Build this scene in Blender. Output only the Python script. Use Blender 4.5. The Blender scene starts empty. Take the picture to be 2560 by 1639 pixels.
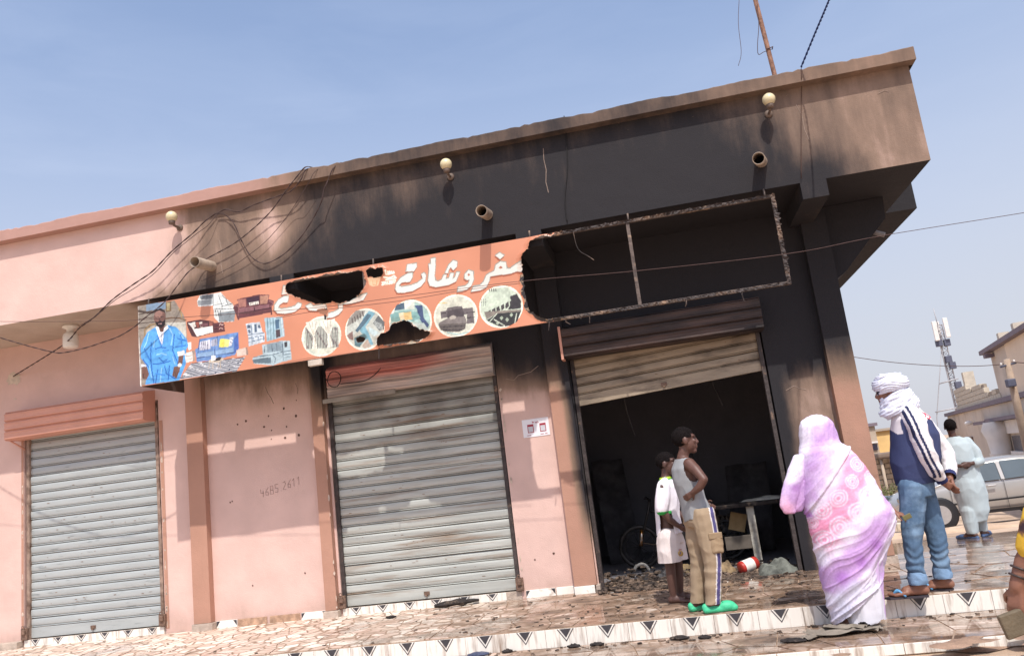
import bpy, bmesh, math, random
import numpy as np
from mathutils import Vector, Matrix, noise
from mathutils.bvhtree import BVHTree

random.seed(7)
scene = bpy.context.scene
COL = scene.collection

# ------------------------------------------------------------------ camera
F_PX, W_PX = 1980.0, 2560.0
YAW, PITCH, ROLL = (math.radians(a) for a in (9.9588, 11.0869, -7.0110))
CAM_POS = Vector((0.0, -9.4808, 1.31))
_cy, _sy, _cp, _sp = math.cos(YAW), math.sin(YAW), math.cos(PITCH), math.sin(PITCH)
_f = Vector((-_sy*_cp, _cy*_cp, _sp)); _r = Vector((_cy, _sy, 0)); _u = _r.cross(_f)
_r2 = _r*math.cos(ROLL) + _u*math.sin(ROLL); _u2 = -_r*math.sin(ROLL) + _u*math.cos(ROLL)
cam_data = bpy.data.cameras.new('camera')
cam_data.sensor_width = 36.0
cam_data.lens = F_PX/W_PX*36.0
cam_data.clip_start, cam_data.clip_end = 0.05, 2000.0
cam = bpy.data.objects.new('camera', cam_data)
COL.objects.link(cam)
cam.matrix_world = Matrix(((_r2.x, _u2.x, -_f.x, CAM_POS.x), (_r2.y, _u2.y, -_f.y, CAM_POS.y),
                           (_r2.z, _u2.z, -_f.z, CAM_POS.z), (0, 0, 0, 1)))
scene.camera = cam

# ------------------------------------------------------------------ sun and sky
SUN_DIR = Vector((-0.30, 1.0, -1.67)).normalized()      # the way the light travels
to_sun = -SUN_DIR
SUN_EL = math.asin(to_sun.z)
sun_data = bpy.data.lights.new('sun', 'SUN')
sun_data.energy = 2.6
sun_data.angle = math.radians(0.53)
sun_data.color = (1.0, 0.955, 0.89)
sun = bpy.data.objects.new('sun', sun_data)
COL.objects.link(sun)
sun.rotation_euler = SUN_DIR.to_track_quat('-Z', 'Y').to_euler()
sun.location = (2, -12, 18)

world = bpy.data.worlds.new('World'); scene.world = world; world.use_nodes = True
wn, wl = world.node_tree.nodes, world.node_tree.links
wn.clear()
sky = wn.new('ShaderNodeTexSky'); sky.sky_type = 'NISHITA'; sky.sun_disc = False
sky.sun_elevation = SUN_EL
sky.sun_rotation = math.atan2(to_sun.x, to_sun.y)
sky.altitude = 0; sky.air_density = 1.0; sky.dust_density = 2.0; sky.ozone_density = 3.0
tc = wn.new('ShaderNodeTexCoord')
mp = wn.new('ShaderNodeMapping'); mp.inputs['Scale'].default_value = (1.1, 1.1, 4.2); mp.inputs['Rotation'].default_value = (0.25, 0.12, 0.4)
wl.new(tc.outputs['Generated'], mp.inputs['Vector'])
nz = wn.new('ShaderNodeTexNoise'); nz.inputs['Scale'].default_value = 3.1; nz.inputs['Detail'].default_value = 9; nz.inputs['Roughness'].default_value = 0.58; nz.inputs['Distortion'].default_value = 0.35
wl.new(mp.outputs[0], nz.inputs['Vector'])
nz2 = wn.new('ShaderNodeTexNoise'); nz2.inputs['Scale'].default_value = 1.15; nz2.inputs['Detail'].default_value = 2
wl.new(tc.outputs['Generated'], nz2.inputs['Vector'])
mr = wn.new('ShaderNodeMapRange'); mr.inputs[1].default_value = 0.42; mr.inputs[2].default_value = 0.80; mr.inputs[3].default_value = 0.0; mr.inputs[4].default_value = 0.20
wl.new(nz.outputs[0], mr.inputs[0])
mr2 = wn.new('ShaderNodeMapRange'); mr2.inputs[1].default_value = 0.42; mr2.inputs[2].default_value = 0.62
wl.new(nz2.outputs[0], mr2.inputs[0])
mul = wn.new('ShaderNodeMath'); mul.operation = 'MULTIPLY'
wl.new(mr.outputs[0], mul.inputs[0]); wl.new(mr2.outputs[0], mul.inputs[1])
# the thin cloud lies towards the west (left), clear sky elsewhere
sdir = wn.new('ShaderNodeSeparateXYZ'); wl.new(tc.outputs['Generated'], sdir.inputs[0])
cm = wn.new('ShaderNodeMapRange'); cm.interpolation_type = 'SMOOTHSTEP'; cm.inputs[1].default_value = -0.20; cm.inputs[2].default_value = -0.62; cm.inputs[3].default_value = 0.22; cm.inputs[4].default_value = 1.0
wl.new(sdir.outputs[0], cm.inputs[0])
mul2 = wn.new('ShaderNodeMath'); mul2.operation = 'MULTIPLY'; wl.new(mul.outputs[0], mul2.inputs[0]); wl.new(cm.outputs[0], mul2.inputs[1]); mul = mul2
mix = wn.new('ShaderNodeMixRGB'); mix.inputs[2].default_value = (7.6, 7.9, 8.6, 1)
wl.new(mul.outputs[0], mix.inputs[0]); wl.new(sky.outputs[0], mix.inputs[1])
# dusty horizon: the same pale band all round, thinning with height
sxyz = wn.new('ShaderNodeSeparateXYZ'); wl.new(tc.outputs['Generated'], sxyz.inputs[0])
hz = wn.new('ShaderNodeMapRange'); hz.interpolation_type = 'SMOOTHERSTEP'; hz.inputs[1].default_value = -0.02; hz.inputs[2].default_value = 0.70; hz.inputs[3].default_value = 0.90; hz.inputs[4].default_value = 0.13
wl.new(sxyz.outputs[2], hz.inputs[0])
mixh = wn.new('ShaderNodeMixRGB'); mixh.inputs[2].default_value = (2.75, 2.78, 3.1, 1)
wl.new(hz.outputs[0], mixh.inputs[0]); wl.new(mix.outputs[0], mixh.inputs[1]); mix = mixh
bg = wn.new('ShaderNodeBackground'); bg.inputs['Strength'].default_value = 0.15
wl.new(mix.outputs[0], bg.inputs['Color'])
out = wn.new('ShaderNodeOutputWorld'); wl.new(bg.outputs[0], out.inputs['Surface'])

scene.view_settings.view_transform = 'Standard'
scene.view_settings.look = 'None'
scene.view_settings.gamma = 1.0
scene.view_settings.use_curve_mapping = False
scene.view_settings.exposure = 0.66
scene.render.resolution_x, scene.render.resolution_y = 1024, 655

# ------------------------------------------------------------------ helpers: colour, materials
def lin(r, g, b):
    def c(v):
        v /= 255.0
        return v/12.92 if v <= 0.04045 else ((v+0.055)/1.055)**2.4
    return (c(r), c(g), c(b))

MATS = {}
def mat(name, color=(0.5, 0.5, 0.5), rough=0.7, var=0.12, scale=6.0, bump=0.0, bscale=60.0, metal=0.0,
        spec=0.4, attr=None, detail=6.0, stretch=(1, 1, 1), coat=0.0, second=None, smin=0.45, smax=0.7, sscale=3.0, transmission=0.0, crease=0.0, cscale=16.0):
    """Principled material: colour (or the colour attribute attr) with noise variation, an optional second
    colour in noise patches, and noise bump."""
    if name in MATS: return MATS[name]
    m = bpy.data.materials.new(name); m.use_nodes = True
    n, l = m.node_tree.nodes, m.node_tree.links
    p = n['Principled BSDF']
    p.inputs['Roughness'].default_value = rough
    p.inputs['Metallic'].default_value = metal
    p.inputs['Specular IOR Level'].default_value = spec
    if coat: p.inputs['Coat Weight'].default_value = coat
    if transmission: p.inputs['Transmission Weight'].default_value = transmission
    g = n.new('ShaderNodeNewGeometry')
    mpn = n.new('ShaderNodeMapping'); mpn.inputs['Scale'].default_value = stretch
    l.new(g.outputs['Position'], mpn.inputs['Vector'])
    t = n.new('ShaderNodeTexNoise'); t.inputs['Scale'].default_value = scale; t.inputs['Detail'].default_value = detail
    l.new(mpn.outputs[0], t.inputs['Vector'])
    r = n.new('ShaderNodeMapRange'); r.inputs[1].default_value = 0.3; r.inputs[2].default_value = 0.7
    r.inputs[3].default_value = 1-var; r.inputs[4].default_value = 1+var
    l.new(t.outputs[0], r.inputs[0])
    mx = n.new('ShaderNodeMixRGB'); mx.blend_type = 'MULTIPLY'; mx.inputs[0].default_value = 1.0
    cc = n.new('ShaderNodeCombineColor')
    for i in range(3): l.new(r.outputs[0], cc.inputs[i])
    src = None
    if attr:
        a = n.new('ShaderNodeVertexColor'); a.layer_name = attr; src = a.outputs['Color']
    if second is not None:
        t2 = n.new('ShaderNodeTexNoise'); t2.inputs['Scale'].default_value = sscale; t2.inputs['Detail'].default_value = 8; t2.inputs['Roughness'].default_value = 0.62
        l.new(mpn.outputs[0], t2.inputs['Vector'])
        r2 = n.new('ShaderNodeMapRange'); r2.inputs[1].default_value = smin; r2.inputs[2].default_value = smax
        l.new(t2.outputs[0], r2.inputs[0])
        m2 = n.new('ShaderNodeMixRGB'); m2.inputs[1].default_value = (*color, 1); m2.inputs[2].default_value = (*second, 1)
        if src: l.new(src, m2.inputs[1])
        l.new(r2.outputs[0], m2.inputs[0]); src = m2.outputs[0]
    if src: l.new(src, mx.inputs[1])
    else: mx.inputs[1].default_value = (*color, 1)
    l.new(cc.outputs[0], mx.inputs[2])
    l.new(mx.outputs[0], p.inputs['Base Color'])
    if bump:
        t3 = n.new('ShaderNodeTexNoise'); t3.inputs['Scale'].default_value = bscale; t3.inputs['Detail'].default_value = 4
        l.new(mpn.outputs[0], t3.inputs['Vector'])
        b = n.new('ShaderNodeBump'); b.inputs['Strength'].default_value = bump; b.inputs['Distance'].default_value = 0.02
        l.new(t3.outputs[0], b.inputs['Height']); l.new(b.outputs[0], p.inputs['Normal'])
        if crease:
            tcx = n.new('ShaderNodeTexNoise'); tcx.noise_type = 'RIDGED_MULTIFRACTAL'; tcx.inputs['Scale'].default_value = cscale; tcx.inputs['Detail'].default_value = 3; tcx.inputs['Distortion'].default_value = .8
            mc = n.new('ShaderNodeMapping'); mc.inputs['Scale'].default_value = (1.0, 1.0, .62); mc.inputs['Rotation'].default_value = (.3, .5, 0); l.new(g.outputs['Position'], mc.inputs['Vector']); l.new(mc.outputs[0], tcx.inputs['Vector'])
            b2 = n.new('ShaderNodeBump'); b2.inputs['Strength'].default_value = crease; b2.inputs['Distance'].default_value = .012
            l.new(tcx.outputs[0], b2.inputs['Height']); l.new(b.outputs[0], b2.inputs['Normal']); l.new(b2.outputs[0], p.inputs['Normal'])
    MATS[name] = m
    return m

def soot_mat(name, color, rough=0.85, var=0.07, scale=2.5, bump=0.25, bscale=90.0, streak=0.35, metal=0.0):
    """Painted plaster (or metal) that carries a soot stain: the point attribute 'soot' (0 clean .. 1 black)."""
    if name in MATS: return MATS[name]
    m = bpy.data.materials.new(name); m.use_nodes = True
    n, l = m.node_tree.nodes, m.node_tree.links
    p = n['Principled BSDF']; p.inputs['Roughness'].default_value = rough; p.inputs['Specular IOR Level'].default_value = 0.25
    p.inputs['Metallic'].default_value = metal
    g = n.new('ShaderNodeNewGeometry')
    t = n.new('ShaderNodeTexNoise'); t.inputs['Scale'].default_value = scale; t.inputs['Detail'].default_value = 8
    l.new(g.outputs['Position'], t.inputs['Vector'])
    r = n.new('ShaderNodeMapRange'); r.inputs[1].default_value = 0.3; r.inputs[2].default_value = 0.7; r.inputs[3].default_value = 1-var; r.inputs[4].default_value = 1+var
    l.new(t.outputs[0], r.inputs[0])
    cc = n.new('ShaderNodeCombineColor')
    for i in range(3): l.new(r.outputs[0], cc.inputs[i])
    mx = n.new('ShaderNodeMixRGB'); mx.blend_type = 'MULTIPLY'; mx.inputs[0].default_value = 1; mx.inputs[1].default_value = (*color, 1)
    l.new(cc.outputs[0], mx.inputs[2])
    # soot amount = attribute + noise where there is some
    a = n.new('ShaderNodeAttribute'); a.attribute_name = 'soot'
    mp_ = n.new('ShaderNodeMapping'); mp_.inputs['Scale'].default_value = (1.6, 1.6, 0.7)
    l.new(g.outputs['Position'], mp_.inputs['Vector'])
    t2 = n.new('ShaderNodeTexNoise'); t2.inputs['Scale'].default_value = 2.0; t2.inputs['Detail'].default_value = 9; t2.inputs['Roughness'].default_value = 0.6
    l.new(mp_.outputs[0], t2.inputs['Vector'])
    s1 = n.new('ShaderNodeMath'); s1.operation = 'SUBTRACT'; s1.inputs[1].default_value = 0.5; l.new(t2.outputs[0], s1.inputs[0])
    s2 = n.new('ShaderNodeMath'); s2.operation = 'MULTIPLY'; s2.inputs[1].default_value = streak*2; l.new(s1.outputs[0], s2.inputs[0])
    am = n.new('ShaderNodeMapRange'); am.inputs[1].default_value = 0.02; am.inputs[2].default_value = 0.3; l.new(a.outputs['Fac'], am.inputs[0])
    s3 = n.new('ShaderNodeMath'); s3.operation = 'MULTIPLY'; l.new(s2.outputs[0], s3.inputs[0]); l.new(am.outputs[0], s3.inputs[1])
    mq = n.new('ShaderNodeMapping'); mq.inputs['Scale'].default_value = (7.0, 7.0, 0.55); l.new(g.outputs['Position'], mq.inputs['Vector'])
    tq = n.new('ShaderNodeTexNoise'); tq.inputs['Scale'].default_value = 1.6; tq.inputs['Detail'].default_value = 6; tq.inputs['Roughness'].default_value = 0.65; l.new(mq.outputs[0], tq.inputs['Vector'])
    q1 = n.new('ShaderNodeMapRange'); q1.inputs[1].default_value = 0.3; q1.inputs[2].default_value = 0.7; q1.inputs[3].default_value = -0.045; q1.inputs[4].default_value = 0.045; l.new(tq.outputs[0], q1.inputs[0])
    q2 = n.new('ShaderNodeMath'); q2.operation = 'MULTIPLY'; l.new(q1.outputs[0], q2.inputs[0]); l.new(am.outputs[0], q2.inputs[1])
    tf = n.new('ShaderNodeTexNoise'); tf.inputs['Scale'].default_value = 14; tf.inputs['Detail'].default_value = 8; tf.inputs['Roughness'].default_value = 0.7; l.new(g.outputs['Position'], tf.inputs['Vector'])
    qf = n.new('ShaderNodeMapRange'); qf.inputs[1].default_value = 0.70; qf.inputs[2].default_value = 0.74; qf.inputs[3].default_value = 0.0; qf.inputs[4].default_value = -0.38; l.new(tf.outputs[0], qf.inputs[0])
    qa = n.new('ShaderNodeMath'); l.new(q2.outputs[0], qa.inputs[0]); l.new(qf.outputs[0], qa.inputs[1])
    s3b = n.new('ShaderNodeMath'); l.new(s3.outputs[0], s3b.inputs[0]); l.new(qa.outputs[0], s3b.inputs[1])
    s4 = n.new('ShaderNodeMath'); s4.operation = 'ADD'; l.new(a.outputs['Fac'], s4.inputs[0]); l.new(s3b.outputs[0], s4.inputs[1])
    r1 = n.new('ShaderNodeMapRange'); r1.interpolation_type = 'SMOOTHSTEP'; r1.inputs[1].default_value = 0.0; r1.inputs[2].default_value = 0.45; r1.inputs[4].default_value = 0.9
    r2 = n.new('ShaderNodeMapRange'); r2.interpolation_type = 'SMOOTHSTEP'; r2.inputs[1].default_value = 0.22; r2.inputs[2].default_value = 0.95
    l.new(s4.outputs[0], r1.inputs[0]); l.new(s4.outputs[0], r2.inputs[0])
    m1 = n.new('ShaderNodeMixRGB'); m1.inputs[2].default_value = (0.245, 0.165, 0.115, 1)
    l.new(r1.outputs[0], m1.inputs[0]); l.new(mx.outputs[0], m1.inputs[1])
    m2 = n.new('ShaderNodeMixRGB'); m2.inputs[2].default_value = (0.025, 0.023, 0.026, 1)
    l.new(r2.outputs[0], m2.inputs[0]); l.new(m1.outputs[0], m2.inputs[1])
    l.new(m2.outputs[0], p.inputs['Base Color'])
    if bump:
        t3 = n.new('ShaderNodeTexNoise'); t3.inputs['Scale'].default_value = bscale; t3.inputs['Detail'].default_value = 5
        l.new(g.outputs['Position'], t3.inputs['Vector'])
        t4 = n.new('ShaderNodeTexNoise'); t4.inputs['Scale'].default_value = 5; t4.inputs['Detail'].default_value = 3
        l.new(g.outputs['Position'], t4.inputs['Vector'])
        ad = n.new('ShaderNodeMath'); ad.operation = 'MULTIPLY_ADD'; ad.inputs[1].default_value = 2.5
        l.new(t4.outputs[0], ad.inputs[0]); l.new(t3.outputs[0], ad.inputs[2])
        b = n.new('ShaderNodeBump'); b.inputs['Strength'].default_value = bump; b.inputs['Distance'].default_value = 0.015
        l.new(ad.outputs[0], b.inputs['Height']); l.new(b.outputs[0], p.inputs['Normal'])
    MATS[name] = m
    return m

# ------------------------------------------------------------------ helpers: objects
def tag(o, label=None, cat=None, group=None, kind=None):
    if label: o['label'] = label
    if cat: o['category'] = cat
    if group: o['group'] = group
    if kind: o['kind'] = kind
    return o

def thing(name, label, cat, loc=(0, 0, 0), group=None):
    o = bpy.data.objects.new(name, None); o.empty_display_size = 0.1
    COL.objects.link(o); o.location = loc
    return tag(o, label, cat, group)

def link(name, me, m=None, parent=None, loc=None, local=False):
    """Link a mesh. World-space vertices unless local; children keep their place under a translated Empty."""
    o = bpy.data.objects.new(name, me)
    if m is not None and not me.materials: me.materials.append(m)
    COL.objects.link(o)
    if loc is not None: o.location = loc
    if parent is not None:
        o.parent = parent
        if not local and parent.type == 'EMPTY':
            o.matrix_parent_inverse = Matrix.Translation(-Vector(parent.location))
    return o

def mesh(verts, faces, smooth=False):
    me = bpy.data.meshes.new('m'); me.from_pydata([tuple(v) for v in verts], [], faces); me.update()
    if smooth: me.shade_smooth()
    return me

def bm_mesh(bm, smooth=False, recalc=True):
    if recalc: bmesh.ops.recalc_face_normals(bm, faces=bm.faces)
    me = bpy.data.meshes.new('m'); bm.to_mesh(me); bm.free()
    if smooth: me.shade_smooth()
    return me

def add_box(bm, x0, x1, y0, y1, z0, z1, M=None, bevel=0.0):
    vs = [bm.verts.new((x, y, z)) for z in (z0, z1) for y in (y0, y1) for x in (x0, x1)]
    fs = [bm.faces.new([vs[i] for i in q]) for q in ((0, 2, 3, 1), (4, 5, 7, 6), (0, 1, 5, 4), (2, 6, 7, 3), (0, 4, 6, 2), (1, 3, 7, 5))]
    if bevel:
        es = set(e for f in fs for e in f.edges)
        r = bmesh.ops.bevel(bm, geom=list(es), offset=bevel, segments=2, affect='EDGES', profile=0.5)
        vs = list(set(v for f in r['faces'] for v in f.verts) | set(v for v in vs if v.is_valid))
    if M is not None:
        for v in vs: v.co = M @ v.co
    return vs

def box(x0, x1, y0, y1, z0, z1, bevel=0.0, M=None):
    bm = bmesh.new(); add_box(bm, x0, x1, y0, y1, z0, z1, M, bevel); return bm_mesh(bm)

def frame_from(d, up=Vector((0, 0, 1))):
    d = d.normalized()
    a = d.cross(up)
    if a.length < 1e-4: a = d.cross(Vector((0, 1, 0)))
    a.normalize(); return a, a.cross(d)

def add_tube(bm, pts, r, seg=6, cap=True):
    pts = [Vector(p) for p in pts]; rings = []
    prev = None
    for i, p in enumerate(pts):
        d = (pts[min(i+1, len(pts)-1)] - pts[max(i-1, 0)])
        a, b = frame_from(d)
        if prev is not None and a.dot(prev) < 0: a, b = -a, -b
        prev = a
        rr = r(i/(len(pts)-1)) if callable(r) else r
        rings.append([bm.verts.new(p + a*math.cos(t)*rr + b*math.sin(t)*rr) for t in [2*math.pi*k/seg for k in range(seg)]])
    for A, B in zip(rings, rings[1:]):
        for k in range(seg): bm.faces.new((A[k], A[(k+1) % seg], B[(k+1) % seg], B[k]))
    if cap:
        bm.faces.new(rings[0][::-1]); bm.faces.new(rings[-1])
    return rings

def tube(pts, r, seg=6, smooth=True):
    bm = bmesh.new(); add_tube(bm, pts, r, seg); return bm_mesh(bm, smooth)

def spline(pts, n=6):
    """Catmull-Rom through pts."""
    P = [Vector(p) for p in pts]; P = [P[0]*2-P[1]] + P + [P[-1]*2-P[-2]]
    o = []
    for i in range(1, len(P)-2):
        for k in range(n):
            t = k/n; a, b, c, d = P[i-1], P[i], P[i+1], P[i+2]
            o.append(0.5*((2*b) + (c-a)*t + (2*a-5*b+4*c-d)*t*t + (3*b-a-3*c+d)*t**3))
    o.append(P[-2]); return o

def add_lathe(bm, prof, seg=16, M=None):
    rings = []
    for r, z in prof:
        ring = []
        for k in range(seg):
            t = 2*math.pi*k/seg; v = Vector((r*math.cos(t), r*math.sin(t), z))
            ring.append(bm.verts.new(M @ v if M is not None else v))
        rings.append(ring)
    for A, B in zip(rings, rings[1:]):
        for k in range(seg): bm.faces.new((A[k], A[(k+1) % seg], B[(k+1) % seg], B[k]))
    bm.faces.new(rings[0][::-1]); bm.faces.new(rings[-1])

def lathe(prof, seg=16, M=None, smooth=True):
    bm = bmesh.new(); add_lathe(bm, prof, seg, M); return bm_mesh(bm, smooth)

def add_prism(bm, pts2, y0, y1, axis='y'):
    """Polygon pts2 in (x,z) extruded along y (or (y,z) along x, (x,y) along z)."""
    def V(p, t): return (p[0], t, p[1]) if axis == 'y' else ((t, p[0], p[1]) if axis == 'x' else (p[0], p[1], t))
    A = [bm.verts.new(V(p, y0)) for p in pts2]; B = [bm.verts.new(V(p, y1)) for p in pts2]
    bm.faces.new(A); bm.faces.new(B[::-1])
    n = len(A)
    for i in range(n): bm.faces.new((A[i], B[i], B[(i+1) % n], A[(i+1) % n]))

def prism(pts2, y0, y1, axis='y'):
    bm = bmesh.new(); add_prism(bm, pts2, y0, y1, axis); return bm_mesh(bm)

def smooth(a, b, x):
    t = max(0.0, min(1.0, (x-a)/(b-a))) if a != b else float(x > a)
    return t*t*(3-2*t)

def grid_sheet(bm, o, ux, uy, nx, ny):
    """Grid of quads from corner o with edge vectors ux, uy."""
    o, ux, uy = Vector(o), Vector(ux), Vector(uy)
    V = [[bm.verts.new(o + ux*(i/nx) + uy*(j/ny)) for i in range(nx+1)] for j in range(ny+1)]
    for j in range(ny):
        for i in range(nx): bm.faces.new((V[j][i], V[j][i+1], V[j+1][i+1], V[j+1][i]))

def set_soot(me, fn):
    a = me.attributes.new('soot', 'FLOAT', 'POINT')
    a.data.foreach_set('value', [max(0.0, min(1.1, fn(v.co.x, v.co.y, v.co.z))) for v in me.vertices])

def set_col(me, fn, name='Col'):
    a = me.color_attributes.new(name, 'FLOAT_COLOR', 'POINT')
    me.update()
    vals = []
    for v in me.vertices:
        c = fn(v.co, v.normal); vals += [c[0], c[1], c[2], 1.0]
    a.data.foreach_set('color', vals)

def copy_thing(root, loc, rotz=None, label=None, group=None):
    r = root.copy(); COL.objects.link(r); r.location = loc
    if rotz is not None: r.rotation_euler = (0, 0, rotz)
    if label: r['label'] = label
    if group: r['group'] = group
    for ch in list(root.children):
        c = ch.copy(); COL.objects.link(c); c.parent = r
        for g in list(ch.children):
            d = g.copy(); COL.objects.link(d); d.parent = c
    return r
# ================================================================== ground, terrace
def slope_z(y):
    return -0.0855*max(0.0, min(y, 15.0)-0.6)

M_sand = mat('sandy_ground', lin(196, 170, 146), 0.95, 0.16, 3.0, 0.5, 40.0, second=lin(150, 126, 104), sscale=0.8)
xs = [-400, -150, -60, -30, -20, -14, -10, -6, -2, 2, 4, 6, 8, 10, 12, 15, 20, 30, 60, 150, 400]
ys = [-400, -120, -40, -20, -12, -8, -5, -3.4, -2, -1, 0.45, 0.62] + [1+k for k in range(15)] + [18, 22, 30, 45, 70, 120, 250, 600]
V, Fc = [], []
for y in ys:
    for x in xs:
        z = -0.25 if y < 0.5 else slope_z(y)-0.012
        V.append((x, y, z))
nx = len(xs)
for j in range(len(ys)-1):
    for i in range(nx-1):
        Fc.append((j*nx+i, j*nx+i+1, (j+1)*nx+i+1, (j+1)*nx+i))
tag(link('ground', mesh(V, Fc), M_sand), kind='structure')

# --- tile-and-grout terrace: slab with loose-laid marble fragments on it
M_grout = mat('terrace_grout', lin(156, 132, 112), 0.9, 0.25, 9.0, 0.5, 80.0)

def floor_mat(name):
    m = bpy.data.materials.new(name); m.use_nodes = True
    n, l = m.node_tree.nodes, m.node_tree.links
    p = n['Principled BSDF']; p.inputs['Specular IOR Level'].default_value = 0.5
    g = n.new('ShaderNodeNewGeometry')
    vo = n.new('ShaderNodeTexVoronoi'); vo.feature = 'DISTANCE_TO_EDGE'; vo.inputs['Scale'].default_value = 6.5
    l.new(g.outputs['Position'], vo.inputs['Vector'])
    vc = n.new('ShaderNodeTexVoronoi'); vc.inputs['Scale'].default_value = 6.5
    l.new(g.outputs['Position'], vc.inputs['Vector'])
    base = n.new('ShaderNodeValToRGB')
    cr = base.color_ramp; cr.elements[0].color = (*lin(232, 214, 196), 1); cr.elements[1].color = (*lin(214, 184, 166), 1)
    for pos, c in ((0.3, lin(238, 226, 212)), (0.55, lin(226, 198, 182)), (0.8, lin(204, 182, 164))):
        e = cr.elements.new(pos); e.color = (*c, 1)
    sep = n.new('ShaderNodeSeparateColor'); l.new(vc.outputs['Color'], sep.inputs[0]); l.new(sep.outputs[0], base.inputs[0])
    gr = n.new('ShaderNodeMapRange'); gr.inputs[1].default_value = 0.03; gr.inputs[2].default_value = 0.085; gr.inputs[3].default_value = 1; gr.inputs[4].default_value = 0
    l.new(vo.outputs['Distance'], gr.inputs[0])
    m1 = n.new('ShaderNodeMixRGB'); m1.inputs[2].default_value = (*lin(148, 122, 102), 1)
    l.new(gr.outputs[0], m1.inputs[0]); l.new(base.outputs[0], m1.inputs[1])
    # dirt: brown fire-hose mud and ash, thicker towards the burnt shop (x > -4)
    sx = n.new('ShaderNodeSeparateXYZ'); l.new(g.outputs['Position'], sx.inputs[0])
    dm = n.new('ShaderNodeMapRange'); dm.inputs[1].default_value = -5.2; dm.inputs[2].default_value = -1.2; dm.inputs[3].default_value = -0.12; dm.inputs[4].default_value = 0.17
    l.new(sx.outputs[0], dm.inputs[0])
    tn = n.new('ShaderNodeTexNoise'); tn.inputs['Scale'].default_value = 3.2; tn.inputs['Detail'].default_value = 9; tn.inputs['Roughness'].default_value = 0.68
    mpp = n.new('ShaderNodeMapping'); mpp.inputs['Scale'].default_value = (0.7, 1.5, 1); l.new(g.outputs['Position'], mpp.inputs['Vector']); l.new(mpp.outputs[0], tn.inputs['Vector'])
    ad = n.new('ShaderNodeMath'); l.new(tn.outputs[0], ad.inputs[0]); l.new(dm.outputs[0], ad.inputs[1])
    d2 = n.new('ShaderNodeMapRange'); d2.inputs[1].default_value = 0.46; d2.inputs[2].default_value = 0.66; d2.inputs[4].default_value = 0.9
    l.new(ad.outputs[0], d2.inputs[0])
    m2 = n.new('ShaderNodeMixRGB'); m2.inputs[2].default_value = (*lin(140, 114, 94), 1)
    l.new(d2.outputs[0], m2.inputs[0]); l.new(m1.outputs[0], m2.inputs[1])
    d3 = n.new('ShaderNodeMapRange'); d3.inputs[1].default_value = 0.66; d3.inputs[2].default_value = 0.80; d3.inputs[4].default_value = 0.8
    l.new(ad.outputs[0], d3.inputs[0])
    m3 = n.new('ShaderNodeMixRGB'); m3.inputs[2].default_value = (*lin(74, 62, 54), 1)
    l.new(d3.outputs[0], m3.inputs[0]); l.new(m2.outputs[0], m3.inputs[1])
    l.new(m3.outputs[0], p.inputs['Base Color'])
    # wet patches: smooth where water stands (towards the corner)
    tw = n.new('ShaderNodeTexNoise'); tw.inputs['Scale'].default_value = 1.3; tw.inputs['Detail'].default_value = 4
    l.new(g.outputs['Position'], tw.inputs['Vector'])
    wm = n.new('ShaderNodeMapRange'); wm.inputs[1].default_value = -3.5; wm.inputs[2].default_value = 2.6; wm.inputs[3].default_value = -0.06; wm.inputs[4].default_value = 0.17
    l.new(sx.outputs[0], wm.inputs[0])
    aw = n.new('ShaderNodeMath'); l.new(tw.outputs[0], aw.inputs[0]); l.new(wm.outputs[0], aw.inputs[1])
    wr = n.new('ShaderNodeMapRange'); wr.inputs[1].default_value = 0.46; wr.inputs[2].default_value = 0.58; wr.inputs[3].default_value = 0.58; wr.inputs[4].default_value = 0.06
    l.new(aw.outputs[0], wr.inputs[0]); l.new(wr.outputs[0], p.inputs['Roughness'])
    tb = n.new('ShaderNodeTexNoise'); tb.inputs['Scale'].default_value = 30; tb.inputs['Detail'].default_value = 5
    l.new(g.outputs['Position'], tb.inputs['Vector'])
    bs = n.new('ShaderNodeMapRange'); bs.inputs[1].default_value = 0.45; bs.inputs[2].default_value = 0.58; bs.inputs[3].default_value = 0.35; bs.inputs[4].default_value = 0.03
    l.new(aw.outputs[0], bs.inputs[0])
    b = n.new('ShaderNodeBump'); b.inputs['Distance'].default_value = 0.01; l.new(bs.outputs[0], b.inputs['Strength']); l.new(tb.outputs[0], b.inputs['Height'])
    l.new(b.outputs[0], p.inputs['Normal'])
    return m
M_floor = floor_mat('marble_fragment_floor')

EDGE_Y, STEP = -2.04, 0.165
terrace = tag(link('terrace', box(-13.5, 9.0, EDGE_Y+0.012, 0.62, -0.30, -0.005), M_grout), kind='structure')
lower = tag(link('lower_step', box(-13.5, 9.0, -2.93, EDGE_Y+0.012, -0.30, -STEP-0.005), M_grout), kind='structure')
pav = tag(link('side_pavement', mesh([(2.2, 0.62, -0.006), (9, 0.62, -0.006), (9, 4.6, slope_z(4.6)+0.0), (2.2, 4.6, slope_z(4.6)+0.0)], [(0, 1, 2, 3)]), M_floor), kind='structure')

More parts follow.
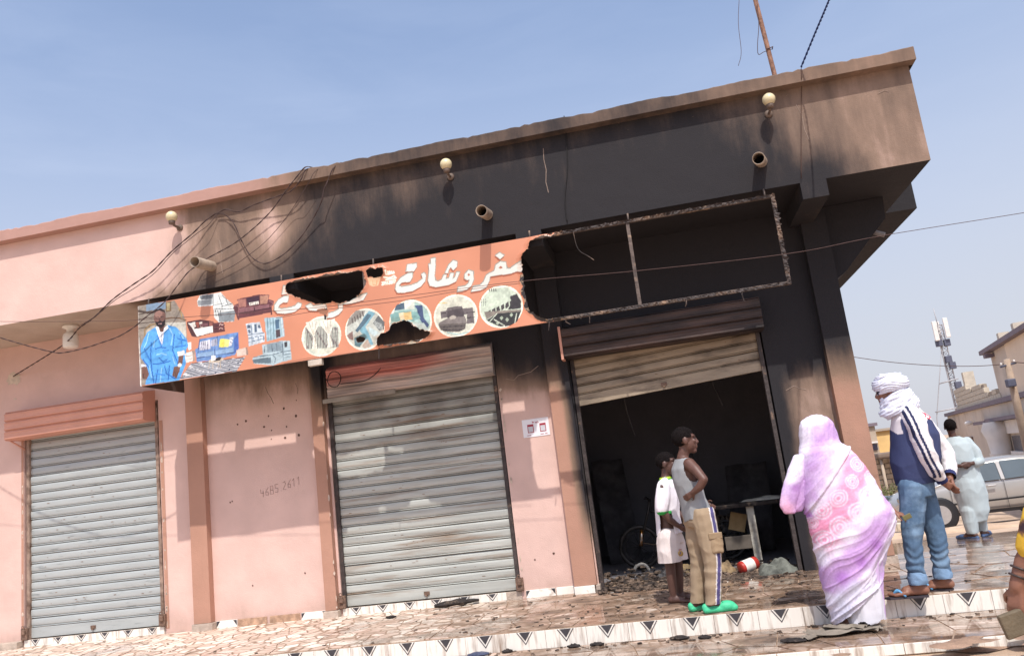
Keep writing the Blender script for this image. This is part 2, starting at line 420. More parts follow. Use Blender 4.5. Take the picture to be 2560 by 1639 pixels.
def lay_fragments(parent, x0, x1, y0, y1, z, cw, ch, name='floor_tile'):
    rnd = random.Random(int((x0+30)*100+y0*7))
    nx, ny = max(1, round((x1-x0)/cw)), max(1, round((y1-y0)/ch))
    J = {}
    for j in range(ny+1):
        for i in range(nx+1):
            jx = 0 if i in (0, nx) else rnd.uniform(-.30, .30)*cw
            jy = 0 if j in (0, ny) else rnd.uniform(-.30, .30)*ch
            J[i, j] = Vector((x0+(x1-x0)*i/nx+jx, y0+(y1-y0)*j/ny+jy))
    for j in range(ny):
        for i in range(nx):
            q = [J[i, j], J[i+1, j], J[i+1, j+1], J[i, j+1]]
            c = sum(q, Vector((0, 0)))/4
            q = [p+(c-p).normalized()*0.008 for p in q]
            h = z+rnd.uniform(0, .004)
            tx, ty = rnd.uniform(-.006, .006), rnd.uniform(-.006, .006)
            T = [(p.x-c.x, p.y-c.y, h+tx*(p.x-c.x)*3+ty*(p.y-c.y)*3) for p in q]
            Bt = [(p.x-c.x, p.y-c.y, z-0.012) for p in q]
            me = mesh(T+Bt, [(0, 1, 2, 3), (0, 4, 5, 1), (1, 5, 6, 2), (2, 6, 7, 3), (3, 7, 4, 0)])
            o = link(name, me, M_floor, parent); o.location = (c.x, c.y, 0)

lay_fragments(terrace, -9.4, 2.1, EDGE_Y+0.03, -0.005, 0.0, 0.345, 0.29)
lay_fragments(terrace, 2.1, 5.0, EDGE_Y+0.03, 0.6, 0.0, 0.58, 0.44)
lay_fragments(lower, -3.4, 3.0, -2.90, EDGE_Y-0.006, -STEP, 0.40, 0.30)

# riser tiles with the dark triangle
M_tile = mat('white_riser_tile', lin(232, 226, 216), 0.35, 0.06, 5.0, 0.1, 40.0, second=lin(140, 120, 104), smin=0.50, smax=0.70, sscale=5.0, stretch=(3, 1, .35))
M_tri = mat('dark_inset', lin(66, 64, 68), 0.4, 0.15, 20.0)
def tri_tile_meshes(w, h, tw, th):
    me_tile = box(0.0015, w-0.0015, -0.010, 0.0, 0.0, h, 0.002)
    bm = bmesh.new(); c = w/2
    add_prism(bm, [(c-tw/2+.016, h-.001), (c+tw/2-.016, h-.001), (c, h-th+.022)], -0.0125, -0.0095)
    for s in (-1, 1):
        add_prism(bm, [(c+s*tw/2, h-.001), (c+s*(tw/2+.009), h-.001), (c, h-th-.012), (c, h-th)], -0.0125, -0.0095)
    return me_tile, bm_mesh(bm)
tm, tr = tri_tile_meshes(0.375, STEP-0.01, 0.135, 0.098)
for k in range(-14, 30):
    o = link('riser_tile', tm, M_tile, terrace); o.location = (-3.41-0.1875+0.375*k, EDGE_Y+0.012, -STEP)
    d = link('inset', tr, M_tri, o)
# lower white edge (second step)
tm2 = box(0.002, 0.448, -0.012, 0.0, 0.0, 0.075, 0.004)
for k in range(-3, 14):
    o = link('edge_tile', tm2, M_tile, lower); o.location = (-2.6+0.45*k, -2.93, -STEP-0.075)
M_mud = mat('dried_mud', lin(150, 122, 102), 0.95, 0.25, 8.0, 0.6, 50.0)
# mud spilled over the lower edge, flattened lumps
bm = bmesh.new(); rr = random.Random(4)
for k in range(60):
    c = Vector((rr.uniform(-2, 2.9), rr.uniform(-3.3, -2.85), -0.245 if rr.random() < .6 else -STEP))
    if c.y > -2.93: c.z = -STEP
    r0 = rr.uniform(.03, .12)
    ring = [bm.verts.new(c+Vector((math.cos(t)*r0*rr.uniform(.7, 1.4)*1.6, math.sin(t)*r0*rr.uniform(.6, 1.1), .003))) for t in [k2*math.pi/5 for k2 in range(10)]]
    top = bm.verts.new(c+Vector((0, 0, .012+r0*.1)))
    for i in range(10): bm.faces.new((ring[i], ring[(i+1) % 10], top))
tag(link('mud_crust', bm_mesh(bm, True), M_mud), 'dried brown mud spilled along the lower white step edge', 'mud', kind='stuff')

# ================================================================== the shop building
M_pink = soot_mat('pink_plaster', lin(214, 182, 171))
M_terra = soot_mat('terracotta_paint', lin(178, 136, 117))
M_soffit = soot_mat('grey_soffit', lin(196, 184, 172))
M_cap = soot_mat('parapet_cap_paint', lin(174, 137, 126))
M_room = mat('burnt_room', lin(122, 119, 123), .95, .12, 1.5, .3, 30, second=lin(104, 101, 105), sscale=1.5)
bld = thing('shop_building', 'single storey salmon pink shop row with soot-blackened overhanging parapet', 'building', (-3, 0, 0))
ZF, ZT, FY, XR = 4.045, 5.11, -1.055, 3.076

def soot_fascia(x, y, z):
    zr = (z-ZF)/1.06
    if y > FY+.02: return .95
    n1 = noise.noise((x*1.3, z*1.6, 2.0))*0.25+noise.noise((x*3.1, z*2.6, 7.0))*0.10
    s = 0.47*smooth(-6.1, -5.15, x-.30*zr+n1) + 0.40*smooth(-4.8, -3.4, x+n1) + 0.10*smooth(-3.4, -.6, x)+.05*noise.noise((x*.8, z*1.1, 4.0))
    s -= 0.33*math.exp(-((x+4.25)/.26)**2-((z-4.62)/.34)**2)
    s += 0.35*math.exp(-((z-4.03)/.16)**2)*smooth(-6.05, -5.7, x+n1*.3)*smooth(-4.6, -5.4, x)
    s -= 0.46*smooth(.75, 2.35, x+.5*(zr-.5)+n1)
    s -= 0.08*smooth(2.2, 3.0, x)
    s += 0.22*math.exp(-((x-1.95)/.35)**2-((z-4.05)/.25)**2)
    if s > .5: s += .12*smooth(.6, .0, zr)-.06*smooth(.55, 1.0, zr)
    return s
def soot_cap(x, y, z):
    return 0.66*smooth(-5.0, -2.8, x)*(1-.34*smooth(.0, 1.8, x)) + .04*smooth(-6.4, -5, x)+.06*noise.noise((x*.7, 0, 3))
def soot_wall(x, y, z):
    n1 = noise.noise((x*2.1, z*1.4, 5.0))*0.25
    s = .42*smooth(2.35, 3.2, z+n1)*smooth(-6.5, -5.2, x) + .55*smooth(2.9, 3.6, z)*smooth(-6.2, -5.6, x)
    s += .92*smooth(2.0, 3.15, z+n1*.8)*smooth(-2.3, -1.7, x)
    s += .55*math.exp(-((x+4.2)/.14)**2)*smooth(1.9, 2.8, z+n1)
    s += .9*smooth(-1.2, -1.02, x)*smooth(.15, 1.1, z+n1)*smooth(-3, -1, x)
    s += .16*smooth(.38, .02, z+.5*n1)+.05*smooth(.1, .3, n1)
    if x > 1.2: s = .98-.60*smooth(2.35, 1.85, z+n1*.4)*smooth(1.3, 1.5, x)
    return s
def soot_column(x, y, z):
    n1 = noise.noise((x*2, z*1.4, 9.0))*0.3
    return .98*smooth(1.7, 2.9, z+n1)+.15
def soot_soffit(x, y, z):
    return .12+.95*smooth(-6.3, -5.3, x-.2*y)

def grid_wall(name, rects, fn, m, parent=bld):
    bm = bmesh.new()
    for (o, ux, uy) in rects:
        nx = max(1, int(Vector(ux).length/0.055)); ny = max(1, int(Vector(uy).length/0.055))
        grid_sheet(bm, o, ux, uy, nx, ny)
    me = bm_mesh(bm, recalc=False); set_soot(me, fn)
    return link(name, me, m, parent)
def fr(x0, x1, z0, z1, y=0.0): return ((x0, y, z0), (x1-x0, 0, 0), (0, 0, z1-z0))      # faces -y
def sd(x, y0, y1, z0, z1, d=1):                                                        # side face at x
    return ((x, y0, z0), (0, y1-y0, 0), (0, 0, z1-z0)) if d > 0 else ((x, y1, z0), (0, y0-y1, 0), (0, 0, z1-z0))

S1 = (-8.62, -6.56); S2 = (-4.165, -1.93); S3 = (-1.02, 1.25); OT = 2.98
rects = []
edges = [-13.5, S1[0], S1[1], S2[0], S2[1], S3[0], S3[1], 2.17]
for i in range(0, 8, 2): rects.append(fr(edges[i], edges[i+1], -0.05, ZF))
for a, b in (S1, S2, S3):
    rects.append(fr(a, b, OT, ZF))
    rects += [sd(a, 0, .24, -0.05, OT, 1), sd(b, 0, .24, -0.05, OT, -1)]
    rects.append(((a, 0, OT), (b-a, 0, 0), (0, .24, 0)))
grid_wall('wall', rects, soot_wall, M_pink)
def pilaster(x0, x1, proj=.10, m=M_terra, fn=soot_wall, z0=.09, z1=ZF-.003):
    return grid_wall('pilaster', [fr(x0, x1, z0, z1, -proj), sd(x0, -proj, 0, z0, z1, -1), sd(x1, -proj, 0, z0, z1, 1), ((x0, 0, z0), (x1-x0, 0, 0), (0, -proj, 0))], fn, m)
pilaster(-6.096, -5.865); pilaster(-4.345, -4.195, .09); pilaster(-1.294, -1.035); pilaster(1.89, 2.172, .12, fn=soot_column)
# painted terracotta reveals beside the left shutter
grid_wall('door_trim', [fr(-6.552, -6.50, .06, 2.70, -.004)], soot_wall, M_terra)
grid_wall('door_trim', [fr(-8.66, -8.625, .06, 2.70, -.004)], soot_wall, M_terra)
# raw cement bases of the pilasters
M_cem = mat('raw_cement', lin(178, 162, 148), 0.95, 0.2, 14.0, 0.5, 60.0)
for x0, x1 in ((-6.12, -5.84), (-4.37, -4.18), (-8.98, -8.63), (-1.05, -1.0), (1.86, 2.20)):
    link('pilaster_base', box(x0, x1, -.115, 0.004, -.004, .086, .008), M_cem, bld)
M_plinth = mat('white_plinth_tile', lin(236, 230, 220), 0.3, 0.08, 6.0, second=lin(150, 132, 116), smin=.6, smax=.75, sscale=6)
M_stone = mat('brown_plinth_stone', lin(172, 140, 116), 0.8, 0.3, 16.0, 0.5, 40.0)
for x0, x1, m in ((-5.84, -5.56, M_plinth), (-5.55, -5.16, M_stone), (-5.12, -4.72, M_stone), (-4.70, -4.375, M_plinth), (-1.88, -1.53, M_plinth), (-1.52, -1.30, M_plinth), (-1.295, -1.06, M_plinth)):
    yy = -.125 if x0 > -1.296 and x0 < -1.2 else -.016
    o = link('plinth_tile', box(x0, x1, yy, -.002 if yy > -.1 else -.102, 0.0, .088, .004), m, bld)
    if m is M_plinth and x1-x0 > .26:
        link('inset', prism([(x0+.004, .085), (x0+.05, .085), (x0+.004, .02)], yy-.0025, yy+.001), M_tri, o); link('inset', prism([(x1-.004, .085), (x1-.05, .085), (x1-.004, .02)], yy-.0025, yy+.001), M_tri, o)
# thresholds below the shutters
ts, tt = tri_tile_meshes(0.34, .088, .12, .07)
for a, b in (S1, S2):
    for k in range(6):
        x = a+.01+.34*k
        if x+.34 < b+.02:
            o = link('threshold_tile', ts, M_tile, bld); o.location = (x, -.004, 0.0)
            link('inset', tt, M_tri, o)
    link('threshold', box(a+.003, b-.003, -.003, .235, -.02, .086), M_cem, bld)
for k in range(6):
    o = link('threshold_tile', ts, M_tile, bld); o.location = (S3[0]+.08+.345*k, -.30, -.045); o.rotation_euler = (math.radians(-62), 0, random.uniform(-.03, .03))
    link('inset', tt, M_tri, o)

# the overhang: soffit, downstand beams, fascia, cap
grid_wall('soffit', [((-13.5, FY, ZF), (0, -FY, 0), (XR+13.5, 0, 0)), ((2.172, 0, ZF), (0, .74, 0), (XR-2.172, 0, 0)), ((2.172, .74, ZF), (0, 5.3, 0), (3.45-2.172, 0, 0))], soot_soffit, M_soffit)
grid_wall('fascia', [fr(-13.5, XR, ZF, ZT, FY), sd(XR, FY, .74, ZF, ZT, 1), fr(XR, 3.45, ZF, ZT, .74), sd(3.45, .74, 6, ZF, ZT, 1)], soot_fascia, M_pink)
for x0, x1 in ((-4.305, -4.0), (-1.31, -1.02), (1.775, 2.04)):
    grid_wall('cantilever_beam', [fr(x0, x1, 3.86, ZF, FY-.003), sd(x0, FY-.003, 0, 3.86, ZF, -1), sd(x1, FY-.003, 0, 3.86, ZF, 1), ((x0, FY-.003, 3.86), (0, -FY, 0), (x1-x0, 0, 0))], lambda x, y, z: .92 if x > 1 else .98, M_pink)
# haunch bracket carrying the corner
me = prism([(2.172, 3.16), (2.30, 3.24), (2.84, 3.79), (2.86, ZF-.004), (2.172, ZF-.004)], -.02, .30); 
set_soot(me, lambda x, y, z: 1.05); link('haunch', me, M_soffit, bld)
link('drain_stub', tube([(2.62, .1, 3.72), (2.80, .02, 3.60)], .03, 8), mat('grey_pvc', lin(120, 116, 116), .6), bld)

# parapet cap with a chipped, uneven top edge
bm = bmesh.new(); rc = random.Random(3); n = 300
rows = []
for i in range(n+1):
    x = -13.5+(XR+.045+13.5)*i/n
    dz = noise.noise((x*1.7, 0, 0))*.018+noise.noise((x*9, 3, 0))*.012
    if rc.random() < .10: dz -= rc.uniform(0, .018)
    top = 5.255+dz
    rows.append([bm.verts.new(p) for p in ((x, -.70, 5.10), (x, -.70, top-.01), (x, -1.165, top), (x, -1.178, top-.012), (x, -1.178, 5.110), (x, FY-.001, 5.106))])
for A, B in zip(rows, rows[1:]):
    for k in range(5): bm.faces.new((A[k], A[k+1], B[k+1], B[k]))
bm.faces.new(rows[-1])
bm2 = bm
add_box(bm2, XR-.05, XR+.045, -.70, .70, 5.108, 5.25); add_box(bm2, 3.2, 3.5, .66, 6, 5.108, 5.25); add_box(bm2, XR-.04, 3.2, .66, .95, 5.108, 5.249)
me = bm_mesh(bm2); set_soot(me, soot_cap); link('parapet_cap', me, M_cap, bld)
me = box(-13.5, 3.05, -.75, 6, ZF+.02, 4.35); set_soot(me, lambda *a: .3); link('roof', me, M_soffit, bld)
# side and back walls, and the burnt room behind the open shutter
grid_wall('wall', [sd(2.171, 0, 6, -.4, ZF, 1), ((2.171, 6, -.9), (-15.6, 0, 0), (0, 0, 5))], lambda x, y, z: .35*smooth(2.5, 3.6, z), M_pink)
me = mesh([(-1.9, .24, -.01), (2.1, .24, -.01), (2.1, 3.9, -.01), (-1.9, 3.9, -.01), (-1.9, .24, 3.5), (2.1, .24, 3.5), (2.1, 3.9, 3.5), (-1.9, 3.9, 3.5),
           (S3[0], .24, -.01), (S3[1], .24, -.01), (S3[0], .24, 3.5), (S3[1], .24, 3.5), (S3[0], .24, OT), (S3[1], .24, OT)],
          [(0, 1, 2, 3), (4, 7, 6, 5), (3, 2, 6, 7), (0, 3, 7, 4), (1, 5, 6, 2), (0, 4, 10, 8), (9, 11, 5, 1), (12, 10, 11, 13)])
set_soot(me, lambda x, y, z: 1.05); link('shop_interior', me, M_room, bld)

# bullet-like pock marks and the scratched number on the middle panel
M_mark = mat('dark_mark', lin(96, 70, 62), .9, .3, 20)
bm = bmesh.new(); rr = random.Random(11)
for (px, pz) in [(-5.42, 2.50), (-5.30, 2.53), (-4.98, 2.55), (-4.95, 2.36), (-5.05, 2.42), (-4.74, 2.38), (-4.60, 2.50), (-4.58, 2.70), (-4.76, 2.62), (-4.96, 2.25), (-4.77, 2.24), (-4.58, 2.25), (-5.33, .47), (-4.62, .55), (-5.58, 1.52), (-5.55, 1.53), (-1.73, .42), (-1.5, .47)]:
    r0 = rr.uniform(.008, .018)
    vs = [bm.verts.new((px+math.cos(t)*r0*rr.uniform(.7, 1.2), -.0025, pz+math.sin(t)*r0*rr.uniform(.7, 1.3))) for t in [k*math.pi/4 for k in range(8)]]
    bm.faces.new(vs)
tag(link('pock_mark', bm_mesh(bm), M_mark, bld), kind='stuff')
dig = {'4': [[(0, 2), (0, 1), (1, 1)], [(.8, 1.6), (.8, 0)]], '6': [[(1, 2), (.1, 1), (.1, .1), (.9, .1), (.9, .9), (.1, .9)]], '8': [[(0, 1), (.9, 1), (.9, 2), (.1, 2), (.1, 1), (1, .9), (1, 0), (0, 0), (0, 1)]], '3': [[(0, 2), (.9, 2), (.4, 1.1), (1, .9), (.9, 0), (0, 0)]],
       '5': [[(1, 2), (.1, 2), (.1, 1.1), (1, 1), (.9, 0), (0, .1)]], '.': [[(.4, 0), (.5, .05)]], '2': [[(0, 1.7), (.6, 2), (.9, 1.4), (0, 0), (1, 0)]], '1': [[(0, 1.4), (.5, 2), (.5, 0)]]}
bm = bmesh.new(); x = -5.15; z = 1.535
for ch in '4685.2611':
    for sg in dig[ch]: add_tube(bm, [(x+a*.042, -.003, z+b*.05) for a, b in sg], .0024, 4)
    x += .066 if ch != '.' else .045; z += .012
tag(link('scratched_number', bm_mesh(bm), mat('faint_scratch', lin(150, 118, 108), .9, .2, 20), bld), kind='stuff')
# hairline plaster cracks, pale on soot
M_crack = mat('pale_crack', lin(150, 132, 120), .9, .2, 20)
bm = bmesh.new()
for pts in ([(-.86, 4.98), (-.88, 4.85), (-.86, 4.72), (-.89, 4.58), (-.87, 4.45)], [(-4.92, 4.62), (-4.90, 4.45), (-4.93, 4.32), (-4.90, 4.2)], [(1.90, 4.92), (1.93, 4.78), (1.92, 4.62), (1.95, 4.5)], [(2.72, 4.86), (2.78, 4.88), (2.84, 4.86)]):
    add_tube(bm, [(a+random.uniform(-.01, .01), FY-.001, b) for a, b in pts], .004, 4)
for pts in ([(-1.82, 2.58), (-1.72, 2.55), (-1.66, 2.60), (-1.5, 2.62), (-1.40, 2.68)], [(-5.0, 2.93), (-4.97, 2.84), (-4.93, 2.78), (-4.9, 2.70)], [(1.40, 1.98), (1.5, 2.02), (1.56, 1.98), (1.62, 1.96)], [(-4.58, 2.92), (-4.55, 2.84), (-4.56, 2.78)]):
    add_tube(bm, [(a, -.001, b) for a, b in pts], .0035, 4)
tag(link('plaster_crack', bm_mesh(bm), M_crack, bld), kind='stuff')
M_chipw = mat('chipped_plaster', lin(196, 176, 160), .95, .2, 20, .4, 60)
bm = bmesh.new(); rr = random.Random(77)
for (cx, n_) in ((-6.53, 16), (-8.64, 12), (-4.19, 8), (-1.90, 12)):
    for k in range(n_):
        cz = rr.uniform(.1, 2.5); w_, h_ = rr.uniform(.006, .018), rr.uniform(.012, .05)
        vs = [bm.verts.new((cx+math.cos(t)*w_*rr.uniform(.5, 1.2), -.0055 if abs(cx+4.19) > .05 and abs(cx+1.03) > .05 else -.1035, cz+math.sin(t)*h_*rr.uniform(.5, 1.2))) for t in [q*math.pi/4 for q in range(8)]]
        bm.faces.new(vs)
tag(link('plaster_chip', bm_mesh(bm), M_chipw, bld), kind='stuff')
M_bare = mat('bare_plaster_patch', lin(206, 190, 172), .95, .15, 20, .3, 60)
bm = bmesh.new(); rr = random.Random(21)
for cx, cz, w_, h_ in ((-8.79, 3.585, .13, .10), (-8.76, 3.30, .03, .012)):
    vs = []
    for k in range(22):
        t = 2*math.pi*k/22; r0 = rr.uniform(.65, 1.1)
        vs.append(bm.verts.new((cx+math.cos(t)*w_*r0, -.003, cz+math.sin(t)*h_*r0)))
    bm.faces.new(vs)
tag(link('bare_patch', bm_mesh(bm), M_bare, bld), kind='stuff')
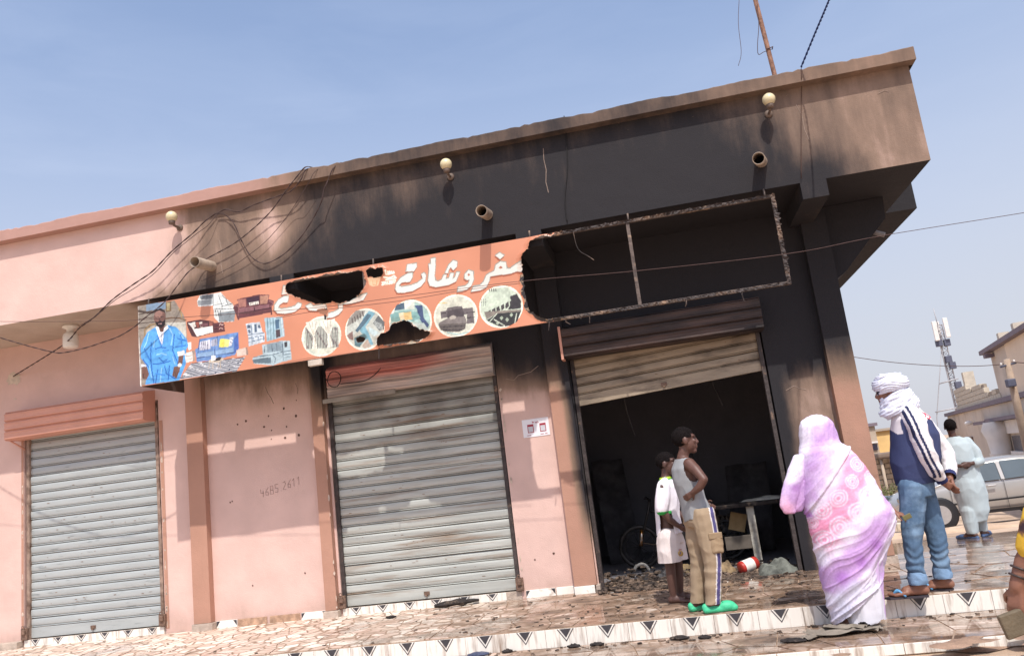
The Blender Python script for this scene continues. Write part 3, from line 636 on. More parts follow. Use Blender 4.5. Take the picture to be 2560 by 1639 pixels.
SIGN_ART=[('p',(150,140,128),[(-6.01,3.966),(-5.513,3.947),(-5.465,3.857),(-5.407,3.761),(-5.38,3.661),(-5.379,3.452),(-5.403,3.154),(-5.493,2.971),(-5.995,2.987)]),('p',(128,150,172),[(-5.899,3.967),(-5.627,3.954),(-5.631,3.865),(-5.902,3.88)]),('p',(118,96,72),[(-5.637,3.953),(-5.559,3.952),(-5.564,3.825),(-5.632,3.825)]),('p',(176,160,120),[(-5.622,3.936),(-5.581,3.934),(-5.585,3.838),(-5.621,3.839)]),('s',(90,76,66),0.012,[(-6.003,3.853),(-5.903,3.853),(-5.788,3.842)]),('s',(90,76,66),0.012,[(-6.005,3.795),(-5.905,3.795),(-5.79,3.784)]),('s',(90,76,66),0.012,[(-6.007,3.737),(-5.907,3.737),(-5.792,3.727)]),('s',(90,76,66),0.012,[(-6.009,3.679),(-5.909,3.68),(-5.795,3.669)]),('s',(80,66,58),0.03,[(-6.002,3.896),(-5.882,3.857),(-5.788,3.852)]),('p',(200,198,186),[(-5.648,3.694),(-5.38,3.661),(-5.382,3.452),(-5.523,3.455)]),('s',(120,95,70),0.014,[(-5.646,3.742),(-5.552,3.742),(-5.47,3.724),(-5.379,3.685)]),('s',(170,140,90),0.014,[(-5.465,3.838),(-5.437,3.785),(-5.429,3.727)]),('s',(150,125,90),0.02,[(-5.924,3.546),(-5.926,3.652),(-5.856,3.698),(-5.783,3.701)]),('p',(188,176,156),[(-5.913,3.573),(-5.9,3.647),(-5.846,3.678),(-5.784,3.677),(-5.788,3.572)]),('p',(96,168,232),[(-5.774,3.666),(-5.89,3.617),(-5.945,3.539),(-5.991,3.431),(-5.99,3.317),(-5.925,3.222),(-5.908,3.115),(-5.944,2.986),(-5.492,2.977),(-5.403,3.154),(-5.395,3.322),(-5.36,3.373),(-5.379,3.452),(-5.457,3.559),(-5.516,3.625),(-5.618,3.661),(-5.682,3.613)]),('s',(40,98,186),0.012,[(-5.843,3.485),(-5.86,3.297),(-5.846,3.106),(-5.83,2.991)]),('s',(40,98,186),0.012,[(-5.794,3.397),(-5.732,3.406),(-5.66,3.391)]),('s',(40,98,186),0.012,[(-5.54,3.534),(-5.569,3.348),(-5.495,3.149)]),('s',(40,98,186),0.012,[(-5.949,3.444),(-5.9,3.341),(-5.852,3.239)]),('s',(40,98,186),0.012,[(-5.832,3.217),(-5.718,3.21),(-5.605,3.222)]),('s',(40,98,186),0.012,[(-5.773,3.143),(-5.809,2.988)]),('s',(40,98,186),0.012,[(-5.617,3.167),(-5.639,3.001)]),('s',(40,98,186),0.012,[(-5.526,3.38),(-5.403,3.38)]),('s',(40,98,186),0.012,[(-5.501,3.48),(-5.39,3.435)]),('s',(40,98,186),0.012,[(-5.747,3.28),(-5.697,3.226),(-5.645,3.246)]),('s',(40,98,186),0.012,[(-5.679,3.176),(-5.662,3.08),(-5.542,2.997)]),('s',(40,98,186),0.012,[(-5.964,3.294),(-5.875,3.167)]),('s',(158,210,248),0.012,[(-5.876,3.596),(-5.905,3.495),(-5.949,3.425)]),('s',(158,210,248),0.012,[(-5.599,3.619),(-5.561,3.537),(-5.586,3.417)]),('s',(158,210,248),0.012,[(-5.478,3.553),(-5.42,3.468)]),('s',(158,210,248),0.012,[(-5.776,3.323),(-5.714,3.332),(-5.653,3.304)]),('s',(158,210,248),0.012,[(-5.884,3.206),(-5.858,3.061)]),('s',(158,210,248),0.012,[(-5.721,3.154),(-5.747,2.998)]),('s',(158,210,248),0.012,[(-5.572,3.273),(-5.545,3.175)]),('s',(158,210,248),0.012,[(-5.801,3.498),(-5.814,3.424)]),('s',(66,134,214),0.016,[(-5.929,3.403),(-5.881,3.282)]),('s',(66,134,214),0.016,[(-5.692,3.357),(-5.62,3.356)]),('s',(66,134,214),0.016,[(-5.458,3.521),(-5.445,3.367)]),('s',(66,134,214),0.016,[(-5.805,3.1),(-5.683,3.064)]),('s',(66,134,214),0.016,[(-5.757,3.548),(-5.71,3.417)]),('p',(244,244,248),[(-5.779,3.662),(-5.753,3.672),(-5.703,3.607),(-5.623,3.662),(-5.612,3.622),(-5.673,3.583),(-5.702,3.421),(-5.742,3.537)]),('s',(180,185,200),0.006,[(-5.709,3.598),(-5.705,3.435)]),('p',(240,238,236),[(-5.508,3.318),(-5.418,3.325),(-5.408,3.267),(-5.5,3.266)]),('p',(225,225,230),[(-5.989,3.241),(-5.925,3.224),(-5.926,3.201),(-5.986,3.201)]),('p',(122,88,76),[(-5.492,3.266),(-5.427,3.263),(-5.452,3.152),(-5.507,3.16)]),('p',(122,88,76),[(-5.557,3.147),(-5.47,3.14),(-5.488,3.082),(-5.532,3),(-5.586,3.045)]),('s',(86,60,52),0.006,[(-5.554,3.092),(-5.572,3.029)]),('s',(86,60,52),0.006,[(-5.531,3.089),(-5.549,3.026)]),('s',(86,60,52),0.006,[(-5.509,3.085),(-5.527,3.023)]),('e',(235,232,224),(-5.482,3.156),(0.026,0.023)),('p',(122,88,76),[(-5.983,3.206),(-5.915,3.201),(-5.89,3.103),(-5.921,3.05),(-5.984,3.068)]),('p',(84,60,52),[(-5.97,3.124),(-5.96,3.123),(-5.962,3.062),(-5.972,3.064)]),('p',(100,70,60),[(-5.747,3.681),(-5.659,3.667),(-5.678,3.589),(-5.719,3.595)]),('e',(128,94,84),(-5.719,3.778),(0.079,0.104)),('e',(160,122,110),(-5.732,3.814),(0.051,0.044)),('p',(48,38,36),[(-5.792,3.843),(-5.766,3.877),(-5.703,3.883),(-5.652,3.849),(-5.641,3.799),(-5.663,3.832),(-5.725,3.859),(-5.772,3.849)]),('p',(44,36,36),[(-5.786,3.737),(-5.751,3.72),(-5.719,3.733),(-5.683,3.714),(-5.644,3.742),(-5.655,3.667),(-5.707,3.638),(-5.761,3.67)]),('s',(190,150,145),0.008,[(-5.739,3.695),(-5.695,3.692)]),('s',(30,26,28),0.008,[(-5.774,3.78),(-5.732,3.777)]),('s',(30,26,28),0.008,[(-5.703,3.775),(-5.663,3.774)]),('s',(90,62,56),0.008,[(-5.72,3.768),(-5.727,3.738),(-5.711,3.731)]),('p',(226,230,226),[(-5.181,3.956),(-4.906,3.948),(-4.849,3.872),(-4.763,3.781),(-4.727,3.709),(-4.755,3.57),(-4.955,3.592),(-5.012,3.66),(-5.015,3.803),(-5.208,3.823),(-5.219,3.892)]),('p',(138,146,150),[(-4.953,3.703),(-4.727,3.705),(-4.755,3.573),(-4.953,3.595)]),('p',(126,132,136),[(-5.182,3.951),(-5.012,3.945),(-5.015,3.885),(-5.174,3.906)]),('p',(160,166,168),[(-5.21,3.898),(-5.015,3.88),(-5.018,3.823),(-5.206,3.833)]),('s',(96,104,110),0.007,[(-5.089,3.95),(-5.09,3.892)]),('s',(96,104,110),0.007,[(-5.007,3.956),(-5.01,3.803)]),('s',(96,104,110),0.007,[(-4.994,3.81),(-4.873,3.809)]),('s',(96,104,110),0.007,[(-4.938,3.915),(-4.895,3.774)]),('s',(96,104,110),0.007,[(-4.888,3.907),(-4.84,3.851)]),('s',(96,104,110),0.007,[(-4.997,3.762),(-4.746,3.721)]),('s',(96,104,110),0.007,[(-4.905,3.776),(-4.762,3.791)]),('s',(96,104,110),0.007,[(-4.849,3.862),(-4.824,3.782)]),('s',(70,76,84),0.008,[(-4.988,3.742),(-4.981,3.674)]),('s',(70,76,84),0.008,[(-4.958,3.737),(-4.951,3.669)]),('s',(70,76,84),0.008,[(-4.927,3.732),(-4.921,3.664)]),('p',(104,62,66),[(-4.758,3.733),(-4.742,3.768),(-4.681,3.779),(-4.71,3.832),(-4.569,3.835),(-4.508,3.839),(-4.409,3.839),(-4.288,3.819),(-4.302,3.767),(-4.235,3.734),(-4.244,3.687),(-4.27,3.672),(-4.265,3.573),(-4.282,3.573),(-4.285,3.6),(-4.685,3.596),(-4.692,3.576),(-4.708,3.581),(-4.723,3.633)]),('p',(138,96,100),[(-4.678,3.715),(-4.3,3.704),(-4.299,3.663),(-4.687,3.665)]),('p',(166,116,104),[(-4.698,3.826),(-4.59,3.818),(-4.589,3.724),(-4.683,3.728)]),('p',(70,46,60),[(-4.579,3.827),(-4.421,3.825),(-4.423,3.744),(-4.574,3.748)]),('p',(182,136,114),[(-4.41,3.823),(-4.296,3.814),(-4.321,3.717),(-4.41,3.722)]),('p',(236,230,218),[(-4.553,3.764),(-4.428,3.761),(-4.43,3.729),(-4.55,3.731)]),('s',(60,46,50),0.01,[(-4.528,3.762),(-4.53,3.736)]),('s',(60,46,50),0.01,[(-4.503,3.758),(-4.505,3.732)]),('s',(60,46,50),0.01,[(-4.474,3.753),(-4.475,3.727)]),('s',(60,46,50),0.01,[(-4.449,3.749),(-4.451,3.723)]),('s',(60,34,40),0.008,[(-4.685,3.659),(-4.281,3.655)]),('s',(60,34,40),0.007,[(-4.491,3.708),(-4.489,3.661)]),('s',(150,104,104),0.012,[(-4.744,3.759),(-4.704,3.753),(-4.686,3.721),(-4.701,3.629)]),('s',(150,104,104),0.012,[(-4.294,3.742),(-4.25,3.718),(-4.259,3.689),(-4.28,3.674)]),('p',(84,54,56),[(-5.367,3.659),(-5.185,3.663),(-5.023,3.614),(-5.03,3.478),(-5.244,3.455),(-5.312,3.477),(-5.361,3.596)]),('p',(242,240,232),[(-5.35,3.642),(-5.299,3.639),(-5.272,3.563),(-5.032,3.557),(-5.036,3.484),(-5.244,3.465),(-5.274,3.521),(-5.311,3.593)]),('p',(232,226,214),[(-5.299,3.644),(-5.26,3.646),(-5.251,3.584),(-5.282,3.577)]),('p',(160,90,76),[(-5.253,3.636),(-5.214,3.639),(-5.205,3.576),(-5.236,3.57)]),('p',(220,212,200),[(-5.207,3.629),(-5.169,3.632),(-5.159,3.569),(-5.19,3.563)]),('p',(120,80,84),[(-5.198,3.609),(-5.098,3.607),(-5.096,3.569),(-5.19,3.572)]),('p',(150,96,84),[(-5.08,3.628),(-5.029,3.613),(-5.038,3.56),(-5.078,3.568)]),('p',(104,62,64),[(-5.026,3.594),(-4.891,3.584),(-4.879,3.467),(-5.032,3.472)]),('s',(66,40,44),0.007,[(-5.026,3.558),(-4.883,3.548)]),('s',(66,40,44),0.007,[(-5.028,3.52),(-4.885,3.511)]),('s',(214,180,170),0.008,[(-4.947,3.555),(-4.936,3.572),(-4.917,3.555),(-4.897,3.554)]),('s',(214,180,170),0.007,[(-4.95,3.508),(-4.939,3.523),(-4.904,3.505)]),('p',(238,238,238),[(-5.332,3.155),(-4.636,3.125),(-4.759,2.974),(-5.484,2.987)]),('s',(58,66,88),0.01,[(-5.338,3.148),(-4.641,3.119)]),('s',(58,66,88),0.01,[(-5.353,3.131),(-4.654,3.104)]),('s',(58,66,88),0.01,[(-5.368,3.114),(-4.666,3.089)]),('s',(58,66,88),0.01,[(-5.383,3.097),(-4.678,3.074)]),('s',(58,66,88),0.01,[(-5.399,3.081),(-4.691,3.059)]),('s',(58,66,88),0.01,[(-5.414,3.064),(-4.703,3.044)]),('s',(58,66,88),0.01,[(-5.429,3.047),(-4.715,3.028)]),('s',(58,66,88),0.01,[(-5.444,3.03),(-4.727,3.013)]),('s',(58,66,88),0.01,[(-5.459,3.013),(-4.74,2.998)]),('s',(58,66,88),0.01,[(-5.475,2.997),(-4.752,2.983)]),('p',(112,146,198),[(-5.209,3.426),(-4.984,3.428),(-4.711,3.435),(-4.71,3.244),(-4.766,3.171),(-5.009,3.15),(-5.259,3.159),(-5.276,3.313),(-5.232,3.327)]),('p',(80,108,176),[(-4.771,3.356),(-4.711,3.433),(-4.71,3.244),(-4.771,3.188)]),('p',(146,176,210),[(-5.24,3.261),(-4.783,3.262),(-4.782,3.206),(-5.252,3.208)]),('s',(62,84,130),0.008,[(-5.021,3.303),(-5.025,3.182)]),('s',(62,84,130),0.008,[(-4.982,3.426),(-4.984,3.325)]),('s',(62,84,130),0.007,[(-5.252,3.206),(-4.776,3.2)]),('s',(62,84,130),0.008,[(-5.209,3.424),(-5.232,3.325),(-5.24,3.261)]),('p',(216,216,226),[(-5.209,3.393),(-5.076,3.403),(-5.078,3.288),(-5.218,3.288)]),('s',(110,114,140),0.007,[(-5.188,3.394),(-5.201,3.293)]),('s',(110,114,140),0.007,[(-5.163,3.39),(-5.176,3.289)]),('s',(110,114,140),0.007,[(-5.138,3.386),(-5.151,3.285)]),('s',(110,114,140),0.007,[(-5.108,3.382),(-5.121,3.28)]),('p',(184,188,204),[(-5.067,3.394),(-4.986,3.4),(-4.988,3.312),(-5.071,3.318)]),('s',(110,114,134),0.006,[(-5.046,3.399),(-5.044,3.321)]),('s',(110,114,134),0.006,[(-5.026,3.395),(-5.024,3.318)]),('s',(110,114,134),0.006,[(-5.006,3.392),(-5.004,3.315)]),('p',(236,220,104),[(-4.95,3.386),(-4.89,3.382),(-4.902,3.279),(-4.965,3.292)]),('p',(242,230,140),[(-4.892,3.382),(-4.825,3.361),(-4.842,3.279),(-4.901,3.283)]),('p',(226,228,232),[(-4.823,3.387),(-4.773,3.388),(-4.803,3.284),(-4.835,3.287)]),('s',(120,124,140),0.006,[(-4.814,3.374),(-4.787,3.351)]),('s',(120,124,140),0.006,[(-4.822,3.338),(-4.795,3.315)]),('p',(238,230,222),[(-5.409,3.285),(-5.284,3.305),(-5.278,3.18),(-5.402,3.169)]),('p',(170,150,136),[(-5.315,3.299),(-5.284,3.305),(-5.278,3.18),(-5.308,3.177)]),('s',(190,176,166),0.006,[(-5.399,3.247),(-5.317,3.248)]),('s',(190,176,166),0.006,[(-5.401,3.21),(-5.319,3.211)]),('p',(216,196,182),[(-4.747,3.224),(-4.603,3.239),(-4.596,3.149),(-4.739,3.146)]),('p',(150,128,116),[(-4.625,3.237),(-4.603,3.239),(-4.596,3.149),(-4.62,3.147)]),('p',(248,248,246),[(-5.369,3.412),(-5.324,3.413),(-5.324,3.321),(-5.361,3.313)]),('e',(204,188,168),(-5.009,3.144),(0.098,0.028)),('p',(60,54,56),[(-5.049,3.148),(-4.977,3.175),(-4.938,3.169),(-4.96,3.135),(-5.03,3.131)]),('p',(246,244,240),[(-5.074,3.208),(-5.018,3.201),(-5.019,3.146),(-5.072,3.142)]),('s',(190,176,160),0.009,[(-5.09,3.136),(-5.109,3.059)]),('s',(190,176,160),0.009,[(-5.051,3.12),(-5.054,3.047)]),('s',(190,176,160),0.009,[(-4.98,3.119),(-4.989,3.051)]),('s',(190,176,160),0.009,[(-4.956,3.116),(-4.957,3.042)]),('p',(206,216,224),[(-4.61,3.52),(-4.429,3.512),(-4.405,3.394),(-4.377,3.371),(-4.38,3.268),(-4.583,3.243),(-4.588,3.386)]),('p',(88,104,124),[(-4.589,3.498),(-4.549,3.496),(-4.55,3.454),(-4.588,3.457)]),('p',(88,104,124),[(-4.5,3.493),(-4.47,3.491),(-4.472,3.396),(-4.502,3.397)]),('p',(88,104,124),[(-4.451,3.476),(-4.427,3.473),(-4.424,3.435),(-4.45,3.439)]),('p',(88,104,124),[(-4.583,3.441),(-4.553,3.44),(-4.551,3.399),(-4.581,3.4)]),('s',(110,128,148),0.009,[(-4.586,3.381),(-4.389,3.373)]),('s',(110,128,148),0.009,[(-4.579,3.338),(-4.52,3.336),(-4.522,3.292)]),('s',(110,128,148),0.009,[(-4.499,3.344),(-4.46,3.342),(-4.461,3.292)]),('s',(110,128,148),0.009,[(-4.44,3.344),(-4.391,3.341),(-4.394,3.29)]),('s',(110,128,148),0.009,[(-4.582,3.291),(-4.383,3.307)]),('s',(110,128,148),0.009,[(-4.539,3.5),(-4.536,3.387)]),('s',(110,128,148),0.009,[(-4.538,3.359),(-4.539,3.257)]),('p',(168,196,206),[(-4.368,3.549),(-4.14,3.53),(-4.127,3.294),(-4.354,3.266)]),('p',(84,112,136),[(-4.234,3.505),(-4.185,3.507),(-4.189,3.396),(-4.238,3.394)]),('p',(84,72,76),[(-4.236,3.385),(-4.18,3.387),(-4.184,3.295),(-4.237,3.292)]),('s',(112,142,156),0.009,[(-4.333,3.542),(-4.336,3.286)]),('s',(112,142,156),0.009,[(-4.299,3.536),(-4.302,3.281)]),('s',(112,142,156),0.009,[(-4.26,3.53),(-4.264,3.275)]),('s',(214,228,232),0.012,[(-4.153,3.513),(-4.148,3.308)]),('p',(182,202,208),[(-4.551,3.1),(-4.415,3.125),(-4.416,3.234),(-4.172,3.247),(-4.072,3.232),(-4.062,3.007),(-4.173,3.003),(-4.302,2.978),(-4.538,3.033)]),('p',(142,160,170),[(-4.359,3.234),(-4.172,3.242),(-4.175,3.128),(-4.355,3.137)]),('p',(104,122,132),[(-4.55,3.083),(-4.32,3.076),(-4.325,3.004),(-4.542,3.038)]),('s',(92,108,122),0.009,[(-4.534,3.108),(-4.299,3.101),(-4.171,3.118)]),('s',(92,108,122),0.009,[(-4.301,3.211),(-4.296,3.137)]),('s',(92,108,122),0.009,[(-4.242,3.221),(-4.238,3.137)]),('s',(92,108,122),0.009,[(-4.299,3.101),(-4.263,3.058),(-4.276,3.005)]),('s',(92,108,122),0.009,[(-4.163,3.236),(-4.168,3.017)]),('s',(92,108,122),0.009,[(-4.389,3.216),(-4.394,3.142)]),('p',(70,66,70),[(-4.144,3.224),(-4.105,3.223),(-4.109,3.164),(-4.143,3.164)]),('s',(120,136,146),0.007,[(-4.152,3.115),(-4.069,3.115)]),('s',(120,136,146),0.007,[(-4.154,3.079),(-4.072,3.079)]),('s',(120,136,146),0.007,[(-4.156,3.047),(-4.074,3.048)]),('e',(206,128,92),(-3.681,3.224),(0.25,0.243)),('e',(240,238,220),(-3.681,3.224),(0.242,0.235)),('e',(206,216,200),(-3.681,3.224),(0.221,0.215)),('s',(150,142,136),0.014,[(-3.862,3.354),(-3.869,3.107)]),('s',(112,106,104),0.014,[(-3.843,3.352),(-3.85,3.105)]),('s',(150,142,136),0.014,[(-3.824,3.35),(-3.831,3.103)]),('s',(112,106,104),0.014,[(-3.804,3.347),(-3.812,3.102)]),('s',(150,142,136),0.014,[(-3.785,3.345),(-3.793,3.1)]),('s',(112,106,104),0.014,[(-3.766,3.343),(-3.774,3.098)]),('s',(150,142,136),0.014,[(-3.747,3.341),(-3.755,3.096)]),('s',(112,106,104),0.014,[(-3.728,3.339),(-3.736,3.094)]),('s',(150,142,136),0.014,[(-3.709,3.337),(-3.717,3.093)]),('s',(112,106,104),0.014,[(-3.69,3.335),(-3.698,3.091)]),('s',(150,142,136),0.014,[(-3.671,3.333),(-3.679,3.089)]),('s',(112,106,104),0.014,[(-3.652,3.329),(-3.66,3.087)]),('s',(150,142,136),0.014,[(-3.633,3.325),(-3.641,3.085)]),('s',(112,106,104),0.014,[(-3.614,3.321),(-3.622,3.084)]),('s',(150,142,136),0.014,[(-3.596,3.317),(-3.603,3.082)]),('s',(112,106,104),0.014,[(-3.577,3.313),(-3.584,3.08)]),('s',(150,142,136),0.014,[(-3.558,3.309),(-3.565,3.078)]),('s',(112,106,104),0.014,[(-3.539,3.305),(-3.546,3.076)]),('s',(150,142,136),0.014,[(-3.52,3.302),(-3.528,3.075)]),('s',(112,106,104),0.014,[(-3.502,3.298),(-3.509,3.073)]),('s',(150,142,136),0.014,[(-3.483,3.294),(-3.49,3.071)]),('p',(236,232,216),[(-3.857,3.418),(-3.703,3.416),(-3.696,3.383),(-3.752,3.281),(-3.77,3.238),(-3.737,3.096),(-3.8,3.092),(-3.78,3.23),(-3.792,3.26),(-3.853,3.343)]),('p',(236,232,216),[(-3.689,3.409),(-3.502,3.407),(-3.511,3.353),(-3.561,3.27),(-3.579,3.227),(-3.548,3.084),(-3.619,3.08),(-3.599,3.221),(-3.619,3.26),(-3.679,3.352)]),('s',(190,182,164),0.006,[(-3.819,3.407),(-3.778,3.258)]),('s',(190,182,164),0.006,[(-3.781,3.405),(-3.773,3.257)]),('s',(190,182,164),0.006,[(-3.733,3.402),(-3.763,3.264)]),('s',(190,182,164),0.006,[(-3.647,3.398),(-3.601,3.248)]),('s',(190,182,164),0.006,[(-3.599,3.399),(-3.592,3.247)]),('s',(190,182,164),0.006,[(-3.551,3.401),(-3.582,3.246)]),('s',(190,182,164),0.006,[(-3.761,3.218),(-3.766,3.1)]),('s',(190,182,164),0.006,[(-3.581,3.2),(-3.581,3.089)]),('p',(214,214,196),[(-3.833,3.092),(-3.502,3.067),(-3.543,3.03),(-3.621,3.006),(-3.734,3.021)]),('e',(206,128,92),(-3.153,3.224),(0.247,0.25)),('e',(240,238,220),(-3.153,3.224),(0.238,0.242)),('e',(196,200,190),(-3.153,3.224),(0.218,0.222)),('p',(150,146,138),[(-3.37,3.285),(-3.153,3.388),(-3.13,3.439),(-3.241,3.457),(-3.333,3.38)]),('s',(92,84,80),0.012,[(-3.296,3.374),(-3.291,3.319)]),('s',(92,84,80),0.012,[(-3.263,3.387),(-3.258,3.333)]),('s',(92,84,80),0.012,[(-3.229,3.4),(-3.224,3.348)]),('s',(92,84,80),0.012,[(-3.196,3.413),(-3.191,3.363)]),('s',(92,84,80),0.012,[(-3.163,3.426),(-3.158,3.378)]),('p',(126,170,184),[(-3.155,3.37),(-3.083,3.431),(-3.012,3.392),(-3.146,3.25),(-3.115,3.182),(-3.063,3.029),(-3.109,3.036),(-3.215,3.216),(-3.189,3.302)]),('p',(88,112,126),[(-3.177,3.328),(-3.105,3.398),(-3.06,3.373),(-3.153,3.278),(-3.245,3.202),(-3.271,3.224)]),('p',(198,216,216),[(-3.109,3.253),(-3.056,3.209),(-2.969,3.15),(-3.045,3.126),(-3.106,3.18)]),('p',(104,108,108),[(-3.05,3.28),(-2.977,3.36),(-2.911,3.267),(-2.929,3.18),(-2.984,3.179)]),('s',(178,184,180),0.008,[(-3.038,3.306),(-3.017,3.23)]),('s',(178,184,180),0.008,[(-3.02,3.296),(-3.003,3.22)]),('s',(178,184,180),0.008,[(-3.003,3.285),(-2.989,3.211)]),('s',(178,184,180),0.008,[(-2.985,3.275),(-2.975,3.201)]),('s',(178,184,180),0.008,[(-2.967,3.265),(-2.961,3.192)]),('s',(178,184,180),0.008,[(-2.949,3.255),(-2.947,3.183)]),('p',(140,112,104),[(-3.378,3.186),(-3.299,3.229),(-3.299,3.12),(-3.345,3.136)]),('p',(96,128,136),[(-3.287,3.145),(-3.162,3.18),(-3.138,3.131),(-3.232,3.028),(-3.286,3.054)]),('p',(176,160,146),[(-3.203,3.033),(-3.131,3.112),(-3.093,3.016),(-3.169,3.001)]),('e',(206,128,92),(-2.608,3.224),(0.261,0.261)),('e',(240,238,220),(-2.608,3.224),(0.252,0.252)),('e',(168,196,188),(-2.608,3.224),(0.231,0.23)),('p',(214,220,206),[(-2.658,3.461),(-2.537,3.445),(-2.546,3.358),(-2.656,3.376)]),('p',(84,104,120),[(-2.751,3.442),(-2.658,3.456),(-2.661,3.377),(-2.788,3.378)]),('p',(74,88,122),[(-2.542,3.397),(-2.452,3.393),(-2.447,3.243),(-2.396,3.156),(-2.419,3.121),(-2.473,3.188),(-2.514,3.274),(-2.516,3.353)]),('p',(132,172,168),[(-2.842,3.346),(-2.698,3.363),(-2.519,3.324),(-2.487,3.25),(-2.612,3.21),(-2.83,3.265)]),('p',(226,214,180),[(-2.735,3.344),(-2.669,3.343),(-2.663,3.258),(-2.723,3.258)]),('p',(230,200,140),[(-2.68,3.335),(-2.588,3.34),(-2.583,3.25),(-2.67,3.251)]),('p',(196,214,210),[(-2.852,3.248),(-2.453,3.185),(-2.403,3.089),(-2.373,3.182),(-2.427,3.043),(-2.631,3.016),(-2.825,3.105)]),('e',(206,128,92),(-2.081,3.209),(0.262,0.251)),('e',(240,238,220),(-2.081,3.209),(0.253,0.242)),('e',(214,214,196),(-2.081,3.209),(0.232,0.221)),('p',(112,104,104),[(-2.253,3.281),(-2.172,3.288),(-2.169,3.317),(-2.001,3.309),(-1.994,3.279),(-1.877,3.269),(-1.877,3.094),(-1.965,3.098),(-1.953,3.203),(-2.161,3.207),(-2.251,3.202)]),('p',(86,78,80),[(-2.173,3.278),(-1.993,3.288),(-1.985,3.189),(-2.182,3.191)]),('p',(132,124,120),[(-2.286,3.158),(-2.172,3.199),(-1.975,3.187),(-1.964,3.107),(-2.065,3.084),(-2.26,3.115)]),('p',(104,96,92),[(-2.292,3.145),(-1.974,3.109),(-1.991,3.044),(-2.072,3.022),(-2.227,3.051),(-2.273,3.088)]),('s',(60,54,56),0.008,[(-2.281,3.109),(-1.987,3.082)]),('s',(60,54,56),0.008,[(-2.264,3.077),(-2.031,3.04)]),('s',(60,54,56),0.008,[(-2.15,3.215),(-2.113,3.19)]),('s',(60,54,56),0.008,[(-1.951,3.223),(-1.863,3.218)]),('s',(60,54,56),0.008,[(-1.958,3.165),(-1.87,3.161)]),('s',(60,54,56),0.008,[(-2.245,3.26),(-2.185,3.26)]),('e',(186,178,166),(-2.117,3.195),(0.038,0.022)),('s',(220,190,110),0.008,[(-2.252,3.38),(-2.163,3.37)]),('s',(170,200,196),0.014,[(-2.199,3.037),(-2.075,2.994),(-1.956,3.004)]),('e',(206,128,92),(-1.561,3.23),(0.257,0.248)),('e',(240,238,220),(-1.561,3.23),(0.248,0.24)),('e',(200,212,192),(-1.561,3.23),(0.228,0.218)),('p',(74,70,70),[(-1.719,3.195),(-1.683,3.213),(-1.679,3.159),(-1.72,3.142)]),('p',(74,70,70),[(-1.666,3.21),(-1.63,3.228),(-1.627,3.174),(-1.668,3.155)]),('p',(74,70,70),[(-1.614,3.225),(-1.578,3.243),(-1.575,3.189),(-1.616,3.168)]),('p',(74,70,70),[(-1.562,3.24),(-1.525,3.258),(-1.522,3.204),(-1.564,3.181)]),('p',(74,70,70),[(-1.509,3.254),(-1.473,3.273),(-1.47,3.219),(-1.512,3.193)]),('p',(74,70,70),[(-1.457,3.269),(-1.421,3.288),(-1.418,3.234),(-1.46,3.206)]),('p',(74,70,70),[(-1.405,3.284),(-1.369,3.302),(-1.366,3.248),(-1.408,3.219)]),('p',(62,58,60),[(-1.45,3.327),(-1.371,3.343),(-1.333,3.258),(-1.344,3.173),(-1.43,3.177),(-1.487,3.186),(-1.439,3.257)]),('p',(136,128,118),[(-1.757,3.201),(-1.622,3.189),(-1.345,3.163),(-1.348,3.135),(-1.616,3.159),(-1.739,3.11)]),('p',(58,58,58),[(-1.74,3.101),(-1.616,3.159),(-1.348,3.14),(-1.399,3.037),(-1.49,2.999),(-1.605,3.012)]),('p',(168,180,160),[(-1.567,3.127),(-1.549,3.1),(-1.573,3.076),(-1.59,3.106)]),('p',(168,180,160),[(-1.507,3.098),(-1.489,3.071),(-1.513,3.047),(-1.531,3.077)]),('p',(168,180,160),[(-1.453,3.142),(-1.436,3.115),(-1.46,3.092),(-1.477,3.122)]),('p',(168,180,160),[(-1.616,3.076),(-1.598,3.049),(-1.622,3.026),(-1.64,3.056)]),('s',(206,214,196),0.01,[(-1.616,3.159),(-1.703,3.085)]),('s',(206,214,196),0.01,[(-1.653,3.097),(-1.547,3.012)]),('s',(206,214,196),0.01,[(-1.398,3.124),(-1.43,3.023)]),('s',(206,214,196),0.01,[(-1.744,3.228),(-1.662,3.264)]),('s',(206,214,196),0.01,[(-1.608,3.304),(-1.537,3.331)]),('s',(120,124,116),0.006,[(-1.669,3.451),(-1.669,3.422)]),('s',(120,124,116),0.006,[(-1.645,3.447),(-1.645,3.418)]),('s',(120,124,116),0.006,[(-1.621,3.443),(-1.621,3.414)]),('s',(120,124,116),0.006,[(-1.597,3.439),(-1.597,3.41)]),('s',(130,136,128),0.006,[(-1.774,3.351),(-1.772,3.335)]),('s',(130,136,128),0.006,[(-1.778,3.322),(-1.776,3.306)]),('s',(130,136,128),0.006,[(-1.781,3.293),(-1.779,3.277)]),('s',(130,136,128),0.006,[(-1.75,3.347),(-1.748,3.331)]),('s',(130,136,128),0.006,[(-1.754,3.318),(-1.751,3.302)]),('s',(130,136,128),0.006,[(-1.757,3.289),(-1.755,3.273)]),('s',(130,136,128),0.006,[(-1.726,3.343),(-1.724,3.327)]),('s',(130,136,128),0.006,[(-1.729,3.314),(-1.727,3.298)]),('s',(130,136,128),0.006,[(-1.733,3.285),(-1.731,3.269)])]
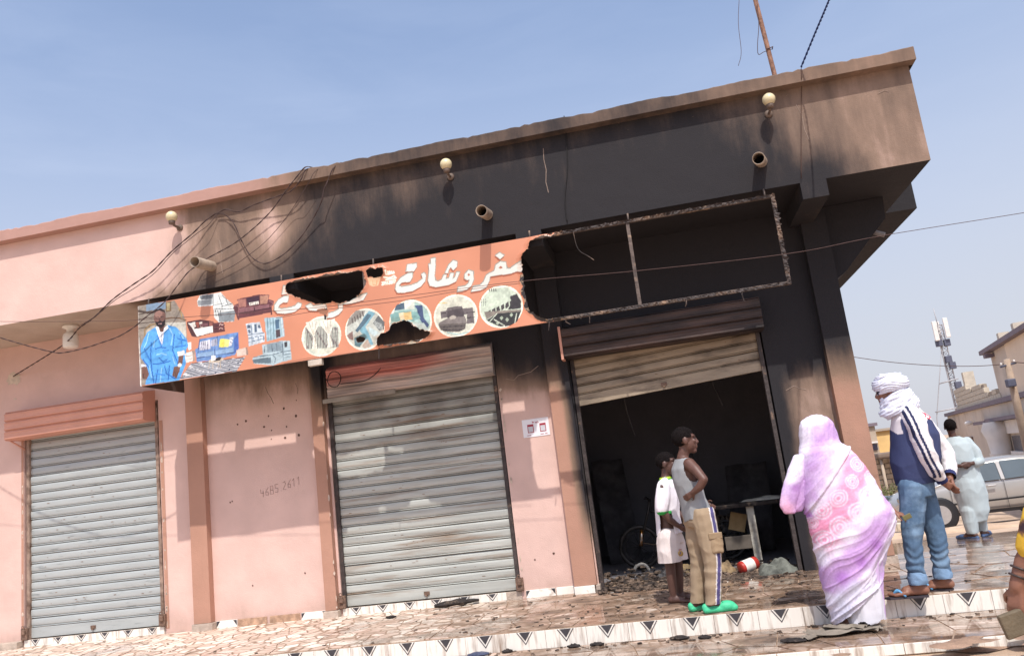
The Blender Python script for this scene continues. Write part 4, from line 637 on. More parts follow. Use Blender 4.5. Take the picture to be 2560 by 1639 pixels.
SIGN_ART2=[('p',(226,186,150),[(-3.072,3.817),(-2.904,3.799),(-2.95,3.703),(-3.012,3.701),(-3.056,3.731)]),('s',(206,150,112),0.01,[(-3.01,3.769),(-3.01,3.723),(-2.968,3.716),(-2.959,3.765)]),('p',(52,44,42),[(-3.625,3.547),(-3.587,3.541),(-3.609,3.406),(-3.634,3.414)]),('p',(150,104,80),[(-3.722,3.544),(-3.635,3.548),(-3.57,3.51),(-3.603,3.46),(-3.678,3.491)])]
SIGN_LETTERS=[([(-4.051,3.766),(-4.105,3.77),(-4.176,3.74),(-4.229,3.683),(-4.235,3.627),(-4.197,3.582),(-4.1,3.562),(-3.982,3.566),(-3.909,3.61),(-3.896,3.645),(-3.936,3.663),(-3.978,3.63),(-4.076,3.62),(-4.154,3.625),(-4.188,3.648),(-4.166,3.68),(-4.124,3.701),(-4.069,3.692),(-4.053,3.738)],[]),([(-4.106,3.898),(-4.058,3.884),(-4.069,3.797),(-4.128,3.798)],[]),([(-3.843,3.61),(-3.783,3.63),(-3.756,3.596),(-3.602,3.593),(-3.593,3.542),(-3.694,3.53),(-3.804,3.556)],[]),([(-3.394,3.559),(-3.405,3.493),(-3.451,3.452),(-3.525,3.427),(-3.59,3.429),(-3.573,3.479),(-3.505,3.489),(-3.444,3.508),(-3.441,3.567)],[]),([(-3.394,3.556),(-3.229,3.602),(-3.131,3.632),(-3.091,3.638),(-3.142,3.57),(-3.309,3.549)],[]),([(-2.579,3.891),(-2.476,3.889),(-2.474,3.846),(-2.511,3.804),(-2.602,3.814)],[]),([(-2.53,3.785),(-2.585,3.786),(-2.67,3.75),(-2.73,3.69),(-2.747,3.632),(-2.727,3.586),(-2.647,3.571),(-2.545,3.576),(-2.45,3.61),(-2.392,3.663),(-2.374,3.73),(-2.393,3.762),(-2.425,3.751),(-2.414,3.697),(-2.486,3.656),(-2.569,3.64),(-2.671,3.641),(-2.707,3.666),(-2.665,3.697),(-2.57,3.687),(-2.534,3.737)],[]),([(-2.297,3.909),(-2.246,3.91),(-2.255,3.81),(-2.275,3.713),(-2.273,3.656),(-2.245,3.63),(-2.193,3.647),(-2.168,3.695),(-2.138,3.692),(-2.151,3.647),(-2.113,3.645),(-2.087,3.701),(-2.051,3.697),(-2.072,3.638),(-2.041,3.645),(-2.015,3.704),(-1.982,3.695),(-2.036,3.6),(-2.121,3.575),(-2.271,3.574),(-2.339,3.602),(-2.355,3.666),(-2.327,3.793),(-2.327,3.853),(-2.303,3.847)],[]),([(-2.148,3.717),(-2.096,3.803),(-2.041,3.846),(-1.998,3.822),(-2.008,3.767),(-2.051,3.733),(-2.077,3.777),(-2.107,3.742),(-2.116,3.71)],[]),([(-1.925,3.663),(-1.877,3.705),(-1.828,3.678),(-1.833,3.588),(-1.866,3.524),(-1.932,3.483),(-2.032,3.476),(-2.016,3.529),(-1.937,3.526),(-1.892,3.556),(-1.877,3.597),(-1.909,3.595),(-1.934,3.619)],[[(-1.896,3.658),(-1.873,3.666),(-1.868,3.643),(-1.889,3.633)]]),([(-1.682,3.612),(-1.634,3.633),(-1.656,3.548),(-1.704,3.475),(-1.767,3.456),(-1.873,3.454),(-1.845,3.51),(-1.771,3.508),(-1.719,3.547)],[]),([(-1.673,3.616),(-1.587,3.645),(-1.562,3.71),(-1.507,3.738),(-1.449,3.72),(-1.444,3.65),(-1.412,3.638),(-1.349,3.673),(-1.296,3.695),(-1.248,3.705),(-1.264,3.577),(-1.339,3.6),(-1.419,3.584),(-1.525,3.591),(-1.637,3.59)],[[(-1.535,3.675),(-1.509,3.689),(-1.489,3.666),(-1.518,3.653)]]),([(-1.551,3.816),(-1.505,3.842),(-1.457,3.801),(-1.506,3.768)],[])]
SIGN_SMALL=[(0.012,[(-2.841,3.865),(-2.839,3.814)]),(0.012,[(-2.822,3.816),(-2.817,3.847),(-2.813,3.814),(-2.799,3.844),(-2.794,3.814),(-2.777,3.84),(-2.768,3.813),(-2.75,3.836),(-2.747,3.815)]),(0.012,[(-2.871,3.79),(-2.817,3.773),(-2.784,3.775),(-2.75,3.785),(-2.729,3.758)]),(0.012,[(-2.851,3.756),(-2.734,3.755)]),(0.008,[(-2.903,3.736),(-2.889,3.734),(-2.89,3.717),(-2.906,3.703),(-2.892,3.701)]),(0.008,[(-2.881,3.736),(-2.867,3.733),(-2.879,3.702)]),(0.008,[(-2.853,3.701),(-2.85,3.734),(-2.861,3.716),(-2.848,3.714)]),(0.008,[(-2.831,3.734),(-2.834,3.701)]),(0.008,[(-2.816,3.735),(-2.803,3.733),(-2.812,3.718),(-2.805,3.713),(-2.806,3.7),(-2.82,3.702)]),(0.008,[(-2.795,3.735),(-2.781,3.732),(-2.784,3.7),(-2.798,3.702),(-2.795,3.735)]),(0.008,[(-2.773,3.735),(-2.76,3.732),(-2.771,3.701)]),(0.008,[(-2.752,3.734),(-2.738,3.732),(-2.75,3.701)])]
SIGN_HOLES=[[(-4.074,3.864),(-4.036,3.905),(-3.927,3.925),(-3.76,3.925),(-3.615,3.919),(-3.47,3.917),(-3.278,3.917),(-3.145,3.904),(-3.11,3.87),(-3.107,3.73),(-3.158,3.646),(-3.238,3.604),(-3.402,3.584),(-3.593,3.593),(-3.782,3.647),(-3.951,3.722),(-4.064,3.797)],[(-3.075,3.892),(-3.021,3.915),(-2.957,3.888),(-2.881,3.891),(-2.869,3.856),(-2.907,3.807),(-2.984,3.793),(-3.058,3.819)],[(-3.019,3.106),(-2.964,3.137),(-2.861,3.15),(-2.824,3.214),(-2.76,3.249),(-2.679,3.246),(-2.612,3.21),(-2.567,3.154),(-2.461,3.107),(-2.405,3.069),(-2.403,3.04),(-2.47,3.021),(-2.613,2.999),(-2.834,3.003),(-3.016,3.021)],[(-3.26,3.132),(-3.222,3.144),(-3.181,3.12),(-3.198,3.086),(-3.254,3.09)],[(-0.375,3.933),(-0.897,3.932),(-0.997,3.928),(-1.066,3.919),(-1.127,3.892),(-1.166,3.819),(-1.229,3.781),(-1.259,3.736),(-1.278,3.542),(-1.282,3.396),(-1.281,3.289),(-1.271,3.2),(-1.245,3.118),(-1.176,3.059),(-1.069,3.006),(-1.019,3.003),(-0.79,2.978),(-0.508,2.999)]]
CABLES={'a':[(-4.936,-1.09,4.957),(-5.079,-1.12,4.864),(-5.218,-1.14,4.744),(-5.506,-1.16,4.552),(-5.767,-1.16,4.351),(-6.061,-1.14,4.229),(-6.373,-1.1,4.102),(-6.715,-1.0,3.949),(-7.037,-0.85,3.896),(-7.34,-0.65,3.833),(-7.606,-0.5,3.792),(-8.182,-0.25,3.711),(-8.784,-0.01,3.62)],'b':[(-4.921,-1.1,4.931),(-5.022,-1.15,4.794),(-5.18,-1.17,4.699),(-5.467,-1.19,4.517),(-5.704,-1.19,4.323),(-5.998,-1.17,4.182),(-6.307,-1.13,4.085),(-6.632,-1.05,3.956),(-6.933,-0.95,3.902)],'c':[(-7.909,-1.3,3.877),(-7.643,-1.3,3.758),(-7.337,-1.3,3.633),(-7.036,-1.3,3.52),(-6.887,-1.3,3.492),(-6.611,-1.3,3.504),(-6.401,-1.3,3.532),(-6.149,-1.3,3.575),(-5.94,-1.3,3.656),(-5.792,-1.3,3.746),(-5.555,-1.28,3.892),(-5.397,-1.26,4.061),(-5.286,-1.2,4.229),(-5.201,-1.15,4.315),(-5.082,-1.12,4.39),(-4.705,-1.12,4.519),(-4.41,-1.12,4.681),(-4.187,-1.14,4.83),(-4.033,-1.19,4.941),(-3.92,-1.2,5.053),(-3.802,-1.2,5.167),(-3.689,-1.19,5.277),(-3.637,-1.12,5.354)],'d':[(-4.921,-1.1,4.941),(-4.818,-1.1,4.918),(-4.702,-1.1,4.78),(-4.613,-1.1,4.547),(-4.504,-1.1,4.332),(-4.369,-1.1,4.222),(-4.249,-1.1,4.22),(-4.064,-1.1,4.293),(-3.875,-1.1,4.433),(-3.715,-1.12,4.592),(-3.592,-1.15,4.733),(-3.517,-1.19,4.822),(-3.479,-1.2,4.928),(-3.405,-1.2,5.069),(-3.341,-1.19,5.187),(-3.284,-1.12,5.292)],'e':[(-5.175,-1.09,4.14),(-5.023,-1.1,4.17),(-4.732,-1.1,4.256),(-4.517,-1.11,4.351),(-4.308,-1.11,4.47),(-4.095,-1.11,4.645),(-3.912,-1.13,4.82),(-3.775,-1.19,4.93),(-3.661,-1.2,5.061),(-3.573,-1.2,5.181),(-3.495,-1.18,5.291)],'f':[(-4.92,-1.1,4.945),(-4.783,-1.12,4.968),(-4.621,-1.12,4.908),(-4.423,-1.14,4.943),(-4.249,-1.16,4.963),(-4.035,-1.18,4.984),(-3.888,-1.19,5.011),(-3.756,-1.2,5.119),(-3.689,-1.2,5.224),(-3.646,-1.17,5.326)],'w1':[(-7.754,-1.5,3.979),(-6.499,-1.5,3.779),(-5.751,-1.5,3.675),(-4.462,-1.5,3.548),(-3.504,-1.5,3.462),(-2.579,-1.5,3.427),(-1.256,-1.5,3.378),(-0.01,-1.5,3.281),(1.441,-1.5,3.204),(2.31,-1.5,3.229),(3.739,-1.5,3.226)],'w2':[(-4.082,-1.4,3.45),(-3.551,-1.4,3.452),(-2.616,-1.4,3.409),(-1.935,-1.4,3.409),(-1.274,-1.4,3.382)],'blue':[(1.793,-1.075,4.082),(1.911,-1.075,4.728),(1.988,-1.075,5.121),(1.973,-1.19,5.141),(1.992,-1.19,5.267),(2.102,-1.5,5.429),(2.175,-2.0,5.508),(2.176,-2.8,5.468)],'h1':[(1.543,-1.0,6.325),(1.481,-1.0,6.016),(1.454,-1.0,5.677),(1.396,-1.0,5.52)],'h2':[(1.872,-0.6,5.842),(1.77,-0.6,5.825),(1.704,-0.6,5.81),(1.714,-0.62,5.929),(1.766,-0.64,6.161),(1.792,-0.66,6.453)],'loop':[(-0.583,-1.08,5.309),(-0.587,-1.07,5.118),(-0.63,-1.07,4.691),(-0.707,-1.07,4.325),(-0.715,-1.07,4.068)],'dangle':[(-0.657,-1.15,3.926),(-0.645,-1.16,3.774),(-0.613,-1.17,3.684),(-0.534,-1.18,3.613),(-0.475,-1.2,3.552)],'far':[(6.519,20.0,4.342),(8.408,20.0,3.774),(10.401,20.0,3.381),(12.145,20.0,3.262)]}
# ================================================================== roller shutters
M_sh1 = mat('light_grey_shutter_steel', lin(172, 177, 176), .45, .07, 4.0, .08, 50, metal=.15, second=lin(132, 138, 138), smin=.60, smax=.72, sscale=9, stretch=(.4, 1, 3))
M_sh2 = mat('rust_streaked_shutter_steel', lin(176, 178, 172), .5, .16, 5.0, .1, 40, metal=.15, second=lin(132, 106, 82), smin=.52, smax=.74, sscale=4, stretch=(.22, 1, 3.2))
M_sh3 = mat('scorched_shutter_steel', lin(158, 142, 122), .6, .2, 4.0, .15, 40, metal=.1, second=lin(70, 58, 50), smin=.5, smax=.72, sscale=3, stretch=(.5, 1, 2))
def add_soot_by_height(m, z0, z1):
    n, l = m.node_tree.nodes, m.node_tree.links; p = n['Principled BSDF']; src = p.inputs['Base Color'].links[0].from_socket
    g = n.new('ShaderNodeNewGeometry'); sx = n.new('ShaderNodeSeparateXYZ'); l.new(g.outputs['Position'], sx.inputs[0])
    t = n.new('ShaderNodeTexNoise'); t.inputs['Scale'].default_value = 2.2; t.inputs['Detail'].default_value = 7; l.new(g.outputs['Position'], t.inputs['Vector'])
    a = n.new('ShaderNodeMath'); a.operation = 'MULTIPLY_ADD'; a.inputs[1].default_value = 1.6; l.new(t.outputs[0], a.inputs[0]); l.new(sx.outputs[2], a.inputs[2])
    r = n.new('ShaderNodeMapRange'); r.interpolation_type = 'SMOOTHSTEP'; r.inputs[1].default_value = z0+.8; r.inputs[2].default_value = z1+.8; r.inputs[4].default_value = .8; l.new(a.outputs[0], r.inputs[0])
    mx = n.new('ShaderNodeMixRGB'); mx.inputs[2].default_value = (*lin(74, 64, 58), 1); l.new(r.outputs[0], mx.inputs[0]); l.new(src, mx.inputs[1]); l.new(mx.outputs[0], p.inputs['Base Color'])
add_soot_by_height(M_sh2, 1.7, 3.0)
M_rail = mat('shutter_guide_steel', lin(150, 128, 114), .6, .3, 14, .3, 50, second=lin(92, 66, 52), sscale=8)
M_railb = mat('charred_guide_steel', lin(64, 56, 54), .7, .4, 14, .3, 50, second=lin(140, 112, 92), smin=.58, smax=.7, sscale=8)
M_lock = mat('rusty_lock_steel', lin(116, 92, 78), .7, .4, 30, .5, 60)
M_chip = mat('scraped_rust_spot', lin(118, 84, 58), .8, .3, 30)

SLAT = [(.014, 0), (.006, .003), (-.010, .005), (-.014, .010), (-.010, .015), (.006, .017), (.006, .020), (-.010, .022), (-.015, .036), (-.0165, .060), (-.015, .084), (-.010, .100), (.006, .103), (.014, .106)]
def slat_mesh(w, h):
    k = h/.106; bm = bmesh.new()
    A = [bm.verts.new((0, y, z*k)) for y, z in SLAT]; B = [bm.verts.new((w, y, z*k)) for y, z in SLAT]
    for i in range(len(A)-1): bm.faces.new((A[i], B[i], B[i+1], A[i+1]))
    bm.faces.new(A); bm.faces.new(B[::-1])
    return bm_mesh(bm)

def hood(parent, x0, x1, z0, z1, m, y=-.25, dent=0.0):
    h = z1-z0
    prof = [(0, z0), (y+.02, z0-.004), (y, z0+.004)]
    for k in range(3):
        a = z0+h*(k+.06)/3; b = z0+h*(k+.86)/3
        prof += [(y+.004, a), (y-.016, a+.010), (y-.018, a+.022), (y-.010, a+.034), (y-.011, b-.02), (y-.018, b-.008), (y-.014, b+.004), (y+.008, b+.010), (y+.010, z0+h*(k+.96)/3)]
    prof += [(y, z1), (y+.012, z1+.012), (0, z1+.05)]
    n = 60; bm = bmesh.new(); rows = []
    for i in range(n+1):
        x = x0+(x1-x0)*i/n
        d = dent*noise.noise((x*1.2, z0*3, 1.0))
        rows.append([bm.verts.new((x, yy+d*abs(yy)*3, zz+d*.4*(abs(yy) > .1))) for yy, zz in prof])
    for A, B in zip(rows, rows[1:]):
        for k in range(len(A)-1): bm.faces.new((A[k], B[k], B[k+1], A[k+1]))
    bm.faces.new(rows[0][::-1]); bm.faces.new(rows[-1])
    return link('hood', bm_mesh(bm), m, parent)

def shutter(label, x0, x1, z0, ztop, n, m, mr, lock=True, tilt=0.0):
    root = thing('roller_shutter', label, 'shutter', ((x0+x1)/2, .06, z0))
    h = (ztop-z0-.13)/n; me = slat_mesh(x1-x0-.06, h)
    rs = random.Random(int(x0*100))
    T = lambda x: (x-(x0+x1)/2)*tilt
    for k in range(n):
        o = link('slat', me, m, root); o.location = (x0+.03, .055+rs.uniform(-.005, .004), z0+.13+h*k+T(x0))
        o.rotation_euler = (rs.uniform(-.03, .03), -tilt+rs.uniform(-.0012, .0012), rs.uniform(-.0022, .0022))
    br = link('bottom_rail', box(0, x1-x0-.06, -.014, .02, 0, .128, .004), m, root); br.location = (x0+.03, .052, z0+T(x0)); br.rotation_euler = (0, -tilt, 0)
    bm = bmesh.new(); add_box(bm, .45*(x1-x0), .45*(x1-x0)+.07, -.03, -.012, .045, .085, bevel=.004); add_box(bm, .45*(x1-x0)+.02, .45*(x1-x0)+.045, -.04, -.012, .03, .05)
    o = link('latch', bm_mesh(bm), M_lock, br)
    for s, xx in ((1, x0), (-1, x1)):
        link('guide_rail', box(min(xx, xx+s*.045), max(xx, xx+s*.045), .006, .085, max(z0-.05, .0) if not tilt else 0.02, ztop+.1, .003), mr, root)
        if lock:
            bm = bmesh.new(); add_box(bm, xx+s*.0-.045, xx+s*.0+.045, -.045, .004, z0-.005, z0+.14, bevel=.006); add_box(bm, xx-.02, xx+.03, -.07, -.045, z0+.06, z0+.13, bevel=.01)
            add_tube(bm, spline([(xx-.012, -.06, z0+.13), (xx-.01, -.062, z0+.17), (xx+.015, -.062, z0+.17), (xx+.02, -.06, z0+.13)], 4), .006, 6)
            link('lock', bm_mesh(bm), M_lock, root)
    # scratches and rust chips in the paint
    bm = bmesh.new()
    for k in range(70 if m is not M_sh3 else 24):
        s = rs.randrange(n); x = rs.uniform(x0+.12, x1-.2); z = z0+.13+h*s+h*rs.uniform(.35, .75)+T(x)
        w = rs.uniform(.01, .05); hh = rs.uniform(.003, .007)
        bm.faces.new([bm.verts.new(p) for p in ((x, .0365, z), (x+w, .0365, z+w*tilt), (x+w*.8, .0368, z+hh), (x+w*.2, .0368, z+hh))])
    tag(link('paint_chip', bm_mesh(bm, recalc=False), M_chip, root), kind='stuff')
    return root

M_hood1 = mat('salmon_hood_paint', lin(204, 150, 131), .55, .08, 3, .1, 40)
M_hood2 = mat('half_burnt_hood_paint', lin(198, 116, 104), .6, .2, 3, .2, 40, second=lin(178, 164, 154), smin=.47, smax=.56, sscale=1.5, stretch=(.8, 1, 3))
M_hood3 = mat('charred_hood_paint', lin(78, 60, 54), .6, .4, 2, .25, 40, second=lin(30, 27, 29), smin=.30, smax=.6, sscale=1.6, stretch=(.6, 1, 3))
sh = shutter('clean grey roller shutter under the salmon hood at the left', S1[0]+.03, S1[1]-.02, .10, 2.78, 22, M_sh1, M_rail)
hood(sh, -8.69, -6.60, 2.70, 3.07, M_hood1)
link('bracket', tube([(-8.66, -.20, 2.70), (-8.60, -.01, 2.58)], .012, 6), M_hood1, sh)
sh = shutter('closed rust-streaked roller shutter with half-burnt red hood below the printed sign', S2[0]+.01, S2[1]-.01, .10, 2.78, 22, M_sh2, M_railb)
h2_ = hood(sh, -4.10, -1.94, 2.64, 3.01, mat('scorched_red_and_silver_hood', rough=.5, var=.18, scale=5, attr='Col', bump=.15, bscale=40, stretch=(.5, 1, 3)), y=-.11, dent=.06)
def h2col(p, n):
    k = noise.noise((p.x*1.6, 0, p.z*5))*.35; r_, g_, w_ = lin(194, 124, 114), lin(184, 172, 164), lin(64, 56, 54)
    a = smooth(-2.95, -2.3, p.x+k)*.9+.9*smooth(2.86, 2.76, p.z+.1*k); a = min(1, a); b = .5*smooth(.15, .45, noise.noise((p.x*.9+4, 1, p.z*7))+.3*smooth(2.9, 3.02, p.z))
    c = [x*(1-a)+y*a for x, y in zip(r_, g_)]
    return [x*(1-b)+y*b for x, y in zip(c, w_)]
set_col(h2_.data, h2col)
link('torn_hood_strip', box(-4.17, -3.2, -.125, -.115, 2.585, 2.64, .004), mat('singed_sheet_metal', lin(150, 142, 132), .5, .4, 6, .2, 30, second=lin(50, 44, 42), sscale=3), sh)
bm = bmesh.new()
add_tube(bm, [(-3.98+.09*math.cos(t), -.15+.01*math.sin(3*t), 2.87+.10*math.sin(t)) for t in [k*.42 for k in range(18)]], .006, 5)
add_tube(bm, spline([(-3.90, -.15, 2.80), (-3.6, -.16, 2.79), (-3.45, -.16, 2.84), (-3.35, -.16, 2.92)], 5), .006, 5)
tag(link('wire_coil', bm_mesh(bm, True), mat('black_cable', lin(36, 32, 32), .7, .2, 20), sh), kind='stuff')
sh = shutter('scorched half-raised roller shutter hanging askew over the burnt-out shop', S3[0]+.01, S3[1]-.02, 2.19, 2.86, 5, M_sh3, M_railb, lock=False, tilt=.055)
hood(sh, -1.04, 1.26, 2.69, 3.05, M_hood3, dent=.03)
link('hood_end', box(-1.075, -1.045, -.27, -.0, 2.67, 3.07, .004), M_hood1, sh)

# ================================================================== printed shop sign
SIGN_X0, SIGN_X1, SIGN_Z0, SIGN_Z1, SIGN_Y = -6.01, 1.49, 2.975, 3.962, -1.12
sign = thing('shop_sign', 'long orange printed sign with white Arabic lettering and burnt holes under the parapet', 'sign', (-2.2, SIGN_Y, SIGN_Z0))

def build_sign_face():
    st = .006
    X = np.arange(SIGN_X0, -.70+st, st); Zv = np.arange(SIGN_Z0, SIGN_Z1+1e-6, st)
    GX, GZ = np.meshgrid(X, Zv)
    col = np.zeros(GX.shape+(3,)); base = np.array(lin(202, 137, 108)); col[:] = base
    col *= (1+.03*np.sin(GX*2.1+GZ*1.3)+.02*np.sin(GX*7.3-GZ*3))[..., None]
    rngn = np.random.RandomState(11)
    def vnoise(cell):
        ny, nx_ = int((Zv[-1]-Zv[0])/cell)+3, int((X[-1]-X[0])/cell)+3; R_ = rngn.rand(ny, nx_)
        fx, fz = (GX-X[0])/cell, (GZ-Zv[0])/cell; i, j = fx.astype(int), fz.astype(int); a, b = fx-i, fz-j; a, b = a*a*(3-2*a), b*b*(3-2*b)
        return (R_[j, i]*(1-a)*(1-b)+R_[j, i+1]*a*(1-b)+R_[j+1, i]*(1-a)*b+R_[j+1, i+1]*a*b)*2-1
    def inside(poly, gx, gz):
        r = np.zeros(gx.shape, bool); n = len(poly); j = n-1
        for i in range(n):
            xi, zi = poly[i]; xj, zj = poly[j]
            if zi != zj:
                r ^= ((zi > gz) != (zj > gz)) & (gx < (xj-xi)*(gz-zi)/(zj-zi)+xi)
            j = i
        return r
    def win(pts, pad=.03):
        a = np.array(pts); i0 = max(0, int((a[:, 0].min()-pad-SIGN_X0)/st)); i1 = min(len(X), int((a[:, 0].max()+pad-SIGN_X0)/st)+2)
        j0 = max(0, int((a[:, 1].min()-pad-SIGN_Z0)/st)); j1 = min(len(Zv), int((a[:, 1].max()+pad-SIGN_Z0)/st)+2)
        return slice(j0, j1), slice(i0, i1)
    def segd(pts, gx, gz):
        d = np.full(gx.shape, 9.0)
        for (ax, az), (bx, bz) in zip(pts, pts[1:]):
            dx, dz = bx-ax, bz-az; L = dx*dx+dz*dz+1e-12
            t = np.clip(((gx-ax)*dx+(gz-az)*dz)/L, 0, 1)
            d = np.minimum(d, np.hypot(gx-ax-t*dx, gz-az-t*dz))
        return d
    def paint(art):
        for a in art:
            if a[0] == 'p':
                w = win(a[2]); m = inside(a[2], GX[w], GZ[w]); col[w][m] = lin(*a[1])
            elif a[0] == 's':
                w = win(a[3]); m = segd(a[3], GX[w], GZ[w]) < max(a[2]/2, .0042); col[w][m] = lin(*a[1])
            else:
                (cx, cz), (rx, rz) = a[2], a[3]
                w = win([(cx-rx, cz-rz), (cx+rx, cz+rz)]); m = ((GX[w]-cx)/rx)**2+((GZ[w]-cz)/rz)**2 < 1; col[w][m] = lin(*a[1])
    # white print edge on the left
    col[:, :4] = lin(236, 232, 226)
    paint(SIGN_ART)
    pic = np.abs(col-base).sum(-1) > .12; tex = 1+.16*vnoise(.05)+.14*vnoise(.02)+.08*vnoise(.012); col[pic] *= tex[pic][:, None]*.90
    # lettering: brown drop shadow, grey-green rim, white body
    for off, c, grow in (((-.008, -.020), (158, 88, 62), .006), ((0, 0), (142, 154, 146), .008), ((0, -.003), (224, 217, 208), 0)):
        for poly, holes in SIGN_LETTERS:
            pts = [(x+off[0], z+off[1]) for x, z in poly]; w = win(pts, .05)
            m = inside(pts, GX[w], GZ[w])
            if grow: m |= segd(pts+pts[:1], GX[w], GZ[w]) < grow
            for h in holes:
                hp = [(x+off[0], z+off[1]) for x, z in h]; m &= ~inside(hp, GX[w], GZ[w])
            col[w][m] = lin(*c)
    # grey-green brush line inside the letters
    for poly, holes in SIGN_LETTERS:
        cx = sum(p[0] for p in poly)/len(poly); cz = sum(p[1] for p in poly)/len(poly)
        w = win(poly)
        up = [(x, z-.022) for x, z in poly]
        m = inside(poly, GX[w], GZ[w]) & (segd(up+up[:1], GX[w], GZ[w]) < .0045) & ~inside(up, GX[w]+.0, GZ[w]-.012)
        col[w][m] = lin(150, 164, 154)
    for wd, pts in SIGN_SMALL:
        w = win(pts); d = segd(pts, GX[w], GZ[w]); col[w][d < wd*.5+.003] = lin(244, 232, 214)
    paint(SIGN_ART2)
    fade = 1+.05*vnoise(.6)+.03*vnoise(.15); col *= fade[..., None]
    # burnt holes
    rng = np.random.RandomState(5)
    hx = GX+.022*vnoise(.13)+.010*vnoise(.05)+.006*vnoise(.02); hz = GZ+.014*vnoise(.13)+.010*vnoise(.05)+.007*vnoise(.02)
    hole = np.zeros(GX.shape, bool)
    for h in SIGN_HOLES: hole |= inside(h, hx, hz)
    hole |= GX > -.80+.04*np.sin(GZ*30)
    ring = hole.copy(); dist = np.full(GX.shape, 20.0); dist[hole] = 0
    for k in range(1, 13):
        r2 = ring.copy(); r2[1:] |= ring[:-1]; r2[:-1] |= ring[1:]; r2[:, 1:] |= ring[:, :-1]; r2[:, :-1] |= ring[:, 1:]
        dist[r2 & ~ring] = k; ring = r2
    jag = 1.3+2.6*vnoise(.09)+1.2*vnoise(.03)
    col[(dist > 0) & (dist < 1.4+jag*.5)] = lin(60, 46, 40)
    m = (dist >= 1.4+jag*.5) & (dist < 1.9+jag*.7) & (np.sin(GX*13+GZ*29) > .2); col[m] = lin(206, 168, 138)
    m = (dist >= 2.2+jag*.8) & (dist < 12); col[m] = col[m]*(1-.45*np.exp(-dist[m]/4.5))[:, None]*np.array([1, .93, .88])
    # charred, flaking band along the edge of the big burnt stretch
    e = (dist > 0) & (dist < 7+2*np.sin(GZ*40)) & (GX > -1.45) & (GZ < 3.55)
    chk = vnoise(.035)+.6*vnoise(.015) > -.25
    col[e & chk] = lin(58, 52, 50); col[e & ~chk] = lin(158, 136, 112)
    curl = np.where(dist < 12, np.exp(-dist/3.5), 0)
    Yv = SIGN_Y-.004*np.sin(GX*3.3)*np.sin(GZ*5)-curl*.040*(.5+.9*vnoise(.16))-.004*vnoise(.25)
    idx = -np.ones(GX.shape, int)
    ok = ~hole
    q = ok[:-1, :-1] & ok[1:, :-1] & ok[:-1, 1:] & ok[1:, 1:]
    used = np.zeros(GX.shape, bool)
    used[:-1, :-1] |= q; used[1:, :-1] |= q; used[:-1, 1:] |= q; used[1:, 1:] |= q
    idx[used] = np.arange(used.sum())
    verts = np.stack([GX[used], Yv[used], GZ[used]], 1)
    a, b, c, d = idx[:-1, :-1][q], idx[:-1, 1:][q], idx[1:, 1:][q], idx[1:, :-1][q]
    faces = np.stack([a, b, c, d], 1)
    me = bpy.data.meshes.new('sign_face')
    me.vertices.add(len(verts)); me.vertices.foreach_set('co', verts.ravel())
    me.loops.add(faces.size); me.loops.foreach_set('vertex_index', faces.ravel().astype(np.int32))
    me.polygons.add(len(faces)); me.polygons.foreach_set('loop_start', np.arange(0, faces.size, 4, dtype=np.int32))
    me.polygons.foreach_set('loop_total', np.full(len(faces), 4, dtype=np.int32))
    me.update(calc_edges=True); me.shade_smooth()
    ca = me.color_attributes.new('Col', 'FLOAT_COLOR', 'POINT')
    ca.data.foreach_set('color', np.concatenate([col[used], np.ones((len(verts), 1))], 1).ravel())
    return me
M_print = mat('printed_vinyl', rough=.38, var=.03, scale=3, attr='Col', spec=.4)
link('printed_face', build_sign_face(), M_print, sign)

M_fr = mat('charred_frame_steel', lin(92, 80, 74), .7, .5, 12, .4, 40, second=lin(170, 140, 112), smin=.56, smax=.72, sscale=7)
fy0, fy1 = SIGN_Y+.012, SIGN_Y+.047
for nm, x0, x1, z0, z1 in (('top_rail', SIGN_X0, SIGN_X1, SIGN_Z1-.036, SIGN_Z1-.001), ('bottom_rail', SIGN_X0, SIGN_X1, SIGN_Z0+.001, SIGN_Z0+.036)):
    link('frame_rail', box(x0, x1, fy0, fy1, z0, z1, .003), M_fr, sign)
for xx in (SIGN_X0+.0, -3.13, -.085, SIGN_X1-.038):
    link('frame_upright', box(xx, xx+.038, fy0+.001, fy1-.001, SIGN_Z0+.037, SIGN_Z1-.037, .003), M_fr, sign)
link('end_return', box(SIGN_X0-.002, SIGN_X0+.010, fy1+.002, -.25, SIGN_Z0, SIGN_Z1-.05), mat('dark_return_panel', lin(92, 76, 70), .8, .2, 5), sign)
for xx in (-5.9, -4.15, -3.0, -1.15, -.05, 1.9-.5):
    link('hanger', tube([(xx, fy1, SIGN_Z1-.02), (xx, fy1+.01, ZF+.0), (xx, -.2, ZF-.01)][:2], .010, 6), M_fr, sign)
link('fixing_block', box(-3.87, -3.70, SIGN_Y+.0, SIGN_Y+.06, SIGN_Z0-.075, SIGN_Z0-.003, .006), mat('pale_block', lin(190, 178, 164), .8, .2, 20), sign)
